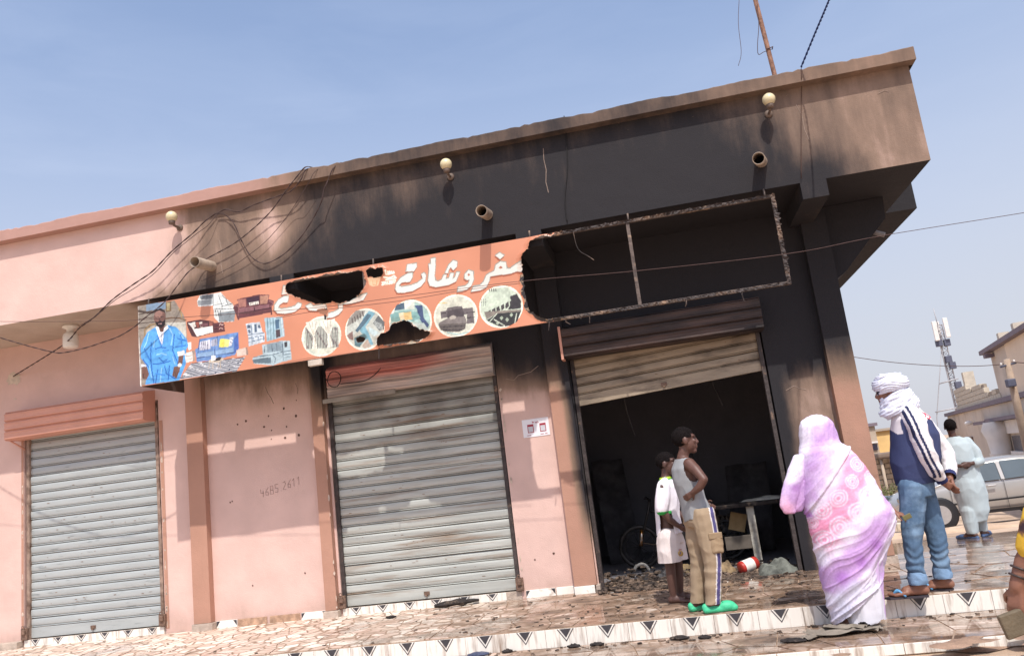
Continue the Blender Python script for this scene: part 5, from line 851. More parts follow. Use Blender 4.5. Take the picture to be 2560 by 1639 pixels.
# shrivelled vinyl left on the bare frame
M_tat = mat('shrivelled_vinyl', lin(64, 56, 54), .7, .4, 9, .6, 50, second=lin(142, 116, 96), smin=.5, smax=.68, sscale=3.5)
def tatters(p0, p1, n, drop, seed):
    rt = random.Random(seed); bm = bmesh.new(); p0, p1 = Vector(p0), Vector(p1)
    d = (p1-p0).normalized(); side = Vector((0, -1, 0)).cross(d)
    prev = None
    for i in range(n+1):
        t = i/n; c = p0.lerp(p1, t)
        w = (.010+.014*abs(noise.noise((i*.11, seed, 0)))+rt.uniform(0, .005))*(2.0 if rt.random() < .05 else 1)
        a = bm.verts.new(c+Vector((0, -rt.uniform(.003, .025), 0))+side*rt.uniform(-.008, .008)); b = bm.verts.new(c+side*w*drop+Vector((0, -rt.uniform(.004, .03), 0)))
        e = bm.verts.new(c-side*rt.uniform(.010, .02)*drop+Vector((0, -rt.uniform(.002, .02), 0)))
        if prev: bm.faces.new((prev[0], a, b, prev[1])); bm.faces.new((prev[2], e, a, prev[0]))
        prev = (a, b, e)
    return bm_mesh(bm)
link('vinyl_remnant', tatters((-.95, SIGN_Y+.01, SIGN_Z1-.02), (SIGN_X1, SIGN_Y+.01, SIGN_Z1-.02), 150, 1, 1), M_tat, sign)
link('vinyl_remnant', tatters((-.95, SIGN_Y+.01, SIGN_Z0+.015), (SIGN_X1, SIGN_Y+.01, SIGN_Z0+.015), 150, -1, 2), M_tat, sign)
link('vinyl_remnant', tatters((SIGN_X1-.02, SIGN_Y+.01, SIGN_Z1-.02), (SIGN_X1-.02, SIGN_Y+.01, SIGN_Z0), 60, 1.3, 3), M_tat, sign)
bm = bmesh.new(); rt = random.Random(8)
for x in (-1.05, -.86, -.62, .42, 1.0, -3.0):
    add_tube(bm, [(x, SIGN_Y, SIGN_Z0+.01), (x+rt.uniform(-.02, .02), SIGN_Y-.01, SIGN_Z0-rt.uniform(.02, .05)), (x+rt.uniform(-.03, .03), SIGN_Y, SIGN_Z0-rt.uniform(.05, .11))], .006, 4)
tag(link('vinyl_remnant', bm_mesh(bm), M_tat, sign), kind='stuff')

# ================================================================== paper notice (its codes are left blank)
ntc = thing('notice', 'white paper payment notice with red logo taped beside the rusty shutter', 'notice', (-1.52, -.004, 1.84))
M_pap = mat('white_paper', lin(232, 230, 234), .5, .03, 4)
M_red = mat('notice_red', lin(158, 40, 58), .5, .08, 10)
M_pgy = mat('notice_grey', lin(196, 196, 202), .5, .05, 10)
link('sheet', box(-1.685, -1.36, -.0055, -.002, 1.838, 2.052), M_pap, ntc)
bm = bmesh.new()
for x0 in (-1.625, -1.475):
    z0 = 1.888
    for a, b, c, d in ((0, .075, 0, .008), (0, .075, .075, .10), (0, .008, .008, .075), (.067, .075, .008, .075)): add_box(bm, x0+a, x0+b, -.0075, -.0055, z0+c, z0+d)
add_prism(bm, [(-1.565, 2.022), (-1.548, 2.018), (-1.530, 2.012), (-1.548, 2.008), (-1.553, 1.994), (-1.557, 2.010)], -.0075, -.0055)
for x0, w, z0, h in ((-1.525, .022, 2.008, .005), (-1.500, .016, 2.012, .005), (-1.525, .045, 1.998, .006), (-1.64, .05, 1.857, .006), (-1.475, .04, 1.857, .006), (-1.42, .03, 1.857, .006)): add_box(bm, x0, x0+w, -.0075, -.0055, z0, z0+h)
link('print', bm_mesh(bm), M_red, ntc)
bm = bmesh.new()
for x0 in (-1.617, -1.467): add_box(bm, x0, x0+.059, -.0068, -.0054, 1.896, 1.963)
link('blank_square', bm_mesh(bm), M_pgy, ntc)

# ================================================================== lamps, drain pipes
M_globe = mat('yellowed_globe', lin(212, 198, 160), .3, .06, 8, spec=.5)
M_lbase = mat('lamp_base', lin(112, 96, 86), .6, .2, 12)
GLX, GLZ = (-5.446, -1.977, 1.600), (4.856, 4.836, 4.852)
def globe(label, x, z):
    root = thing('globe_lamp', label, 'lamp', (x, FY, z), 'globe lamps along the parapet')
    arm = link('arm', tube(spline([(0, 0, .02), (0, -.06, .012), (0, -.12, .015), (0, -.155, .04)], 5), .015, 8), M_lbase, root, local=True)
    link('wall_plate', lathe([(.042, 0), (.042, .012), (.024, .024)], 16, Matrix.Rotation(math.radians(90), 4, 'X') @ Matrix.Translation((0, .02, 0))), M_lbase, root, local=True)
    link('collar', lathe([(.02, -.05), (.036, -.045), (.040, -.01), (.034, .0)], 16, Matrix.Translation((0, -.165, .062))), M_lbase, root, local=True)
    bm = bmesh.new(); bmesh.ops.create_uvsphere(bm, u_segments=24, v_segments=16, radius=.068, matrix=Matrix.Translation((0, -.165, .112)))
    link('globe', bm_mesh(bm, True), M_globe, root, local=True)
    return root
globe('cream globe lamp on the clean pink end of the parapet', GLX[0], GLZ[0])
globe('cream globe lamp on the blackest stretch of parapet, middle of three', GLX[1], GLZ[1])
globe('cream globe lamp near the roof corner below the rusty pole', GLX[2], GLZ[2])
M_pipe = mat('sooty_pvc_pipe', lin(170, 152, 134), .6, .2, 10, second=lin(90, 78, 70), sscale=5)
M_pipein = mat('pipe_inside', lin(30, 28, 30), .9, .1, 5)
def drain(label, x, z, droop, turn):
    root = thing('drain_pipe', label, 'pipe', (x, FY, z), 'roof drain pipes in the parapet')
    root.rotation_euler = (droop, 0, turn)
    bm = bmesh.new(); seg = 20; L = .40
    rings = []
    for r_, y in ((.064, .06), (.064, -L), (.056, -L), (.056, .0)):
        rings.append([bm.verts.new((r_*math.cos(2*math.pi*k/seg), y, r_*math.sin(2*math.pi*k/seg))) for k in range(seg)])
    for A, B in zip(rings, rings[1:]):
        for k in range(seg): bm.faces.new((A[k], A[(k+1) % seg], B[(k+1) % seg], B[k]))
    link('pipe', bm_mesh(bm, True), M_pipe, root, local=True)
    link('bore', mesh([(.058*math.cos(2*math.pi*k/seg), -.06, .058*math.sin(2*math.pi*k/seg)) for k in range(seg)], [tuple(range(seg))]), M_pipein, root, local=True)
drain('drain pipe jutting from the parapet above the printed portrait', -5.043, 4.31, .12, .05)
drain('drain pipe jutting from the black parapet above the lettering', -1.60, 4.325, .21, .03)
drain('drain pipe jutting from the parapet near the roof corner', 1.432, 4.355, .24, -.22)
root = thing('soffit_lamp', 'white jar-shaped ceiling lamp under the left soffit', 'lamp', (-7.44, -.52, ZF))
M_wl = mat('white_glass_jar', lin(228, 224, 216), .25, .04, 6)
link('rose', lathe([(.10, -.002), (.10, -.03), (.05, -.05), (.05, -.09)], 20, Matrix()), M_wl, root, local=True)
link('jar', lathe([(.05, -.09), (.085, -.11), (.095, -.14), (.095, -.28), (.08, -.30), (.02, -.305)], 20, Matrix()), M_wl, root, local=True)

# ================================================================== cables, rods
M_cab = mat('dusty_cable', lin(74, 58, 56), .8, .25, 20)
M_thin = mat('thin_wire', lin(84, 62, 58), .7, .2, 20)
M_rope = mat('blue_twine', lin(44, 62, 112), .8, .3, 40)
CABLES['w1'] = [(-14.0, -1.5, 5.3), (-11.5, -1.5, 4.72), (-9.5, -1.5, 4.3)]+CABLES['w1']+[(5.3, -1.5, 3.24), (7.2, -1.5, 3.32), (9.6, -1.5, 3.52), (13.0, -1.5, 3.95)]
CABLES['far'] = [(2.6, 20.0, 5.9), (4.6, 20.0, 5.05)]+CABLES['far']+[(14.2, 20.0, 3.25), (17.0, 20.0, 3.42), (21.0, 20.0, 4.0)]
CABLES['c'] = [(-10.6, -1.3, 5.75), (-9.6, -1.3, 4.98), (-8.9, -1.3, 4.48), (-8.35, -1.3, 4.12)]+CABLES['c']
for k_ in 'cdef':
    q_ = [(x, y, min(z, 5.268)) for x, y, z in CABLES[k_]]; x_ = q_[-1][0]; q_[-1] = (x_+.02, -1.10, 5.272); q_.append((x_+.10, -.90, 5.262)); CABLES[k_] = q_
def cable(name, key, r, m, label, cat='cable', twist=0.0, n=7):
    pts = spline(CABLES[key], n)
    bm = bmesh.new()
    if twist:
        for s in (0, math.pi):
            q = []
            L = 0
            for i, p in enumerate(pts):
                if i: L += (pts[i]-pts[i-1]).length
                a, b = frame_from(pts[min(i+1, len(pts)-1)]-pts[max(i-1, 0)], Vector((0, 1, 0)))
                q.append(p+(a*math.cos(L*twist+s)+b*math.sin(L*twist+s))*r*.9)
            add_tube(bm, q, r, 5)
    else: add_tube(bm, pts, r, 5)
    return tag(link(name, bm_mesh(bm, True), m), label, cat)
cable('power_cable', 'a', .005, M_cab, 'upper strand of the cable pair running down to the bare patch at left', twist=22, n=12)
cable('power_cable', 'b', .004, M_cab, 'lower strand sagging under the cable pair across the pink parapet')
cable('power_cable', 'c', .0044, M_cab, 'twisted cable sagging left past the soffit lamp and climbing to the roof edge', twist=26, n=10)
cable('power_cable', 'd', .0042, M_cab, 'cable looping down like a U beside the tan scorch mark', twist=18, n=12)
cable('power_cable', 'e', .0036, M_cab, 'cable rising from behind the left drain pipe to the roof edge')
cable('power_cable', 'f', .0044, M_cab, 'cable following the underside of the roof cap from the tie point', twist=20, n=10)
cable('thin_wire', 'w1', .0032, M_thin, 'thin wire stretched across the whole front past the roof corner', 'wire')
cable('thin_wire', 'w2', .003, M_thin, 'short thin wire in front of the printed circles', 'wire')
CABLES['twine'] = CABLES['blue'][4:]; CABLES['drop'] = CABLES['blue'][:5]
cable('blue_twine', 'twine', .0062, M_rope, 'blue twine running from the roof corner up into the sky', 'rope', twist=60, n=40)
cable('fascia_wire', 'drop', .0035, mat('brown_wire', lin(78, 54, 46), .8, .2, 20), 'thin brown wire hanging straight down the tan end of the parapet', 'wire')
cable('roof_wire', 'h1', .003, M_thin, 'loose thin wire hanging in the sky left of the rusty pole', 'wire')
cable('roof_wire', 'h2', .004, M_thin, 'bent tie wire hooked on the rusty roof pole', 'wire')
cable('black_wire', 'loop', .006, mat('sooty_wire', lin(26, 24, 26), .8, .2, 20), 'sooty wire hanging down the black parapet in the middle', 'wire')
cable('burnt_wire', 'dangle', .004, M_tat, 'frayed burnt wire dangling in the empty sign frame', 'wire')
cable('street_wire', 'far', .012, M_thin, 'distant overhead wire sagging across the hazy street', 'wire')
M_rust = mat('rusty_rod', lin(150, 112, 92), .8, .25, 16, .4, 60, second=lin(104, 72, 58), sscale=9)
pl = thing('roof_pole', 'rusty upright pole standing on the roof above the corner', 'pole', (1.84, -.6, 4.35))
link('rod', tube([(1.845, -.6, 4.36), (1.835, -.6, 5.5), (1.79, -.6, 6.45), (1.77, -.6, 7.2)], .026, 10), M_rust, pl)
link('tie', tube([(1.80, -.63, 5.835), (1.87, -.63, 5.85), (1.87, -.57, 5.85)], .006, 5), M_thin, pl)
# ================================================================== inside the burnt shop, rubble, litter
M_char = mat('charred_wood', lin(44, 38, 36), .85, .5, 20, .6, 40, second=lin(112, 96, 82), smin=.56, smax=.7, sscale=9)
M_ash = mat('grey_brown_rubble', lin(120, 102, 88), .95, .45, 14, .5, 60, second=lin(52, 44, 40), smin=.42, smax=.58, sscale=10)
M_pale = mat('pale_sheet', lin(190, 186, 174), .7, .2, 8, .2, 40, second=lin(120, 108, 96), sscale=5)
M_chrome = mat('smoked_chrome', lin(206, 196, 184), .22, .2, 20, metal=.9, second=lin(180, 120, 50), smin=.45, smax=.6, sscale=14)

def chunk(bm, c, sx, sy, sz, rng, rot=None):
    M = Matrix.Translation(c) @ Matrix.Rotation(rng.uniform(0, 6.3), 4, 'Z') @ Matrix.Rotation(rng.uniform(-.35, .35), 4, 'X')
    vs = []
    for z in (-1, 1):
        for y in (-1, 1):
            for x in (-1, 1):
                vs.append(bm.verts.new(M @ Vector((x*sx*rng.uniform(.55, 1), y*sy*rng.uniform(.55, 1), z*sz*rng.uniform(.5, 1)))))
    for q in ((0, 2, 3, 1), (4, 5, 7, 6), (0, 1, 5, 4), (2, 6, 7, 3), (0, 4, 6, 2), (1, 3, 7, 5)): bm.faces.new([vs[i] for i in q])

rg = random.Random(17)
bm = bmesh.new()
for k in range(900):
    x = rg.uniform(-1.0, 1.2); y = min(3.5, -.32+abs(rg.gauss(0, .55))+.25*(x > .3)*0)
    h = .10*math.exp(-((x+.75)/.5)**2)*math.exp(-((y-.5)/.7)**2)+.05*smooth(.0, .6, y)
    s = rg.uniform(.008, .032)
    chunk(bm, (x, y, max(.004, h*rg.random()+s*.3)), s*rg.uniform(1, 2), s, s*.5, rg)
tag(link('rubble', bm_mesh(bm), M_ash), 'loose burnt rubble heaped in the doorway of the gutted shop', 'rubble', kind='stuff')
bm = bmesh.new()
for k in range(280):
    x = rg.gauss(-.4, 1.7); y = rg.uniform(-2.0, -.1)
    if -9 < x < 3.5 and rg.random() < .4+.6*smooth(-4, -1, x):
        s = rg.uniform(.004, .016); chunk(bm, (x, y, .003+s*.3), s*rg.uniform(1, 2.4), s, s*.4, rg)
for k in range(130):
    x = rg.uniform(-2.2, 2.8); y = -2.06-abs(rg.gauss(0, .16)); s = rg.uniform(.005, .018)
    chunk(bm, (x, y, -STEP+s*.4), s*rg.uniform(1, 2.4), s, s*.5, rg)
tag(link('litter_crumbs', bm_mesh(bm), M_ash), 'small dark crumbs of burnt litter strewn over the tiled terrace', 'litter', kind='stuff')

def chunk_thing(name, label, cat, c, sx, sy, sz, m, rot=0, tiltx=0.0, seed=1, group=None):
    r_ = random.Random(seed); bm = bmesh.new(); n = 8
    rows = []
    for i in range(n+1):
        t = i/n; w = sy*(.18+.82*math.sin(math.pi*min(.97, max(.03, t)))**.6)*r_.uniform(.7, 1.25); x = -sx+2*sx*t+r_.uniform(-.04, .04)*sx
        rows.append([bm.verts.new((x, math.cos(a)*w+r_.uniform(-.1, .1)*sy, math.sin(a)*sz*r_.uniform(.6, 1.2)*(.35+.65*math.sin(math.pi*min(.97, max(.03, t)))))) for a in [k*math.pi/4 for k in range(8)]])
    for A, B in zip(rows, rows[1:]):
        for k in range(8): bm.faces.new((A[k], A[(k+1) % 8], B[(k+1) % 8], B[k]))
    bm.faces.new(rows[0][::-1]); bm.faces.new(rows[-1])
    o = link(name, bm_mesh(bm), m); o.location = c; o.rotation_euler = (tiltx, 0, rot)
    return tag(o, label, cat, group)
chunk_thing('charred_log', 'charred log lying under the rust-streaked shutter', 'log', (-2.69, -.14, .045), .27, .05, .04, M_char, .34, seed=2)
for i, (x, y, s, lb) in enumerate(((-.16, -2.16, .085, 'largest black charred lump at the foot of the step'), (.05, -2.22, .055, 'small black lump just right of the largest charred lump'), (-1.09, -2.12, .06, 'charred lump at the foot of the step, below the pink pillar'), (-.88, -2.13, .065, 'flat charred lump at the step, right of the pink pillar'), (-1.70, -2.10, .05, 'charred scrap at the foot of the step beside the dark plastic'), (.72, -2.62, .10, 'grey burnt lump on the lower step near the cloth'))):
    chunk_thing('charred_lump', lb, 'debris', (x, y, -STEP+.018), s, s*.5, .022, M_char, rg.uniform(-.4, .4), seed=30+i, group='charred lumps at the step')
chunk_thing('plastic_scrap', 'dark blue-grey plastic scrap at the foot of the step', 'debris', (-1.96, -2.13, -STEP+.02), .10, .045, .022, mat('blue_grey_plastic', lin(66, 72, 96), .4, .3, 12), .1, seed=50)
chunk_thing('terrace_lump', 'small black lump on the terrace before the rust-streaked shutter', 'debris', (-3.35, -.55, .018), .06, .03, .018, M_char, .2, seed=51)

# soft heaps and cloths
def rumpled(name, label, c, rx, ry, h, m, seed, cat='cloth', n=40):
    """A slumped heap of cloth: an uneven mound with long soft folds."""
    bm = bmesh.new(); V = {}; rq = random.Random(seed); a0 = rq.uniform(0, 3.1)
    for j in range(n+1):
        for i in range(n+1):
            u, v = i/n*2-1, j/n*2-1; r_ = math.hypot(u, v); an = math.atan2(v, u)
            e = .86+.22*noise.noise((math.cos(an)*1.6+seed, math.sin(an)*1.6, 1)); mound = max(0, 1-(r_/e)**2)**.6
            t = u*math.cos(a0)+v*math.sin(a0)
            z = h*mound*(.62+.5*noise.noise((u*1.7+seed, v*1.7, 0))+.16*math.sin(t*9+4*noise.noise((u*1.5, v*1.5, seed)))+.10*noise.noise((u*6, v*6, seed)))
            x = c[0]+rx*u*(1+.1*noise.noise((v*3, seed, 0))); y = c[1]+ry*v
            V[i, j] = (bm.verts.new((x, y, c[2]+.003+max(0, z))), r_ < e)
    for j in range(n):
        for i in range(n):
            q = [V[i, j], V[i+1, j], V[i+1, j+1], V[i, j+1]]
            if any(t[1] for t in q): bm.faces.new([t[0] for t in q])
    bmesh.ops.delete(bm, geom=[v for v in bm.verts if not v.link_faces], context='VERTS')
    return tag(link(name, bm_mesh(bm, True), m), label, cat)
def ribbon_cloth(name, label, ribbons, m, cat='cloth'):
    bm = bmesh.new()
    for pts, w, seed in ribbons:
        P_ = spline(pts, 10); rows = []
        for i, p in enumerate(P_):
            d = (P_[min(i+1, len(P_)-1)]-P_[max(i-1, 0)]); l = d.cross(UPV).normalized(); row = []
            for k in range(9):
                t = k/8*2-1; z = .010+.028*abs(math.sin(t*3.3+seed+1.3*noise.noise((i*.10, seed, 0))))*(1-.4*abs(t))+.012*noise.noise((i*.15, k*.4, seed))
                row.append(bm.verts.new(p+l*t*w*(1+.25*noise.noise((i*.2, seed, 3)))+UPV*max(.003, z)))
            rows.append(row)
        for A, B in zip(rows, rows[1:]):
            for k in range(8): bm.faces.new((A[k], A[k+1], B[k+1], B[k]))
    return tag(link(name, bm_mesh(bm, True), m), label, cat)
UPV = Vector((0, 0, 1))
M_rag = mat('grey_brown_rag', lin(128, 118, 106), .95, .2, 12, .4, 80)
zs_ = -STEP
ribbon_cloth('crumpled_cloth', 'crumpled grey-brown cloth on the lower step at the veiled woman\'s feet',
    [([(.80, -2.62, zs_), (.92, -2.50, zs_), (1.00, -2.36, zs_), (1.12, -2.42, zs_), (1.24, -2.36, zs_), (1.40, -2.50, zs_)], .055, 1.0),
     ([(.86, -2.40, zs_+.01), (.98, -2.52, zs_+.012), (1.12, -2.52, zs_+.012), (1.26, -2.46, zs_+.01), (1.42, -2.44, zs_+.004)], .06, 2.2),
     ([(1.02, -2.34, zs_+.025), (1.10, -2.44, zs_+.03), (1.20, -2.40, zs_+.03), (1.30, -2.48, zs_+.02)], .05, 3.7)], M_rag)
rumpled('burnt_bundle', 'burnt tan bundle of cloth beside the red canister', (.42, .42, .0), .16, .16, .16, mat('tan_bundle', lin(150, 128, 98), .95, .3, 12, .5, 60, second=lin(60, 48, 40), sscale=8), 9)
rumpled('burnt_bundle', 'grey-green heap of wet clothes at the right door jamb', (.98, .05, .0), .26, .22, .17, mat('grey_green_heap', lin(110, 112, 104), .9, .4, 10, .5, 60, second=lin(50, 52, 50), sscale=7), 14)
rumpled('burnt_bundle', 'black melted heap on the doorway rubble behind the boy in white', (-.30, .55, .0), .28, .16, .14, mat('melted_black', lin(52, 50, 52), .5, .4, 12, .5, 50), 21)
rumpled('burnt_bundle', 'yellowish scrap heap behind the boys\' legs in the doorway', (.03, .85, .0), .2, .12, .12, mat('yellow_scrap', lin(150, 126, 84), .9, .3, 12, .4, 50, second=lin(90, 80, 70), sscale=8), 27)

can = thing('red_canister', 'red canister with white label lying in the doorway rubble', 'canister', (.68, .28, .07))
Mc = Matrix.Translation((.68, .28, .085)) @ Matrix.Rotation(.5, 4, 'Z') @ Matrix.Rotation(math.radians(80), 4, 'Y')
link('body', lathe([(.02, -.115), (.066, -.11), (.07, -.10), (.07, .10), (.066, .11), (.02, .115)], 20, Mc), mat('red_can_paint', lin(176, 52, 44), .45, .15, 10), can)
link('label', lathe([(.0712, -.07), (.0714, -.069), (.0714, .055), (.0712, .056)], 20, Mc), mat('can_label', lin(226, 222, 214), .5, .1, 20), can)
link('base', lathe([(.0, .1135), (.062, .116), (.064, .118), (.0, .1182)], 20, Mc), mat('dull_tin', lin(120, 116, 106), .5, .3, 14, metal=.4), can)
link('tyre_piece', tube([(-.55+.09*math.cos(t), .62, .09+.09*math.sin(t)) for t in [k*.25 for k in range(13)]], .018, 8), M_pale) 
tag(bpy.data.objects['tyre_piece'], 'pale bent hose end on the rubble at the left of the doorway', 'hose')

tb = thing('burnt_table', 'burnt table with one pale leg standing inside the gutted shop', 'table', (.86, 1.1, 0))
link('tabletop', box(.40, 1.6, .85, 1.6, .70, .745, .006), M_char, tb)
for (x, y, m) in ((.86, .95, M_pale), (1.5, .95, M_char), (.46, 1.5, M_char), (1.5, 1.5, M_char)):
    link('leg', box(x-.045, x+.045, y-.03, y+.03, 0, .70, .004), m, tb)
link('crossbar', box(.50, .82, .93, .96, .20, .36, .004), mat('scorched_board', lin(96, 88, 80), .9, .3, 8), tb)
rumpled('ash_layer', 'pale ash and scraps lying on the burnt tabletop', (1.12, 1.05, .748), .36, .16, .05, M_pale, 33, 'ash')
# mattress springs under the table
bm = bmesh.new()
for j in range(3):
    for i in range(2):
        c = (.50+.13*i, 1.32, .30+.13*j)
        add_tube(bm, [(c[0]+(.055-.006*k/6)*math.cos(k*.7), c[1]+.004*k, c[2]+(.055-.006*k/6)*math.sin(k*.7)) for k in range(28)], .004, 4)
tag(link('mattress_spring', bm_mesh(bm), mat('burnt_spring_wire', lin(104, 98, 94), .5, .3, 20, metal=.5)), 'tangle of burnt mattress springs under the table', 'springs', kind='stuff')
tag(link('cardboard_scrap', box(.60, .80, 1.15, 1.17, .40, .62, M=Matrix.Translation((.7, 1.16, .5)) @ Matrix.Rotation(.3, 4, 'Y') @ Matrix.Translation((-.7, -1.16, -.5))), mat('brown_cardboard', lin(148, 124, 88), .9, .2, 10)), 'torn brown cardboard hanging under the burnt table', 'cardboard')
tag(link('steel_post', tube([(.30, 1.6, 0), (.28, 1.6, 1.7)], .018, 8), M_railb), 'thin steel post standing in the dark shop behind the boys', 'post')

mb = thing('burnt_motorbike', 'burnt-out motorbike wreck with bright shock absorber inside the shop', 'motorbike', (-.3, 1.6, 0))
M_bk = mat('burnt_bike_metal', lin(58, 54, 52), .5, .4, 20, metal=.4)
def ring(c, R, r, n=28): return [(c[0]+R*math.cos(2*math.pi*k/n), c[1], c[2]+R*math.sin(2*math.pi*k/n)) for k in range(n+1)]
for cx in (-.58, .55):
    w = link('wheel', tube(ring((cx, 1.62, .29), .26, 0), .03, 8), M_bk, mb)
    link('rim', tube(ring((cx, 1.62, .29), .20, 0), .008, 6), M_bk, w)
    bm = bmesh.new()
    for k in range(10):
        t = k*math.pi/5; add_tube(bm, [(cx, 1.62, .29), (cx+.2*math.cos(t), 1.62, .29+.2*math.sin(t))], .003, 4)
    tag(link('spoke', bm_mesh(bm), M_bk, w), kind='stuff')
link('shock_absorber', tube([(-.52, 1.52, .52), (-.56, 1.52, .31)], .026, 12), M_chrome, mb)
link('fork', tube([(-.58, 1.56, .29), (-.40, 1.58, .75), (-.36, 1.6, .9)], .018, 8), M_bk, mb)
link('handlebar', tube(spline([(-.42, 1.35, .92), (-.38, 1.5, .90), (-.36, 1.62, .88), (-.38, 1.78, .90), (-.42, 1.9, .92)], 4), .011, 8), M_bk, mb)
link('frame', tube(spline([(-.37, 1.6, .75), (-.1, 1.6, .62), (.2, 1.6, .55), (.55, 1.6, .32)], 5), .024, 8), M_bk, mb)
link('engine', box(-.15, .18, 1.5, 1.72, .2, .46, .04), M_bk, mb)
link('mudguard_rod', tube([(-.52, 1.50, .34), (-.2, 1.5, .28), (.1, 1.52, .25)], .009, 6), M_chrome, mb)
link('seat', box(.0, .5, 1.5, 1.72, .62, .70, .03), M_char, mb)

# burnt stock at the back of the shop
M_ashy = mat('ash_covered_steel', lin(104, 100, 102), .9, .3, 6, .4, 40, second=lin(74, 71, 73), sscale=4)
for i, (x, y, w, h, a, lb) in enumerate(((-.85, 2.6, .5, 1.5, .35, 'warped ceiling sheet leaning at the left inside the shop'), (.95, 2.4, .6, 1.2, -.3, 'warped ceiling sheet leaning behind the burnt table'), (.15, 3.0, .7, .9, .15, 'warped ceiling sheet slumped at the back of the shop'))):
    bm = bmesh.new(); grid_sheet(bm, (-w/2, 0, 0), (w, 0, 0), (0, .35, h), 10, 12)
    for v in bm.verts: v.co += Vector((0, .06*noise.noise((v.co.x*3+i, v.co.z*3, 0)), .05*noise.noise((v.co.x*4, i, 1))))
    bmesh.ops.solidify(bm, geom=bm.faces, thickness=.01)
    o = tag(link('fallen_sheet', bm_mesh(bm, True), M_ashy), lb, 'sheet', 'warped sheets inside the burnt shop'); o.location = (x, y, 0); o.rotation_euler = (0, 0, a)
for i, pts in enumerate(([(-.5, 1.2, 3.3), (-.48, 1.25, 2.2), (-.42, 1.3, 1.75)], [(.75, 1.4, 3.3), (.7, 1.42, 2.4), (.78, 1.4, 2.0)])):
    tag(link('hanging_flex', tube(spline(pts, 6), .008, 5), M_ashy), ['burnt flex hanging from the shop ceiling left of the boys', 'burnt flex hanging from the shop ceiling above the table'][i], 'wire', 'burnt wires hanging in the shop')
# ================================================================== people
def add_caps(bm, a, ra, b, rb, seg=12):
    a, b = Vector(a), Vector(b); d = b-a; L = d.length
    if L < 1e-5: d = Vector((0, 0, 1))
    u, v = frame_from(d); d = d.normalized(); rings = []
    for k in range(1, 4):
        t = math.pi/2*(1-k/3); rings.append((a-d*ra*math.sin(t), ra*math.cos(t)))
    for k in range(0, 3):
        t = math.pi/2*(k/3); rings.append((b+d*rb*math.sin(t), rb*math.cos(t)))
    R = [[bm.verts.new(c+u*math.cos(2*math.pi*i/seg)*r+v*math.sin(2*math.pi*i/seg)*r) for i in range(seg)] for c, r in rings]
    for A, B in zip(R, R[1:]):
        for i in range(seg): bm.faces.new((A[i], A[(i+1) % seg], B[(i+1) % seg], B[i]))
    p = bm.verts.new(a-d*ra); q = bm.verts.new(b+d*rb)
    for i in range(seg):
        bm.faces.new((p, R[0][(i+1) % seg], R[0][i])); bm.faces.new((q, R[-1][i], R[-1][(i+1) % seg]))

def limb(bm, pts):
    for (a, ra), (b, rb) in zip(pts, pts[1:]): add_caps(bm, a, ra, b, rb)

def add_ell(bm, c, r, axes=None, seg=16):
    M = Matrix.Diagonal((r[0], r[1], r[2], 1))
    if axes: M = Matrix(((axes[0].x, axes[1].x, axes[2].x, 0), (axes[0].y, axes[1].y, axes[2].y, 0), (axes[0].z, axes[1].z, axes[2].z, 0), (0, 0, 0, 1))) @ M
    bmesh.ops.create_uvsphere(bm, u_segments=seg, v_segments=max(8, seg*2//3), radius=1.0, matrix=Matrix.Translation(c) @ M)

def add_loft(bm, rings, s, f, seg=20):
    """rings: (centre, half width along s, half depth along f), closed at both ends."""
    R = []
    for c, w, d in rings:
        c = Vector(c); R.append([bm.verts.new(c+s*math.cos(2*math.pi*i/seg)*w+f*math.sin(2*math.pi*i/seg)*d) for i in range(seg)])
    for A, B in zip(R, R[1:]):
        for i in range(seg): bm.faces.new((A[i], A[(i+1) % seg], B[(i+1) % seg], B[i]))
    bm.faces.new(R[0][::-1]); bm.faces.new(R[-1])

def fuse(bm, voxel=.009, iters=4):
    bmesh.ops.recalc_face_normals(bm, faces=bm.faces)
    me = bpy.data.meshes.new('tmp'); bm.to_mesh(me); bm.free()
    o = bpy.data.objects.new('tmp', me); COL.objects.link(o)
    r = o.modifiers.new('r', 'REMESH'); r.mode = 'VOXEL'; r.voxel_size = voxel
    if iters:
        s = o.modifiers.new('s', 'SMOOTH'); s.factor = .5; s.iterations = iters
    dg = bpy.context.evaluated_depsgraph_get()
    m2 = bpy.data.meshes.new_from_object(o.evaluated_get(dg))
    bpy.data.objects.remove(o); bpy.data.meshes.remove(me)
    m2.shade_smooth(); return m2

def shape(me, keep=None, disp=None):
    """Cut faces away (open hems, necklines) and push vertices along their normals (folds)."""
    bm = bmesh.new(); bm.from_mesh(me)
    if disp:
        bm.normal_update()
        offs = [(v, disp(v.co.copy(), v.normal.copy())) for v in bm.verts]
        for v, d in offs:
            if isinstance(d, Vector): v.co += d
            else: v.co += v.normal*d
    if keep:
        bmesh.ops.delete(bm, geom=[f for f in bm.faces if not keep(f.calc_center_median())], context='FACES')
    bm.to_mesh(me); bm.free(); me.shade_smooth(); return me

def nz3(x, y, z): return noise.noise((x, y, z))
UP = Vector((0, 0, 1))

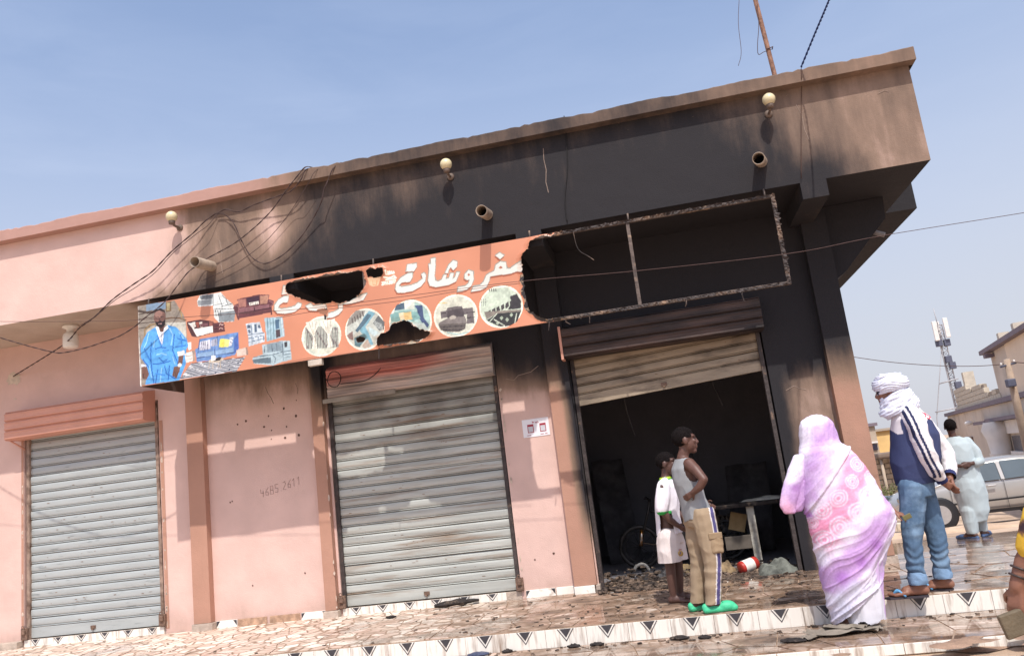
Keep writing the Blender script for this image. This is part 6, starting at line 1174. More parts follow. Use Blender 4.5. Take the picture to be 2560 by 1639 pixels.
def head(bm, c, f, s=1.0, tilt=0.0):
    r = f.cross(UP).normalized(); u = UP
    if tilt: f = (f*math.cos(tilt)+UP*math.sin(tilt)).normalized(); u = r.cross(f)
    P = lambda x, y, z: Vector(c)+(r*x+f*y+u*z)*s
    ax = (r, f, u)
    add_ell(bm, P(0, -.012, .032), (.074*s, .094*s, .084*s), ax)
    add_ell(bm, P(0, .022, -.03), (.060*s, .066*s, .078*s), ax)
    add_ell(bm, P(0, .058, -.092), (.030*s, .028*s, .022*s), ax)
    add_caps(bm, P(0, .086, .016), .010*s, P(0, .103, -.022), .014*s)
    for sx in (-1, 1):
        add_ell(bm, P(sx*.013, .092, -.027), (.011*s, .011*s, .009*s), ax, 8)
        add_ell(bm, P(sx*.032, .070, -.012), (.024*s, .016*s, .022*s), ax, 8)
        add_caps(bm, P(sx*.014, .083, .030), .011*s, P(sx*.045, .066, .032), .010*s, 8)
        add_ell(bm, P(sx*.076, -.008, -.004), (.011*s, .021*s, .032*s), ax, 10)
    add_caps(bm, P(-.016, .087, -.051), .010*s, P(.016, .087, -.051), .010*s, 8)
    add_caps(bm, P(-.014, .084, -.066), .011*s, P(.014, .084, -.066), .011*s, 8)
    return P, r, f, u

def hand(bm, w, d, n, s=1.0, curl=.5, side=1):
    w, d, n = Vector(w), Vector(d).normalized(), Vector(n).normalized(); n = (n-d*n.dot(d)).normalized(); l = d.cross(n)
    for i in (-1, 0, 1): add_caps(bm, w+(d*.012+l*i*.014)*s, .015*s, w+(d*.075+l*i*.021)*s, .015*s, 8)
    for i, L in zip((-1.5, -.5, .5, 1.5), (.058, .070, .066, .050)):
        b = w+(d*.082+l*i*.0195)*s; e1 = b+(d*math.cos(curl)+n*math.sin(curl))*L*.5*s; e2 = e1+(d*math.cos(curl*2)+n*math.sin(curl*2))*L*.55*s
        add_caps(bm, b, .0092*s, e1, .0085*s, 8); add_caps(bm, e1, .0085*s, e2, .007*s, 8)
    b = w+(d*.022+l*side*.026)*s; e1 = b+(d*.55+l*side*.62+n*.35).normalized()*.042*s; e2 = e1+(d*.8+l*side*.1+n*.5).normalized()*.032*s
    add_caps(bm, b, .012*s, e1, .010*s, 8); add_caps(bm, e1, .010*s, e2, .008*s, 8)

def foot(bm, ankle, heel, toe, s=1.0):
    a, h, t = Vector(ankle), Vector(heel), Vector(toe); z = h.z
    add_caps(bm, a, .036*s, h+Vector((0, 0, .034*s)), .036*s)
    m = h.lerp(t, .5)
    add_caps(bm, h+Vector((0, 0, .033*s)), .033*s, m+Vector((0, 0, .036*s)), .036*s); add_caps(bm, a, .03*s, m+Vector((0, 0, .04*s)), .03*s)
    d = (t-h).normalized(); l = d.cross(UP)
    for i, L in zip((-2, -1, 0, 1, 2), (.86, .92, .97, 1.0, 1.0)):
        add_caps(bm, m+l*i*.013*s+Vector((0, 0, .024*s)), .020*s, h.lerp(t, L)+l*i*.016*s+Vector((0, 0, .014*s)), .012*s, 8)

def skin_mat(name, c): return mat(name, c, .48, .10, 14, .06, 90, spec=.45)
M_skin1 = skin_mat('dark_brown_skin', lin(96, 66, 56))
M_skin2 = skin_mat('deep_brown_skin', lin(84, 58, 50))
M_skin3 = skin_mat('warm_brown_skin', lin(134, 92, 74))
M_hair = mat('black_hair', lin(30, 26, 26), 1.0, .3, 60, .8, 160, spec=.05)
M_eye = mat('dark_eye', lin(24, 20, 20), .2, .1, 10)
M_cloth = mat('dyed_cloth', rough=.85, var=.05, scale=10, attr='Col', bump=.12, bscale=160, spec=.2, crease=.35, cscale=11)

def hair_cap(parent, c, f, s, line):
    """Close-cropped hair: a shell over the cranium above the hairline."""
    r = f.cross(UP).normalized(); bm = bmesh.new()
    add_ell(bm, Vector(c)+(f*-.013+UP*.034)*s, (.0768*s, .0968*s, .0868*s), (r, f, UP), 36)
    def keep(p):
        q = (p-Vector(c))/s; y, z, x = q.dot(f), q.z, q.dot(r)
        lim = .052+.0*y if y > .045 else (.03 if y > .0 else -.055+.05*smooth(-.07, .02, y))
        if y > .045: return z > .058
        if abs(x) > .055 and y > -.035: return z > .022
        return z > -.06+.55*max(0, y+.05)
    me = shape(bm_mesh(bm), keep, lambda p, n: .0022*nz3(p.x*160, p.y*160, p.z*160))
    return link('hair', me, M_hair, parent)

def eyes(parent, P, s):
    bm = bmesh.new()
    for sx in (-1, 1): bmesh.ops.create_uvsphere(bm, u_segments=10, v_segments=8, radius=.0095*s, matrix=Matrix.Translation(P(sx*.031, .079, .006)))
    for sx in (-1, 1): add_caps(bm, P(sx*.018, .094, .040), .0035*s, P(sx*.046, .080, .042), .003*s, 6)
    return tag(link('eyes', bm_mesh(bm, True), M_eye, parent), kind='stuff')

def garment(name, bm, m, parent, voxel=.01, iters=5, keep=None, disp=None, col=None):
    me = shape(fuse(bm, voxel, iters), keep, disp)
    if col: set_col(me, col)
    return link(name, me, m, parent)

def folds(amp, sx, sz, seed=0.0, sharp=1.0):
    def d(p, n):
        a = nz3(p.x*sx+seed, p.y*sx, p.z*sz); b = nz3(p.x*sx*2.3+seed, p.y*sx*2.3, p.z*sz*1.9)
        return amp*(1-2*abs(a)**.8)*.6+amp*.4*b
    return d

def seg_dist2(px, pz, pts):
    best = 9
    for (ax, az), (bx, bz) in zip(pts, pts[1:]):
        dx, dz = bx-ax, bz-az; t = max(0, min(1, ((px-ax)*dx+(pz-az)*dz)/(dx*dx+dz*dz+1e-9)))
        best = min(best, math.hypot(px-ax-t*dx, pz-az-t*dz))
    return best

# ------------------------------------------------------------------ boy in the grey tank top
root = thing('person', 'boy in grey tank top and khaki cargo trousers, hand on hip, green clogs', 'person', (.12, -1.9, 0))
f = Vector((.93, .36, 0)).normalized(); s = f.cross(UP)
def at(c, a=0.0, b=0.0, dz=0.0): return Vector(c)+s*a+f*b+UP*dz
hc = Vector((.152, -1.9, 1.512)); bm = bmesh.new()
hf = Vector((.985, .17, 0)).normalized()
P, *_ = head(bm, hc, hf, 1.10, .03)
limb(bm, [((.145, -1.9, 1.45), .050), ((.108, -1.9, 1.36), .052)])
add_loft(bm, [((.165, -1.9, .84), .125, .10), ((.135, -1.9, .98), .122, .098), ((.115, -1.9, 1.15), .142, .10), ((.11, -1.9, 1.27), .150, .092), ((.106, -1.9, 1.335), .115, .06), ((.106, -1.9, 1.375), .05, .045)], s, f)
limb(bm, [(at((.108, -1.9, 1.30), .135), .056), ((.205, -2.09, 1.24), .047), ((.258, -2.14, 1.150), .038), ((.215, -2.12, 1.09), .037), ((.155, -2.085, 1.05), .028)])
hand(bm, (.155, -2.085, 1.05), (-.75, .25, -.45), (.2, .9, .1), .85, .35, 1)
limb(bm, [(at((.108, -1.9, 1.30), -.135), .054), ((.13, -1.70, 1.10), .042), ((.24, -1.72, .93), .028)])
hand(bm, (.24, -1.72, .93), (.7, -.2, -.5), (0, -1, 0), .85, .4, -1)
limb(bm, [((.21, -1.985, .80), .075), ((.222, -1.99, .45), .050), ((.162, -1.978, .08), .034)])
limb(bm, [((.13, -1.825, .80), .075), ((.112, -1.84, .44), .050), ((.040, -1.83, .08), .034)])
foot(bm, (.162, -1.978, .085), (.12, -1.985, .02), (.345, -1.955, .02)); foot(bm, (.040, -1.83, .085), (.0, -1.84, .02), (.16, -1.73, .02))
body = link('body', fuse(bm, .0075, 2), M_skin1, root)
hair_cap(root, hc, hf, 1.10, 0); eyes(root, P, 1.10)
bm = bmesh.new()
add_loft(bm, [((.178, -1.9, .77), .152, .132), ((.162, -1.9, .86), .150, .128), ((.135, -1.9, .98), .140, .114), ((.116, -1.9, 1.15), .158, .116), ((.11, -1.9, 1.265), .166, .108), ((.106, -1.9, 1.335), .128, .072), ((.106, -1.9, 1.39), .058, .052)], s, f, 28)
shR, shL = at((.112, -1.9, 1.265), .172, .012), at((.112, -1.9, 1.265), -.172, .012)
def keep(p):
    if p.z < .80+.34*(p.x-.06)+.01*nz3(p.x*20, p.y*20, 0): return False
    q = p-Vector((.11, -1.9, 1.35))
    for c in (shR, shL):
        d = p-c
        if math.sqrt((d.dot(s)*1.0)**2+d.dot(f)**2*1.0+(d.z*.62)**2) < .082: return False
    if p.z > 1.355: return False
    if p.z > 1.30 and q.dot(f) > .03: return False
    return True
garment('tank_top', bm, mat('grey_marl_jersey', lin(150, 152, 154), .9, .06, 30, .1, 200, spec=.15, crease=.35, cscale=9), root, .009, 4, keep, folds(.011, 7, 3.4, 3))
bm = bmesh.new()
limb(bm, [((.205, -1.975, .84), .108), ((.220, -1.985, .62), .098), ((.226, -1.99, .44), .080), ((.196, -1.985, .24), .072), ((.166, -1.977, .05), .068)])
limb(bm, [((.130, -1.83, .84), .106), ((.122, -1.84, .62), .096), ((.112, -1.84, .43), .080), ((.074, -1.835, .24), .072), ((.038, -1.83, .05), .067)])
add_loft(bm, [((.172, -1.9, .74), .15, .12), ((.168, -1.9, .85), .142, .122), ((.16, -1.9, .92), .13, .11)], s, f)
line = [(.285, .90), (.292, .62), (.276, .42), (.238, .22), (.205, .05)]
kh, pu, wh = lin(160, 140, 116), lin(88, 82, 128), lin(222, 216, 212)
def col(p, n):
    if p.y < -1.96 or p.x > .2:
        d = seg_dist2(p.x, p.z, line)
        if p.y < -1.93 and d < .014: return pu
        if p.y < -1.93 and d < .023: return wh
    return kh
garment('trousers', bm, M_cloth, root, .008, 4, lambda p: p.z > .075 and p.z < .90, folds(.012, 5, 9, 8), col)
M_kh = mat('khaki_twill', lin(158, 136, 110), .9, .08, 20, .15, 140, spec=.15, crease=.3)
pk = link('cargo_pocket', shape(fuse((lambda b: (add_box(b, .225, .335, -2.085, -2.03, .505, .66, bevel=.02), b)[1])(bmesh.new()), .007, 3), None, folds(.008, 12, 12, 2)), M_kh, root)
link('pocket_flap', box(.222, .338, -2.094, -2.08, .63, .685, .006, M=Matrix.Translation((.28, -2.087, .66)) @ Matrix.Rotation(.12, 4, 'X') @ Matrix.Translation((-.28, 2.087, -.66))), M_kh, pk)
M_clog = mat('green_foam_clog', lin(70, 190, 140), .55, .08, 14, .1, 60)
M_dot = mat('clog_hole', lin(38, 110, 82), .8, .1, 10)
def clog(h, t, s_=1.0):
    h, t = Vector(h), Vector(t); d = (t-h).normalized(); l = d.cross(UP); bm = bmesh.new(); m = h.lerp(t, .62)
    for a, b, ra, rb in ((h, m, .042, .05), (m, h.lerp(t, .9), .052, .046)):
        add_loft(bm, [(a+UP*0.002, ra*.95, .001)]+[], l, d) if False else None
        for k in (-1, 0, 1): add_caps(bm, a+l*k*.012+UP*.03, .030, b+l*k*.018+UP*.03, .030, 10)
    add_ell(bm, m+UP*.045+d*.01, (.055, .085, .048), (l, d, UP)); add_caps(bm, h+UP*.05, .035, m+UP*.05, .03)
    me = shape(fuse(bm, .007, 3), None, lambda p, n: Vector((0, 0, max(0, .004-p.z))) if p.z < .004 else 0.0)
    o = link('clog', me, M_clog, root)
    bm = bmesh.new()
    for i in range(4):
        for j in (-1, 0, 1):
            c = m+d*(-.02+.025*i)+l*j*.024+UP*(.090-.012*abs(j)-.004*i)
            bmesh.ops.create_uvsphere(bm, u_segments=8, v_segments=6, radius=.007, matrix=Matrix.Translation(c))
    tag(link('vent_hole', bm_mesh(bm, True), M_dot, o), kind='stuff')
clog((.10, -1.99, 0), (.375, -1.955, 0)); clog((-.02, -1.845, 0), (.18, -1.73, 0))

# ------------------------------------------------------------------ boy in white football kit
root = thing('person', 'smaller boy in white jersey with green cuffs and white shorts', 'person', (-.13, -1.3, 0))
f = Vector((.97, -.20, 0)).normalized(); s = f.cross(UP)
hc = Vector((-.045, -1.3, 1.325)); bm = bmesh.new()
P, *_ = head(bm, hc, f, 1.02)
limb(bm, [((-.06, -1.3, 1.27), .044), ((-.08, -1.3, 1.18), .047)])
add_loft(bm, [((-.12, -1.3, .62), .115, .09), ((-.12, -1.3, .80), .11, .09), ((-.095, -1.3, 1.0), .13, .092), ((-.085, -1.3, 1.11), .135, .08), ((-.08, -1.3, 1.17), .09, .05), ((-.08, -1.3, 1.21), .045, .042)], s, f)
limb(bm, [((-.118, -1.43, 1.10), .05), ((-.165, -1.455, .895), .038), ((-.10, -1.45, .80), .034), ((-.035, -1.44, .735), .025)])
hand(bm, (-.035, -1.44, .735), (.7, .1, -.55), (0, .9, .3), .80, .5, 1)
limb(bm, [((-.06, -1.17, 1.10), .05), ((-.06, -1.13, .90), .038), ((.05, -1.16, .76), .025)])
hand(bm, (.05, -1.16, .76), (.7, -.1, -.5), (0, -.9, .3), .80, .5, -1)
limb(bm, [((-.15, -1.37, .62), .07), ((-.165, -1.375, .33), .050), ((-.172, -1.375, .22), .046), ((-.176, -1.375, .06), .031)])
limb(bm, [((-.10, -1.23, .62), .07), ((-.092, -1.235, .33), .050), ((-.10, -1.235, .22), .046), ((-.112, -1.235, .06), .031)])
foot(bm, (-.176, -1.375, .065), (-.20, -1.375, .012), (-.005, -1.41, .012), .95); foot(bm, (-.112, -1.235, .065), (-.135, -1.235, .012), (.065, -1.28, .012), .95)
link('body', fuse(bm, .0075, 2), M_skin2, root)
hair_cap(root, hc, f, 1.02, 0); eyes(root, P, 1.02)
bm = bmesh.new()
add_loft(bm, [((-.12, -1.3, .63), .150, .128), ((-.118, -1.3, .80), .140, .118), ((-.097, -1.3, 1.0), .150, .116), ((-.087, -1.3, 1.10), .150, .10), ((-.08, -1.3, 1.17), .10, .062), ((-.08, -1.3, 1.215), .056, .052)], s, f, 28)
limb(bm, [((-.105, -1.40, 1.115), .066), ((-.138, -1.445, 1.0), .068), ((-.160, -1.455, .90), .066)])
limb(bm, [((-.065, -1.20, 1.115), .066), ((-.06, -1.14, 1.0), .066), ((-.06, -1.13, .91), .064)])
ww, gg, yg = lin(236, 230, 236), lin(60, 170, 84), lin(176, 206, 60)
def keep(p):
    if p.z < .655+.03*(p.x+.1): return False
    if p.z > 1.20: return False
    return True
def col(p, n):
    if p.z > 1.183 and abs(p.y+1.3) < .08: return yg
    if p.z > 1.172 and abs(p.y+1.3) < .08: return gg
    for c in ((-.157, -1.455), (-.06, -1.13)):
        if math.hypot(p.x-c[0], p.y-c[1]) < .09 and abs(p.y+1.3) > .115 and .84 < p.z < .878: return gg
    return ww
def keep2(p):
    if not keep(p): return False
    for c in ((-.157, -1.455), (-.06, -1.13)):
        if math.hypot(p.x-c[0], p.y-c[1]) < .09 and abs(p.y+1.3) > .115 and p.z < .848: return False
    return True
garment('jersey', bm, M_cloth, root, .008, 4, keep2, folds(.010, 8, 4, 5), col)
bm = bmesh.new()
limb(bm, [((-.145, -1.365, .62), .108), ((-.155, -1.375, .50), .112), ((-.158, -1.375, .36), .112)])
limb(bm, [((-.10, -1.235, .62), .104), ((-.092, -1.235, .50), .108), ((-.088, -1.235, .35), .108)])
add_loft(bm, [((-.12, -1.3, .56), .14, .115), ((-.12, -1.3, .70), .13, .112)], s, f)
garment('shorts', bm, mat('white_polyester', lin(216, 204, 200), .7, .05, 10, .1, 120, crease=.4, cscale=10), root, .008, 3, lambda p: p.z > .395, folds(.012, 7, 5, 11))
# round club crest on the shorts leg
cr = lathe([(.0, .0), (.026, .0), (.026, .003), (.0, .003)], 20, Matrix.Translation((-.045, -1.474, .475)) @ Matrix.Rotation(math.radians(90), 4, 'X') @ Matrix.Rotation(-.35, 4, 'Y'))
cr = link('crest', cr, mat('crest_gold', lin(176, 140, 74), .6, .1, 20), root)
bm = bmesh.new(); add_box(bm, -.060, -.034, -1.4785, -1.4765, .468, .475); add_box(bm, -.052, -.040, -1.4785, -1.4765, .478, .490)
link('crest_band', bm_mesh(bm), mat('crest_blue', lin(70, 66, 110), .6, .1, 20), cr)
link('crest_crown', prism([(-.060, .505), (-.056, .518), (-.050, .508), (-.045, .522), (-.040, .508), (-.034, .518), (-.030, .505)], -1.476, -1.473), mat('crest_red', lin(150, 70, 60), .6, .1, 20), cr)
M_sole = mat('brown_sandal', lin(112, 92, 78), .8, .2, 20)
for h, t in (((-.20, -1.375, 0), (-.0, -1.41, 0)), ((-.14, -1.235, 0), (.075, -1.28, 0))):
    h, t = Vector(h), Vector(t); d = (t-h).normalized(); l = d.cross(UP); bm = bmesh.new()
    out_ = [h-d*.02-l*.028, h-d*.02+l*.028, h.lerp(t, .5)+l*.034, t+l*.04-d*.02, t+d*.02, t-l*.036-d*.02, h.lerp(t, .5)-l*.03]
    add_prism(bm, [(p.x, p.y) for p in out_], .001, .014, 'z'); add_tube(bm, spline([h.lerp(t, .55)-l*.036+UP*.01, h.lerp(t, .62)+UP*.062, h.lerp(t, .55)+l*.036+UP*.01], 5), .007, 6)
    link('sandal', bm_mesh(bm), M_sole, root)

# ------------------------------------------------------------------ man in white turban and track jacket
root = thing('person', 'man in white turban and blue and white striped jacket, hands clasped behind him', 'person', (1.97, -2.03, 0))
f = Vector((-.93, .37, 0)).normalized(); s = f.cross(UP)      # s points away from the camera
l_ = -s
hc = Vector((1.945, -2.06, 1.70)); hf = Vector((-.985, .17, 0)).normalized(); bm = bmesh.new()
P, *_ = head(bm, hc, hf, 1.05, -.05)
limb(bm, [((1.96, -2.06, 1.62), .055), ((2.02, -2.06, 1.52), .06)])
add_loft(bm, [((2.01, -2.05, .88), .14, .11), ((2.03, -2.05, 1.1), .15, .12), ((2.06, -2.05, 1.3), .165, .12), ((2.06, -2.05, 1.46), .16, .09), ((2.04, -2.05, 1.55), .08, .06)], s, f)
limb(bm, [((2.12, -2.20, 1.05), .042), ((2.19, -2.15, .90), .030)])
hand(bm, (2.19, -2.15, .895), (.62, .25, -.45), (.1, .9, .1), .95, .8, 1)
limb(bm, [((2.34, -1.88, 1.05), .042), ((2.295, -2.0, .91), .030)])
hand(bm, (2.295, -2.01, .91), (-.15, -.55, -.75), (.5, .3, .1), 1.0, .6, -1)
limb(bm, [((1.95, -2.12, .86), .08), ((1.858, -2.14, .47), .055), ((1.835, -2.14, .09), .037)])
limb(bm, [((2.06, -1.965, .86), .08), ((2.098, -1.97, .47), .055), ((2.085, -1.955, .09), .037)])
foot(bm, (1.835, -2.14, .095), (1.875, -2.14, .018), (1.605, -2.10, .018), 1.12); foot(bm, (2.085, -1.955, .095), (2.125, -1.96, .018), (1.905, -1.86, .018), 1.12)
link('body', fuse(bm, .0078, 2), M_skin3, root)
bm = bmesh.new()
for sx in (-1, 1): add_ell(bm, P(sx*.034, .088, .008), (.030, .010, .020), (hf.cross(UP), hf, UP), 12)
add_tube(bm, [P(-.075, .0, .014), P(-.06, .082, .012), P(.06, .082, .012), P(.075, .0, .014)], .005, 6)
link('sunglasses', bm_mesh(bm, True), mat('dark_lens', lin(34, 34, 46), .15, .1, 10), root)
# jacket body, two sleeves
nav, whi = lin(62, 70, 104), lin(222, 217, 219)
def jcol(p, n):
    q = p-Vector((2.03, -2.05, 0)); b = q.dot(f); z = p.z
    if z < .955: return lin(56, 65, 98)
    zz = z+.015*math.sin(p.x*60)
    if b > .02: return whi if zz > 1.37+.6*(b-.10) else nav          # chest
    zig = 1.40+.05*abs(((b*9) % 1)-.5)*2
    return whi if zz > zig else nav
bm = bmesh.new()
add_loft(bm, [((2.005, -2.05, .90), .165, .150), ((2.01, -2.05, .96), .172, .160), ((2.045, -2.05, 1.1), .19, .20), ((2.075, -2.05, 1.3), .20, .195), ((2.075, -2.05, 1.45), .195, .15), ((2.045, -2.05, 1.545), .12, .095), ((2.03, -2.05, 1.60), .075, .075)], s, f, 30)
garment('jacket_body', bm, M_cloth, root, .009, 4, lambda p: p.z > .905 and p.z < 1.59, folds(.014, 5, 4, 1), jcol)
def sleeve(pts, line, cuffc):
    bm = bmesh.new(); limb(bm, pts)
    w = Vector(pts[-1][0])
    def col(p, n):
        if (p-w).length < .062: return lin(46, 52, 92)
        for k, off in enumerate((-.020, .020)):
            if line and seg_dist2(p.x, p.z, [(x+off, z) for x, z in line]) < .0105 and p.y < -2.15: return lin(40, 46, 78)
        return whi
    return garment('sleeve', bm, M_cloth, root, .006, 6, lambda p: (p-w).dot(w-Vector(pts[-2][0])) < .0006, folds(.013, 7, 8, 4), col)
sleeve([((2.04, -2.16, 1.50), .080), ((2.055, -2.245, 1.38), .080), ((2.075, -2.265, 1.16), .074), ((2.125, -2.225, 1.02), .064), ((2.185, -2.155, .915), .046)], [(1.985, 1.62), (2.005, 1.48), (2.025, 1.30), (2.065, 1.12), (2.13, .95)], 0)
sleeve([((2.13, -1.90, 1.49), .085), ((2.24, -1.86, 1.35), .085), ((2.345, -1.845, 1.14), .076), ((2.345, -1.89, 1.02), .064), ((2.30, -2.0, .93), .046)], None, 0)
M_jeans = mat('washed_denim', lin(84, 108, 134), .9, .16, 9, .2, 150, second=lin(116, 140, 164), smin=.45, smax=.65, sscale=6, spec=.15, crease=.5, cscale=12)
bm = bmesh.new()
limb(bm, [((1.955, -2.12, .88), .112), ((1.910, -2.13, .68), .098), ((1.862, -2.14, .46), .078), ((1.845, -2.14, .28), .069), ((1.838, -2.14, .12), .064)])
limb(bm, [((2.050, -1.97, .88), .110), ((2.078, -1.97, .68), .096), ((2.100, -1.97, .46), .078), ((2.094, -1.965, .28), .069), ((2.088, -1.957, .12), .064)])
add_loft(bm, [((2.005, -2.05, .80), .165, .135), ((2.01, -2.05, .95), .15, .135)], s, f)
def jf(p, n):
    d = folds(.008, 5, 9, 2)(p, n)
    if p.z < .5: d += .0055*math.sin(p.z*88+p.x*30+7*nz3(p.x*9, p.y*9, p.z*5))*smooth(.5, .25, p.z)
    return d
garment('jeans', bm, M_jeans, root, .008, 3, lambda p: .125 < p.z < .97, jf)
M_cuff = mat('denim_cuff', lin(118, 146, 176), .9, .12, 12, .3, 120)
for c in ((1.838, -2.14), (2.088, -1.957)):
    bm = bmesh.new(); add_caps(bm, (*c, .165), .073, (*c, .12), .075, 20)
    garment('cuff', bm, M_cuff, root, .008, 2, lambda p: .105 < p.z < .205, folds(.008, 14, 14, 3))
M_flip = mat('dark_flipflop', lin(62, 56, 62), .8, .2, 20); M_strap = mat('blue_strap', lin(92, 152, 196), .5, .1, 20)
for h, t in (((1.885, -2.142, 0), (1.575, -2.098, 0)), ((2.135, -1.965, 0), (1.885, -1.85, 0))):
    h, t = Vector(h), Vector(t); d = (t-h).normalized(); l = d.cross(UP); bm = bmesh.new()
    out_ = [h-d*.01-l*.032, h-d*.01+l*.032, h.lerp(t, .5)+l*.040, t+l*.044-d*.03, t+d*.01, t-l*.042-d*.03, h.lerp(t, .5)-l*.034]
    add_prism(bm, [(p.x, p.y) for p in out_], .001, .018, 'z'); o = link('flip_flop', bm_mesh(bm), M_flip, root)
    bm = bmesh.new(); tp = h.lerp(t, .82)+UP*.03
    for sd_ in (-1, 1): add_tube(bm, spline([tp, h.lerp(t, .68)+l*sd_*.026+UP*.066, h.lerp(t, .52)+l*sd_*.042+UP*.02], 5), .010, 6)
    link('strap', bm_mesh(bm, True), M_strap, o)
# turban: stacked slanting wraps and the cloth round jaw and neck
M_turb = mat('white_turban_cotton', lin(214, 216, 230), .9, .04, 8, .15, 140, spec=.15, crease=.5, cscale=14)
bm = bmesh.new(); tc_ = Vector((1.965, -2.06, 1.765))
add_ell(bm, tc_+Vector((.005, 0, .035)), (.122, .114, .066))
wr_ = [(-.050, .108, .022, .16), (-.034, .120, .020, .05), (-.020, .127, .020, -.06), (-.004, .131, .020, .08), (.010, .130, .020, -.10), (.024, .126, .020, .03), (.040, .117, .020, -.04), (.054, .104, .020, .10), (.068, .086, .020, -.08), (.080, .062, .020, .05)]
for k, (dz, R, tr_, tl) in enumerate(wr_):
    pts = [tc_+Vector(((R-.004)*1.10*math.cos(t)+.006, (R-.012)*math.sin(t), dz+tl*R*math.cos(t+.4*k)+.006*math.sin(2*t+k*1.7))) for t in [2*math.pi*i/28 for i in range(29)]]
    for a, b in zip(pts, pts[1:]): add_caps(bm, a, tr_*.8, b, tr_*.8, 8)
garment('turban', bm, M_turb, root, .0058, 1, None, lambda p, n: .0028*math.sin(p.z*300+9*nz3(p.x*7, p.y*7, p.z*4)))
bm = bmesh.new()
for k, (c, R, tr_, tl) in enumerate((((1.985, -2.06, 1.672), .090, .022, .46), ((1.992, -2.06, 1.648), .098, .024, .42), ((2.0, -2.06, 1.622), .104, .026, .36), ((2.008, -2.06, 1.596), .112, .027, .30), ((2.012, -2.06, 1.568), .120, .028, .22), ((2.0, -2.06, 1.540), .124, .028, .12), ((1.985, -2.06, 1.518), .118, .026, .02))):
    pts = [Vector(c)+Vector((R*1.12*math.cos(t), R*math.sin(t), tl*R*math.cos(t)+.008*math.sin(3*t+k*2))) for t in [2*math.pi*i/24 for i in range(25)]]
    for a, b in zip(pts, pts[1:]): add_caps(bm, a, tr_, b, tr_, 8)
limb(bm, [((1.905, -2.06, 1.645), .050), ((1.893, -2.06, 1.56), .050), ((1.905, -2.06, 1.50), .040)])
limb(bm, [((1.98, -2.06, 1.66), .075), ((2.0, -2.06, 1.55), .09)])
limb(bm, [((2.03, -2.10, 1.70), .045), ((2.06, -2.08, 1.62), .055)])
garment('neck_scarf', bm, M_turb, root, .0065, 1, None, lambda p, n: .0035*math.sin(p.z*210-p.x*120+9*nz3(p.x*6, p.y*6, p.z*6)))
# red embroidered mark on the jacket's shoulder, laid on the cloth
bmr = bmesh.new(); jb = [o for o in root.children if o.name.startswith('jacket_body')][0]
bvh = BVHTree.FromPolygons([v.co.copy() for v in jb.data.vertices], [tuple(p.vertices) for p in jb.data.polygons])
for pts in ([(2.150, 1.490), (2.165, 1.468), (2.155, 1.448)], [(2.172, 1.482), (2.188, 1.455)], [(2.165, 1.435), (2.185, 1.425), (2.200, 1.44)], [(2.205, 1.458), (2.218, 1.436)]):
    q = []
    for x, z in pts:
        h = bvh.ray_cast(Vector((x, -3, z)), Vector((0, 1, 0)))
        if h[0]: q.append(h[0]+Vector((0, -.002, 0)))
    if len(q) > 1: add_tube(bmr, q, .0055, 5)
tag(link('red_print', bm_mesh(bmr), mat('red_embroidery', lin(196, 70, 90), .8, .1, 20), jb), kind='stuff')

# ------------------------------------------------------------------ woman in the tie-dyed veil, seen from behind
root = thing('person', 'woman wrapped in a purple, pink and white tie-dyed veil seen from behind', 'person', (1.27, -2.28, -STEP))
WY = -2.28
prof = [(-.150, 1.085, 1.47, .16), (-.09, 1.075, 1.490, .175), (.05, 1.060, 1.525, .19), (.30, 1.047, 1.565, .205), (.49, 1.040, 1.672, .225), (.64, 1.036, 1.738, .235), (.72, 1.034, 1.744, .235), (.86, 1.040, 1.668, .225), (1.0, 1.055, 1.622, .21), (1.10, 1.066, 1.580, .195), (1.20, 1.078, 1.530, .175), (1.265, 1.090, 1.480, .155), (1.305, 1.104, 1.428, .135), (1.35, 1.114, 1.405, .122), (1.43, 1.118, 1.403, .120), (1.49, 1.132, 1.388, .114), (1.535, 1.165, 1.355, .092), (1.562, 1.225, 1.31, .05), (1.570, 1.255, 1.285, .02)]
bm = bmesh.new()
add_loft(bm, [(((a+b)/2, WY+(.03 if z > 1.3 else 0.0), z), (b-a)/2, d) for z, a, b, d in prof], Vector((1, 0, 0)), Vector((0, 1, 0)), 40)
# raised left arm under the cloth: a flat sheet of veil hanging from shoulder to wrist
add_loft(bm, [((.905, WY-.06, .800), .040, .012), ((.900, WY-.06, .86), .058, .022), ((.935, WY-.06, .95), .060, .030), ((.985, WY-.05, 1.05), .070, .042), ((1.04, WY-.03, 1.15), .070, .055), ((1.09, WY-.01, 1.25), .05, .06)], Vector((1, 0, 0)), Vector((0, 1, 0)), 18)
add_loft(bm, [((.965, WY-.03, .805), .045, .014), ((1.0, WY-.03, .90), .060, .03), ((1.05, WY-.01, 1.05), .06, .06)], Vector((1, 0, 0)), Vector((0, 1, 0)), 16)
MAPX = lambda x, z: (850.9*x-161.1*z-501.6, -92.5*x-833.1*z+1472.6)
PU, PK, WHT, LV, GY = lin(192, 154, 206), lin(230, 150, 182), lin(228, 220, 236), lin(208, 180, 220), lin(198, 196, 212)
DP = lin(170, 120, 190)
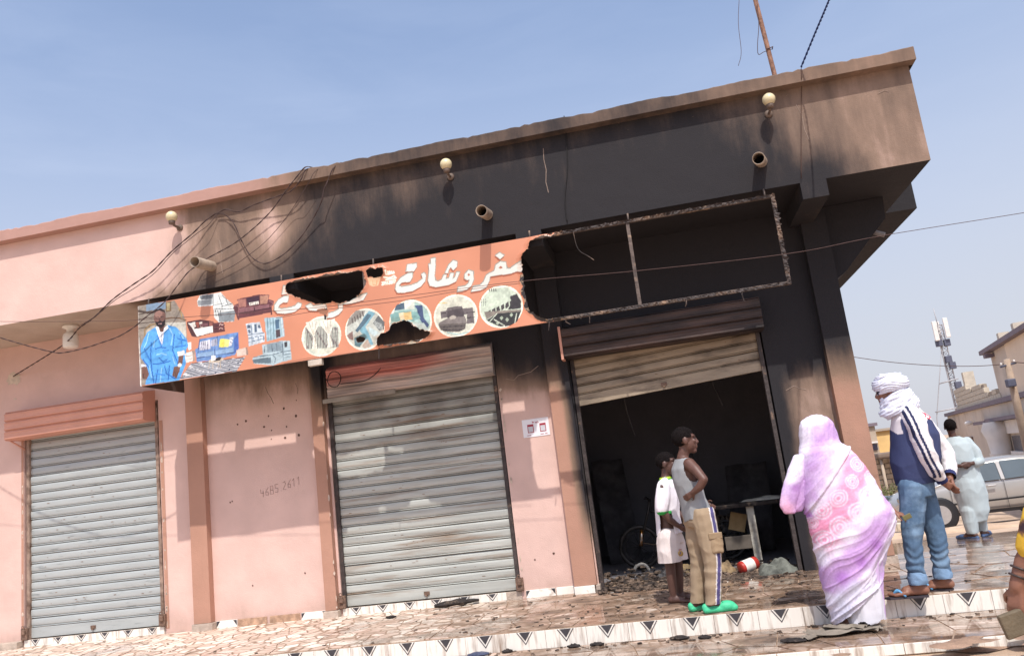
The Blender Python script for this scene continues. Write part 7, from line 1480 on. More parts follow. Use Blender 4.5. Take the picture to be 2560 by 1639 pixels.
samp = [(240, 110, WHT), (235, 200, WHT), (232, 280, WHT), (330, 70, WHT), (330, 140, LV), (400, 130, PU), (450, 200, PU), (350, 220, PU), (300, 300, PU), (270, 400, PU), (250, 520, PU), (240, 640, PU), (255, 730, DP), (400, 300, LV), (420, 240, LV), (360, 420, LV), (330, 520, LV), (300, 600, PU), (190, 340, WHT), (180, 420, WHT), (150, 500, WHT), (170, 540, DP), (160, 620, PU), (110, 560, LV), (90, 640, lin(230, 190, 220)), (110, 690, lin(226, 170, 200)),
        (480, 290, WHT), (440, 400, WHT), (400, 500, WHT), (340, 600, WHT), (290, 680, WHT), (540, 290, WHT), (560, 350, PK), (520, 430, PK), (640, 420, PK), (480, 560, PK), (600, 520, PK), (430, 640, PK), (540, 640, PK), (350, 720, PK), (460, 740, PK), (300, 800, PK), (380, 820, PK), (320, 900, PK), (400, 920, PK), (620, 640, WHT), (680, 520, WHT), (720, 600, WHT), (660, 700, WHT), (740, 660, WHT), (600, 760, WHT), (520, 860, WHT), (440, 960, WHT), (340, 1010, WHT), (360, 1040, WHT),
        (800, 640, PU), (780, 720, PU), (700, 800, PU), (640, 860, PU), (740, 840, PU), (600, 940, PU), (520, 1000, PU), (700, 920, DP), (450, 1060, PU), (600, 1040, DP), (380, 1110, PU), (480, 1140, DP), (350, 1180, PU), (400, 1230, PU), (560, 1090, PU), (660, 1000, PU),
        (860, 720, WHT), (840, 820, WHT), (800, 940, WHT), (740, 1060, WHT), (660, 1140, WHT), (560, 1220, GY), (470, 1290, GY), (400, 1290, WHT), (420, 1400, WHT), (520, 1380, GY), (640, 1260, WHT), (760, 1120, PU), (780, 1220, LV), (740, 1220, WHT), (700, 1330, WHT), (780, 1380, WHT), (620, 1350, WHT), (440, 1460, WHT)]
SA = np.array([(a, b) for a, b, _ in samp], float); SC = np.array([c for *_, c in samp])
rings_pk = [(590, 390, 52), (680, 480, 46), (640, 600, 58), (540, 510, 46), (450, 620, 60), (345, 700, 62), (570, 710, 62), (460, 810, 66), (365, 900, 64), (285, 790, 40), (330, 960, 30)]
rings_gy = [(660, 1215, 46), (600, 1290, 40), (540, 1340, 44), (715, 1150, 40), (760, 1080, 38), (800, 980, 34), (470, 1400, 42), (175, 455, 30), (185, 395, 26)]
def vcol(p, n):
    u, v = MAPX(p.x, p.z)
    u += 10*nz3(p.x*9, p.z*9, 0); v += 10*nz3(p.x*9, p.z*9, 7)
    w = 1/(((SA[:, 0]-u)**2+(SA[:, 1]-v)**2+900)**2.0); c = (SC*w[:, None]).sum(0)/w.sum()
    g = nz3(p.x*70, p.y*70, p.z*70)
    for cx, cy_, R in rings_pk:
        d = math.hypot(u-cx, (v-cy_)*1.0)
        if d < R*1.15:
            k = max(math.exp(-((d-R*.30)/(R*.11))**2), math.exp(-((d-R*.62)/(R*.12))**2), math.exp(-((d-R*.95)/(R*.10))**2))
            k *= .85+.3*g
            c = c*(1-.85*k)+np.array(WHT)*.85*k
            if d < R*.16: c = c*.5+np.array(PK)*.5
    for cx, cy_, R in rings_gy:
        d = math.hypot(u-cx, v-cy_)
        if d < R: 
            k = max(math.exp(-((d-R*.35)/(R*.14))**2), math.exp(-((d-R*.8)/(R*.12))**2)); c = c*(1-.35*k)+np.array(lin(150, 152, 178))*.35*k
    c = c*(1+.16*g)
    return (float(c[0]), float(c[1]), float(c[2]))
def vfold(p, n):
    u, v = MAPX(p.x, p.z)
    t = (u*.70+v*.71)                        # across the diagonal drape
    low = smooth(760, 1050, v)
    wv = 2.4*nz3(p.x*3.1, p.y*2, p.z*3.1)
    hood_ = smooth(330, 200, v)
    sh1 = 1-2*abs(math.sin(t*.026+wv))**.55; sh2 = 1-2*abs(math.sin(t*.061+2.1*wv+.8))**.6
    d = (.0030+.0050*low)*sh1+(.0012+.0026*low)*sh2 + .003*nz3(p.x*7+t*.012, p.y*6, p.z*3)
    d += .0022*(1-2*abs(math.sin(u*.085+3*nz3(p.x*4, 0, p.z*2)))**.6)*hood_
    d -= .010*smooth(560, 800, v)
    k = seg_dist2(u, v, [(560, 270), (440, 430), (340, 600), (250, 745)])      # the edge of the upper layer
    d += .016*math.exp(-(k/16)**2) if (u-560)*475+(v-270)*310 < 0 else 0
    for ln in ([(900, 690), (770, 900), (600, 1080), (380, 1230)], [(870, 780), (780, 1000), (640, 1180), (440, 1380)]):
        k2 = seg_dist2(u, v, ln); d += .008*math.exp(-(k2/9)**2)
    return d
def vkeep(p):
    if p.z < -.148+.015*nz3(p.x*14, p.y*14, 0): return False
    u, v = MAPX(p.x, p.z)
    if v > 900:                                # the veil's lower edge runs diagonally and leaves the underskirt free
        lim = 885-(v-900)*.42 if v < 1150 else 780-(v-1150)*1.02
        return u < lim+8*nz3(p.x*20, 0, p.z*20)
    return True
me = shape(fuse(bm, .0068, 5), vkeep, vfold)
set_col(me, vcol)
link('veil', me, mat('tie_dyed_cotton', rough=.9, var=.05, scale=30, attr='Col', bump=.15, bscale=220, spec=.12, crease=.4, cscale=6.5), root)
bm = bmesh.new()
P, *_ = head(bm, (1.27, WY+.06, 1.44), Vector((0, 1, 0)), .95)
add_loft(bm, [((1.30, WY, -.10), .10, .09), ((1.32, WY, .5), .16, .12), ((1.33, WY, .8), .17, .13), ((1.29, WY, 1.15), .15, .10), ((1.27, WY, 1.26), .12, .07), ((1.27, WY+.03, 1.38), .045, .045)], Vector((1, 0, 0)), Vector((0, 1, 0)))
limb(bm, [((1.40, WY, 1.18), .05), ((1.53, WY+.02, .93), .04), ((1.725, WY-.015, .712), .028)])
hand(bm, (1.725, WY-.015, .712), (.66, -.02, -.32), (0, .3, -.9), .9, .6, -1)
limb(bm, [((1.14, WY, 1.2), .05), ((.99, WY, .98), .03)])
foot(bm, (1.41, WY+.02, -.06), (1.41, WY-.03, -STEP+.014), (1.43, WY+.20, -STEP+.014)); foot(bm, (1.20, WY+.02, -.06), (1.20, WY-.03, -STEP+.014), (1.18, WY+.20, -STEP+.014))
link('body', fuse(bm, .0085, 2), M_skin3, root)
bm = bmesh.new()
add_loft(bm, [((1.345, WY-.0, -.125), .150, .145), ((1.35, WY, .05), .160, .155), ((1.37, WY, .25), .170, .165), ((1.42, WY, .50), .19, .18), ((1.46, WY, .66), .20, .19)], Vector((1, 0, 0)), Vector((0, 1, 0)), 30)
usk = lambda p, n: (LV if p.x > 1.475+.05*nz3(p.x*9, p.y*5, p.z*6) else lin(220, 218, 226))
garment('underskirt', bm, M_cloth, root, .009, 2, lambda p: p.z > -.112+.02*math.sin(p.x*40), folds(.014, 13, 2.5, 9), usk)
ph = tag(link('phone', box(1.775, 1.845, WY-.055, WY-.045, .645, .685, .004, M=Matrix.Translation((1.81, WY, .665)) @ Matrix.Rotation(-.35, 4, 'Y') @ Matrix.Translation((-1.81, -WY, -.665))), mat('olive_phone_case', lin(104, 98, 62), .5, .1, 10)), 'small olive phone held in the veiled woman\'s right hand', 'phone')

# ------------------------------------------------------------------ man in pale blue robes walking away
GZ_ = slope_z(3.3)
root = thing('person', 'man in pale blue robe walking away past the silver car', 'person', (4.1, 3.3, GZ_))
f = Vector((.25, .97, 0)).normalized(); s = f.cross(UP)
hc = Vector((4.085, 3.3, 1.36)); bm = bmesh.new()
P, *_ = head(bm, hc, f, 1.03)
limb(bm, [((4.08, 3.3, 1.30), .05), ((4.09, 3.3, 1.19), .055)])
add_loft(bm, [((4.12, 3.3, .5), .12, .09), ((4.11, 3.3, .9), .14, .10), ((4.10, 3.3, 1.1), .15, .09), ((4.09, 3.3, 1.2), .06, .05)], s, f)
limb(bm, [((4.33, 3.22, .82), .036), ((4.19, 3.10, .815), .027)]); hand(bm, (4.19, 3.10, .815), (-.9, -.1, 0), (0, 1, 0), .95, .5, 1)
limb(bm, [((3.90, 3.22, .80), .036), ((4.05, 3.09, .80), .027)]); hand(bm, (4.05, 3.09, .80), (.9, -.1, .05), (0, 1, 0), .95, .5, -1)
limb(bm, [((4.03, 3.25, .2), .05), ((4.03, 3.22, GZ_+.08), .036)]); limb(bm, [((4.20, 3.35, .2), .05), ((4.22, 3.38, GZ_+.08), .036)])
foot(bm, (4.03, 3.22, GZ_+.085), (4.05, 3.17, GZ_+.02), (3.90, 3.36, GZ_+.02)); foot(bm, (4.22, 3.38, GZ_+.085), (4.20, 3.33, GZ_+.02), (4.34, 3.50, GZ_+.02))
link('body', fuse(bm, .0085, 2), M_skin2, root)
hr = bmesh.new(); add_ell(hr, hc+UP*.030-f*.012, (.083, .105, .094), (s, f, UP), 24)
link('hair', shape(bm_mesh(hr), lambda p: p.z > hc.z-.045+.5*max(0, (p-hc).dot(f)), lambda p, n: .002*nz3(p.x*150, p.y*150, p.z*150)), M_hair, root)
M_robe = mat('pale_blue_cotton', lin(176, 188, 192), .9, .05, 8, .12, 120, spec=.12, crease=.4, cscale=7)
bm = bmesh.new()
add_loft(bm, [((4.13, 3.3, .56), .20, .16), ((4.125, 3.3, .75), .205, .165), ((4.115, 3.3, .95), .20, .15), ((4.11, 3.3, 1.10), .19, .125), ((4.10, 3.3, 1.175), .15, .09), ((4.09, 3.3, 1.225), .07, .06)], s, f, 28)
limb(bm, [((4.25, 3.28, 1.12), .075), ((4.325, 3.26, .96), .078), ((4.345, 3.22, .83), .068), ((4.27, 3.15, .81), .05)])
limb(bm, [((3.96, 3.30, 1.12), .075), ((3.90, 3.26, .96), .078), ((3.885, 3.22, .82), .068), ((3.965, 3.14, .795), .05)])
garment('tunic', bm, M_robe, root, .010, 4, lambda p: p.z > .58 and p.z < 1.215, folds(.018, 5, 3, 6))
bm = bmesh.new()
add_loft(bm, [((4.13, 3.29, -.0), .15, .13), ((4.145, 3.29, .15), .19, .16), ((4.15, 3.29, .35), .205, .175), ((4.145, 3.29, .55), .205, .175), ((4.135, 3.3, .72), .19, .15)], s, f, 28)
limb(bm, [((4.06, 3.24, .15), .11), ((4.035, 3.22, GZ_+.10), .075)]); limb(bm, [((4.22, 3.35, .15), .10), ((4.22, 3.375, GZ_+.10), .07)])
garment('trousers', bm, M_robe, root, .010, 4, lambda p: p.z > GZ_+.075, folds(.020, 6, 2.5, 2))
M_slip = mat('blue_slipper', lin(70, 92, 128), .7, .15, 14)
for h, t in (((4.06, 3.15), (3.885, 3.385)), ((4.19, 3.31), (4.36, 3.53))):
    h, t = Vector((*h, GZ_)), Vector((*t, GZ_)); d = (t-h).normalized(); l = d.cross(UP); bm = bmesh.new()
    add_caps(bm, h+UP*.018, .03, t+UP*.018, .034); add_ell(bm, h.lerp(t, .72)+UP*.035, (.05, .08, .035), (l, d, UP))
    garment('slipper', bm, M_slip, root, .008, 2, lambda p: p.z > GZ_-.01)

# ------------------------------------------------------------------ person at the right edge, only the arm in view
GX = 1.60
root = thing('person', 'person in yellow patterned cloth whose bangled arm hangs down at the right edge', 'person', (GX, -6.02, -.25))
f = Vector((-.5, .86, 0)).normalized(); s = f.cross(UP)
bm = bmesh.new()
P, *_ = head(bm, (GX, -6.0, 1.24), f, .98)
limb(bm, [((GX, -6.0, 1.18), .05), ((GX, -6.0, 1.05), .055)])
add_loft(bm, [((GX, -6.02, .4), .14, .11), ((GX, -6.02, .7), .14, .11), ((GX, -6.0, .95), .16, .10), ((GX, -6.0, 1.06), .08, .06)], s, f)
limb(bm, [((GX-.16, -6.05, 1.02), .055), ((GX-.30, -6.10, .86), .043), ((1.252, -6.05, .80), .036), ((1.205, -6.045, .705), .030)])
hand(bm, (1.205, -6.045, .705), (-.25, .05, -.95), (.7, .5, .0), 1.0, .5, -1)
limb(bm, [((GX+.16, -5.98, 1.02), .055), ((GX+.24, -5.95, .76), .042), ((GX+.2, -5.85, .52), .028)]); hand(bm, (GX+.2, -5.85, .52), (0, .1, -1), (-1, 0, 0), 1, .4, 1)
for k in (-.08, .08):
    limb(bm, [((GX+k, -6.02, .4), .08), ((GX+k, -6.0, .1), .055), ((GX+k, -6.02, -.17), .036)]); foot(bm, (GX+k, -6.02, -.165), (GX+k, -6.06, -.24), (GX+k, -5.83, -.24))
link('body', fuse(bm, .0075, 2), M_skin3, root)
bm = bmesh.new()
add_loft(bm, [((GX, -6.02, -.14), .24, .20), ((GX, -6.02, .3), .22, .19), ((GX, -6.02, .7), .19, .17), ((GX, -6.0, .95), .20, .14), ((GX, -6.0, 1.07), .11, .09), ((GX, -6.0, 1.2), .10, .10), ((GX, -6.02, 1.36), .09, .10), ((GX, -6.02, 1.395), .02, .02)], s, f, 28)
limb(bm, [((GX-.14, -6.04, 1.03), .08), ((GX-.26, -6.09, .92), .085), ((1.300, -6.07, .850), .072)])
ye, br, dk = lin(214, 172, 62), lin(120, 86, 66), lin(70, 54, 60)
def ycol(p, n):
    a = nz3(p.x*16, p.y*16, p.z*16)
    return ye if a > -.05 else (br if a > -.25 else dk)
def keepy(p):
    if (p-Vector((GX, -6.0, 1.25))).dot(f) > .05 and p.z > 1.1: return False
    return True
garment('wrap', bm, M_cloth, root, .010, 3, keepy, folds(.016, 8, 4, 5), ycol)
bm = bmesh.new()
for k in range(2):
    c = Vector((1.222+.012*k, -6.047, .738+.028*k)); ax = Vector((.44, -.04, .90)).normalized(); a, b = frame_from(ax)
    pts = [c+(a*math.cos(t)+b*math.sin(t))*.037 for t in [2*math.pi*i/20 for i in range(21)]]
    link('bangle', tube(pts, .0045, 6), mat('dark_bangle', lin(62, 50, 48), .5, .2, 20), root)
tag(link('wallet', box(-.085, .085, -.012, .012, -.045, .045, .006, M=Matrix.Translation((1.195, -6.055, .585)) @ Matrix.Rotation(.15, 4, 'Z') @ Matrix.Rotation(-.22, 4, 'Y')), mat('brown_leather_wallet', lin(104, 92, 74), .7, .15, 14, .2, 80)), 'flat brown wallet held in the bangled hand at the right edge', 'wallet')
# ================================================================== the street beyond: buildings, mast, car
M_bw = mat('dusty_beige_wall', lin(204, 190, 176), .95, .10, .8, .3, 30, second=lin(188, 172, 156), smin=.5, smax=.62, sscale=.6)
M_bwl = mat('sunlit_peach_wall', lin(226, 206, 184), .95, .06, .8, .2, 30)  # lighter wall copy: sunlight on the upper block put into the colour
M_trim = mat('mauve_trim', lin(124, 112, 120), .8, .1, 3)
M_wt = mat('white_trim', lin(224, 218, 212), .8, .08, 3)
M_dark = mat('dark_window', lin(58, 56, 68), .25, .2, 3, spec=.5)
M_block = mat('grey_concrete_block', lin(198, 186, 168), .95, .12, 5, .3, 30)
M_mort = mat('mortar', lin(160, 146, 130), .95, .1, 5)
vdir = Vector((.18774, .98222, 0)); BA = Vector((15.311, 38.555, 0)); nrm = Vector((-vdir.y, vdir.x, 0))   # nrm faces the street side
FM = Matrix(((-vdir.x, nrm.x, 0, BA.x), (-vdir.y, nrm.y, 0, BA.y), (0, 0, 1, 0), (0, 0, 0, 1)))           # x along facade to us, y outward
hb = thing('beige_house', 'beige single storey house with mauve roof trim and white mouldings across the street', 'house', (15.3, 38.5, -1.3))
def hpart(name, m, *boxes, parent=hb):
    bm = bmesh.new()
    for b in boxes: add_box(bm, *b, M=FM)
    return link(name, bm_mesh(bm), m, parent)
hpart('wall', M_bw, (0, 30, -9, 0, -1.6, 2.08))
hpart('roof_trim', M_trim, (-.12, 30.1, -9.1, .12, 2.085, 2.26))
hpart('ledge', M_trim, (11.2, 13.95, .0, .45, 1.40, 1.53)); hpart('ledge', M_trim, (14.1, 22.6, .0, .45, 1.45, 1.58))
hpart('moulding', M_wt, (11.6, 14.0, .003, .12, .95, 1.38)); hpart('moulding', M_wt, (14.3, 22.4, .003, .12, .95, 1.43))
hpart('window', M_dark, (11.8, 14.9, .004, .06, .20, .75)); hpart('window', M_dark, (16.3, 20.4, .004, .06, .33, .85))
hpart('window_sill', M_wt, (11.7, 15.0, .0, .18, .08, .19)); hpart('window_sill', M_wt, (16.2, 20.5, .0, .18, .20, .32))
c0 = FM @ Vector((15.55, .35, 0))
link('column', lathe([(.30, -1.4), (.30, .15), (.42, .2), (.36, .30), (.40, .8), (.52, 1.15), (.40, 1.42), (.40, 1.44)], 16, Matrix.Translation(c0)), M_wt, hb)
link('wall_lamp', lathe([(.02, -.1), (.16, -.08), (.18, .05), (.05, .1)], 10, Matrix.Translation(FM @ Vector((8.66, .25, 1.54)))), M_wt, hb)
hpart('door', mat('brown_steel_door', lin(120, 92, 78), .6, .1, 4), (5.6, 7.2, .003, .06, -1.2, .9))
for s0, s1 in ((18.3, 30),): hpart('upper_wall', M_bwl, (s0, s1, -7, -.02, 2.27, 4.0))  # bright face, next to the shaded one in the darker wall colour
hpart('upper_wall_side', M_bw, (15.3, 18.29, -7, -.06, 2.27, 4.0)); hpart('upper_trim', M_trim, (14.8, 30.2, -7.3, .22, 4.005, 4.16)) 
for ss in (16.2, 18.8): hpart('roof_stub', M_block, (ss, ss+.35, -.6, -.25, 4.165, 4.6))
hpart('upper_lamp', M_trim, (15.7, 16.1, -.06, .25, 3.80, 3.93))
# unfinished block parapet on its roof: each block laid
bw = thing('block_parapet', 'unfinished grey concrete block wall on the beige house roof', 'wall', FM @ Vector((9, -.8, 2.27)))
me = box(-.21, .21, -.10, .10, 0, .19, .008)
rb = random.Random(6)
for row in range(5):
    for k in range(27):
        s_ = 4.4+.44*k+(.22 if row % 2 else 0)
        top = 5 if s_ < 8 else (4 if s_ < 12.5 else 2 if s_ < 15 else 1)
        if row < top and s_ < 15.6 and not (row == top-1 and s_ > 8 and rb.random() < .35):
            p = FM @ Vector((s_, -.12, 2.265+.205*row)); o = link('block', me, M_block, bw); o.matrix_parent_inverse = Matrix.Translation(-Vector(bw.location))
            o.location = p; o.rotation_euler = (0, 0, math.atan2(-vdir.y, -vdir.x))
bm = bmesh.new()
for a, b, h in ((4.3, 8, .98), (8, 12.5, .75), (12.5, 15.4, .36)): add_box(bm, a, b, -.18, -.06, 2.266, 2.266+h, M=FM)
tag(link('mortar', bm_mesh(bm), M_mort, bw), kind='stuff')
link('pier', (lambda b: (add_box(b, 7.3, 7.75, -.55, -.1, 2.265, 3.9, M=FM), bm_mesh(b))[1])(bmesh.new()), M_block, bw)

# mobile phone mast
tw = thing('antenna_mast', 'lattice telephone mast with white panel antennas and a guy wire behind the house', 'mast', (21.7, 56, -1.2))
M_steel = mat('galvanised_lattice', lin(168, 166, 168), .6, .1, 5); M_box = mat('dark_radio_box', lin(86, 88, 104), .6, .1, 5)
top, bot = Vector((21.3, 54.9, 9.2)), Vector((21.85, 56.3, -1.3))
bm = bmesh.new(); N = 26; cs = [(-.22, -.2), (.22, -.2), (0, .25)]
for a in cs: add_tube(bm, [bot+Vector((*a, 0)), top+Vector((*a, 0))], .045, 5)
for k in range(N):
    p, q = bot.lerp(top, k/N), bot.lerp(top, (k+1)/N)
    for i in range(3): add_tube(bm, [p+Vector((*cs[i], 0)), q+Vector((*cs[(i+1) % 3], 0))], .022, 4); add_tube(bm, [q+Vector((*cs[i], 0)), q+Vector((*cs[(i+1) % 3], 0))], .02, 4)
link('lattice', bm_mesh(bm), M_steel, tw)
link('spike', tube([top, top+Vector((-.05, 0, 1.3))], .03, 6), M_steel, tw)
for x, y, z in ((20.95, 54.6, 8.75), (21.75, 54.6, 8.9), (21.4, 55.4, 8.8)):
    link('panel_antenna', box(x-.16, x+.16, y-.09, y+.09, z-.75, z+.75, .04), M_wt, tw)
for x, z in ((21.1, 7.85), (21.65, 7.8), (21.5, 6.55), (21.68, 6.05), (21.75, 4.55), (21.75, 3.75)):
    link('radio_unit', box(x-.22, x+.22, 54.75, 55.1, z-.26, z+.26, .04), M_box, tw)
link('outrigger', tube([(20.58, 55.2, 4.85), (21.95, 55.2, 5.05)], .06, 6), M_steel, tw)
link('outrigger', tube([(19.9, 55.3, 2.8), (21.9, 55.3, 2.95)], .06, 6), M_steel, tw)
link('guy_wire', tube([(21.3, 55.0, 7.7), (20.58, 55.2, 4.9), (19.95, 55.4, 2.4), (19.6, 55.5, -1.2)], .035, 5), M_steel, tw)

# utility pole in front of the house
up = thing('utility_pole', 'leaning concrete utility pole with dark bracket before the beige house', 'pole', (9.85, 15.5, -1.2))
link('shaft', tube([(9.85, 15.5, -1.22), (9.62, 14.93, 1.51), (9.50, 14.6, 3.05)], lambda t: .13-.05*t, 10), mat('weathered_concrete', lin(170, 150, 132), .95, .12, 6, .3, 40), up)
link('bracket', box(9.36, 9.58, 14.5, 14.72, 2.28, 2.5, .03), M_box, up)
link('crossarm', tube([(9.3, 14.6, 2.86), (9.72, 14.6, 2.92)], .03, 6), M_box, up)
for k in range(3): link('insulator', lathe([(.01, 0), (.03, .01), (.03, .05), (.01, .07)], 8, Matrix.Translation((9.34+.17*k, 14.6, 2.90+.02*k))), M_wt, up)
tag(link('service_wire', tube(spline([(9.6, 14.6, 2.95), (10.4, 14.4, 2.82), (12.5, 14.2, 2.95)], 6), .012, 5), M_thin), 'service wire running right from the leaning utility pole', 'wire')

# far houses seen between the corner column and the turbaned man
h1 = thing('far_house', 'narrow grey-beige house behind the street, left of the turbaned man', 'house', (9.9, 34, -1.3))
M_fh = mat('grey_beige_render', lin(176, 160, 142), .95, .12, 1.2, .3, 20)
bm = bmesh.new(); add_box(bm, 7.0, 10.38, 34, 40, -1.4, 2.0); link('wall', bm_mesh(bm), M_fh, h1)
link('roof_edge', box(6.9, 10.5, 33.85, 40.1, 2.005, 2.16), M_trim, h1)
link('sill_band', box(9.6, 10.36, 33.9, 33.99, 1.15, 1.24), M_wt, h1)
link('window', box(9.95, 10.3, 33.93, 33.995, .80, 1.10), M_dark, h1)
h2 = thing('far_house', 'small yellow-ochre house peeping out beyond the grey-beige one', 'house', (10.8, 36, -1.3))
link('wall', box(10.42, 13.5, 36, 42, -1.4, 1.72), mat('ochre_render', lin(226, 190, 130), .95, .1, 1.5, .2, 20), h2)
link('roof_edge', box(10.38, 13.6, 35.85, 42, 1.725, 1.85), M_fh, h2)
ck = thing('street_kiosk', 'low stone-built kiosk with an overhanging canopy at the end of the street', 'kiosk', (7.2, 21, -1.2))
M_st = mat('rubble_stone', lin(178, 164, 146), .95, .15, 6, .4, 30)
link('core', box(5.7, 8.2, 21.2, 23.0, -1.3, .70), M_mort, ck)
me = box(-.14, .14, -.05, .05, -.085, .085, .02)
for row in range(10):
    for k in range(9):
        o = link('stone', me, M_st, ck); o.matrix_parent_inverse = Matrix.Translation(-Vector(ck.location))
        o.location = (5.78+.29*k+(.145 if row % 2 else 0), 21.19, -1.12+.185*row); o.scale = (rb.uniform(.85, 1.02), 1, rb.uniform(.85, 1.02))
link('canopy', box(7.0, 8.4, 20.2, 21.12, .66, .84, .05), mat('grey_canopy', lin(128, 112, 100), .9, .15, 4), ck)
link('post', tube([(7.12, 20.4, -1.3), (7.12, 20.4, .66)], .05, 8), M_fh, ck)
# shrub at the kerb
sh_ = thing('shrub', 'dusty green shrub growing behind the jeans of the turbaned man', 'shrub', (6.3, 16.8, -1.2))
bm = bmesh.new(); rs = random.Random(12)
for k in range(9):
    a = rs.uniform(0, 6.28); add_tube(bm, spline([(6.3, 16.8, -1.22), (6.3+.2*math.cos(a), 16.8+.2*math.sin(a), -.8), (6.3+.45*math.cos(a), 16.8+.45*math.sin(a), -.35)], 4), .014, 5)
link('stem', bm_mesh(bm), mat('shrub_stem', lin(120, 98, 74), .9, .2, 20), sh_)
bm = bmesh.new()
for k in range(2600):
    a, e, r_ = rs.uniform(0, 6.28), rs.uniform(-.7, 1.3), rs.random()**.4
    p = Vector((6.3+math.cos(a)*math.cos(e)*.72*r_, 16.8+math.sin(a)*math.cos(e)*.6*r_, -.55+math.sin(e)*.52*r_))
    if noise.noise(p*3.5) < -.12: continue
    d = Vector((rs.gauss(0, 1), rs.gauss(0, 1), rs.gauss(.3, 1))).normalized(); u_, v_ = frame_from(d); L, w = rs.uniform(.04, .09), rs.uniform(.01, .02)
    bm.faces.new([bm.verts.new(q) for q in (p, p+d*L*.5+u_*w, p+d*L, p+d*L*.5-u_*w)])
tag(link('foliage', bm_mesh(bm, recalc=False), mat('dusty_leaf', lin(112, 116, 72), .7, .35, 12)), None)
bpy.data.objects['foliage'].parent = sh_; bpy.data.objects['foliage'].matrix_parent_inverse = Matrix.Translation(-Vector(sh_.location)); bpy.data.objects['foliage']['kind'] = 'stuff'
# broken kerb blocks at the road edge
M_kb = mat('broken_kerb', lin(200, 190, 172), .95, .15, 6, .3, 40)
for i, (x, y) in enumerate(((6.0, 14.6), (6.5, 14.7), (5.4, 14.5))):
    o = link('kerb_block', box(-.22, .22, -.12, .12, 0, .22, .03), M_kb); o.location = (x, y, slope_z(y)-.02); o.rotation_euler = (0, .06*i, .2*i-.2)
    tag(o, ['pale kerb block below the shrub, middle of three', 'pale kerb block below the shrub, rightmost of three', 'pale kerb block below the shrub, leftmost of three'][i], 'kerb', 'kerb blocks below the shrub')
# sandy ruts along the road
def rut(label, pts, w, h):
    bm = bmesh.new(); prev = None; P_ = spline(pts, 14)
    for i, p in enumerate(P_):
        z = slope_z(p.y)-.012; k = 1+.5*noise.noise((p.x*1.2, p.y, 4))
        row = [bm.verts.new((p.x, p.y+dy*w, z+dz*h*k)) for dy, dz in ((-1, -.1), (-.6, .55), (-.15, 1), (.25, .9), (.7, .4), (1, -.1))]
        if prev:
            for a in range(5): bm.faces.new((prev[a], row[a], row[a+1], prev[a+1]))
        prev = row
    tag(link('sand_ridge', bm_mesh(bm, True), M_sand), kind='structure')
rut('', [(2.5, 7.2, 0), (4.5, 7.5, 0), (6.5, 7.3, 0), (10, 7.9, 0)], .16, .07)
rut('', [(2.5, 9.0, 0), (5.0, 9.1, 0), (7.5, 9.5, 0), (12, 9.6, 0)], .2, .08)

# ------------------------------------------------------------------ parked silver hatchback
CX0, CY0, CZ0 = 5.25, 11.62, -.945
car = thing('parked_car', 'silver hatchback parked side-on across the street behind the pale blue robe', 'car', (7.3, CY0+.85, CZ0))
M_paint = mat('silver_paint', lin(172, 168, 164), .28, .03, 3, metal=.35, coat=.6)
M_glass = mat('tinted_glass', lin(74, 86, 92), .06, .15, 2, spec=.8)
M_tyre = mat('tyre_rubber', lin(46, 44, 46), .85, .15, 20); M_rim = mat('alloy_rim', lin(186, 184, 184), .35, .08, 10, metal=.6)
M_blk = mat('black_trim', lin(34, 34, 38), .5, .1, 10)
st = [(0.0, .30, .62, .62, .62), (.08, .24, .70, .74, .70), (.35, .22, .82, .88, .78), (.75, .22, .86, .97, .78), (1.05, .22, .90, 1.04, .76), (1.45, .22, .93, 1.26, .68), (1.85, .22, .94, 1.42, .62), (2.3, .22, .95, 1.49, .60), (2.9, .22, .96, 1.50, .60), (3.4, .22, .97, 1.46, .60), (3.8, .22, .99, 1.34, .60), (4.05, .26, .98, 1.06, .66), (4.15, .32, .85, .88, .66)]
bm = bmesh.new(); rows = []
for x, zs, zb, zt, wt in st:
    edge = .9 if .3 < x < 3.9 else .8
    half = [(0.0, zs), (.72*edge+.05, zs), (.80*edge+.04, zs+.10), (.84*edge+.04, (zs+zb)*.5), (.83*edge+.03, zb-.04), (.80*edge+.03, zb), ((.80*edge+wt)/2, (zb+zt)/2+.02), (wt, zt-.04), (wt-.12, zt), (0, zt+.02)]
    L = [bm.verts.new((CX0+x, CY0+.85-y, CZ0+z)) for y, z in half]; R_ = [bm.verts.new((CX0+x, CY0+.85+y, CZ0+z)) for y, z in half[1:-1]]
    rows.append((L, R_))
def loop_(r): return r[0]+r[1][::-1]
for A, B in zip(rows, rows[1:]):
    a, b = loop_(A), loop_(B); n_ = len(a)
    for k in range(n_): bm.faces.new((a[k], a[(k+1) % n_], b[(k+1) % n_], b[k]))
bm.faces.new(loop_(rows[0])[::-1]); bm.faces.new(loop_(rows[-1]))
body_me = bm_mesh(bm, True); 
o = link('body', body_me, M_paint, car); sub = o.modifiers.new('s', 'SUBSURF'); sub.levels = sub.render_levels = 2
def on_side(pts, off, name, m, parent=car):
    """Panel on the near side following the tumblehome."""
    bm = bmesh.new()
    def yy(x, z):
        if z < .94: return .80+.045*math.sin(max(0, min(1, (z-.25)/.7))*math.pi)-(.10 if x < .25 else 0)
        return .80-(z-.94)/.52*.20
    vs = [bm.verts.new((CX0+x, CY0+.85-yy(x, z)-off, CZ0+z)) for x, z in pts]; bm.faces.new(vs)
    bmesh.ops.triangulate(bm, faces=bm.faces)
    return link(name, bm_mesh(bm, recalc=False), m, parent)
on_side([(1.28, .97), (2.35, .985), (2.35, 1.40), (1.98, 1.37), (1.66, 1.24)], .018, 'window', M_glass)
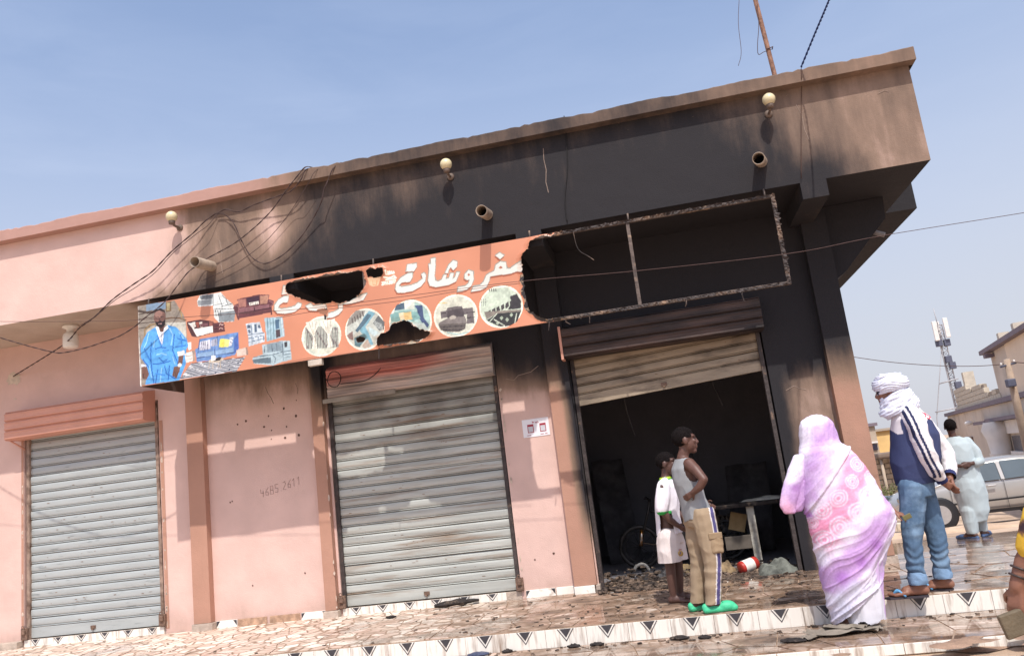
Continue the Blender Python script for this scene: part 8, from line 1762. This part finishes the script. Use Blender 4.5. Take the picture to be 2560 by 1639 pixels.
on_side([(2.45, .985), (3.25, 1.0), (3.18, 1.36), (2.9, 1.40), (2.45, 1.405)], .018, 'window', M_glass)
on_side([(3.33, 1.01), (3.70, 1.04), (3.50, 1.26), (3.28, 1.33)], .018, 'window', M_glass)
on_side([(2.36, .985), (2.44, .985), (2.44, 1.40), (2.36, 1.40)], .020, 'pillar', M_paint)
for x0, x1, z0, z1, nm in ((1.18, 1.19, .30, .95, 'door_gap'), (2.395, 2.405, .28, .96, 'door_gap'), (3.36, 3.37, .55, .98, 'door_gap')): on_side([(x0, z0), (x1, z0), (x1, z1), (x0, z1)], .014, nm, M_blk)
on_side([(1.15, .50), (3.35, .52), (3.35, .56), (1.15, .54)], .020, 'rub_strip', M_blk); on_side([(1.12, .24), (3.4, .24), (3.4, .32), (1.12, .32)], .018, 'side_sill', M_blk)
for x in (2.10, 3.12): link('door_handle', box(CX0+x-.10, CX0+x+.10, CY0-.03, CY0+.01, CZ0+.845, CZ0+.885, .012), M_rim, car)
link('mirror', box(CX0+1.30, CX0+1.48, CY0-.17, CY0-.02, CZ0+.99, CZ0+1.12, .03), M_paint, car)
link('windscreen', mesh([(CX0+1.06, CY0+.25, CZ0+1.065), (CX0+1.06, CY0+1.45, CZ0+1.065), (CX0+1.80, CY0+1.35, CZ0+1.43), (CX0+1.80, CY0+.35, CZ0+1.43)], [(0, 1, 2, 3)]), M_glass, car)
link('headlight', box(CX0+.03, CX0+.32, CY0+.06, CY0+.40, CZ0+.66, CZ0+.80, .04), M_glass, car); link('headlight', box(CX0+.03, CX0+.32, CY0+1.30, CY0+1.64, CZ0+.66, CZ0+.80, .04), M_glass, car)
link('tail_light', box(CX0+3.98, CX0+4.14, CY0+.08, CY0+.3, CZ0+.75, CZ0+1.0, .03), M_red, car)
for x in (.86, 3.42):
    link('wheel_arch', lathe([(.355, -.02), (.40, -.015), (.40, .02), (.355, .03)], 28, Matrix.Translation((CX0+x, CY0+.015, CZ0+.32)) @ Matrix.Rotation(math.radians(90), 4, 'X')), M_blk, car)
    link('wheel_well', lathe([(.0, -.012), (.36, -.012), (.36, .012), (.0, .012)], 28, Matrix.Translation((CX0+x, CY0+.01, CZ0+.32)) @ Matrix.Rotation(math.radians(90), 4, 'X')), M_blk, car)
    for yy, sgn in ((CY0-.015, 1), (CY0+1.55, -1)):
        Mw = Matrix.Translation((CX0+x, yy, CZ0+.31)) @ Matrix.Rotation(math.radians(-90), 4, 'X')
        w = link('wheel', lathe([(.20, 0), (.26, -.005), (.30, .01), (.31, .04), (.31, .15), (.29, .18), (.20, .18)], 32, Mw), M_tyre, car)
        link('rim', lathe([(.215, -.004), (.215, .02), (.18, .06), (.0, .065)], 28, Mw), M_blk, w)
        bm = bmesh.new()
        for k in range(6):
            a = k*math.pi/3+.3; dx, dz = math.cos(a), math.sin(a)
            vs = [Vector((CX0+x+dx*r_-dz*wd, yy-.006, CZ0+.31+dz*r_+dx*wd)) for r_, wd in ((.03, -.028), (.205, -.036), (.205, .036), (.03, .028))]
            B_ = [bm.verts.new(v) for v in vs]; T_ = [bm.verts.new(v+Vector((0, .025, 0))) for v in vs]
            bm.faces.new(B_); bm.faces.new(T_[::-1])
            for i in range(4): bm.faces.new((B_[i], T_[i], T_[(i+1) % 4], B_[(i+1) % 4]))
        add_lathe(bm, [(.205, -.008), (.222, -.008), (.222, .012), (.205, .012)], 28, Mw); add_lathe(bm, [(.0, -.012), (.045, -.010), (.045, .02), (.0, .02)], 14, Mw)
        link('spokes', bm_mesh(bm), M_rim, w)
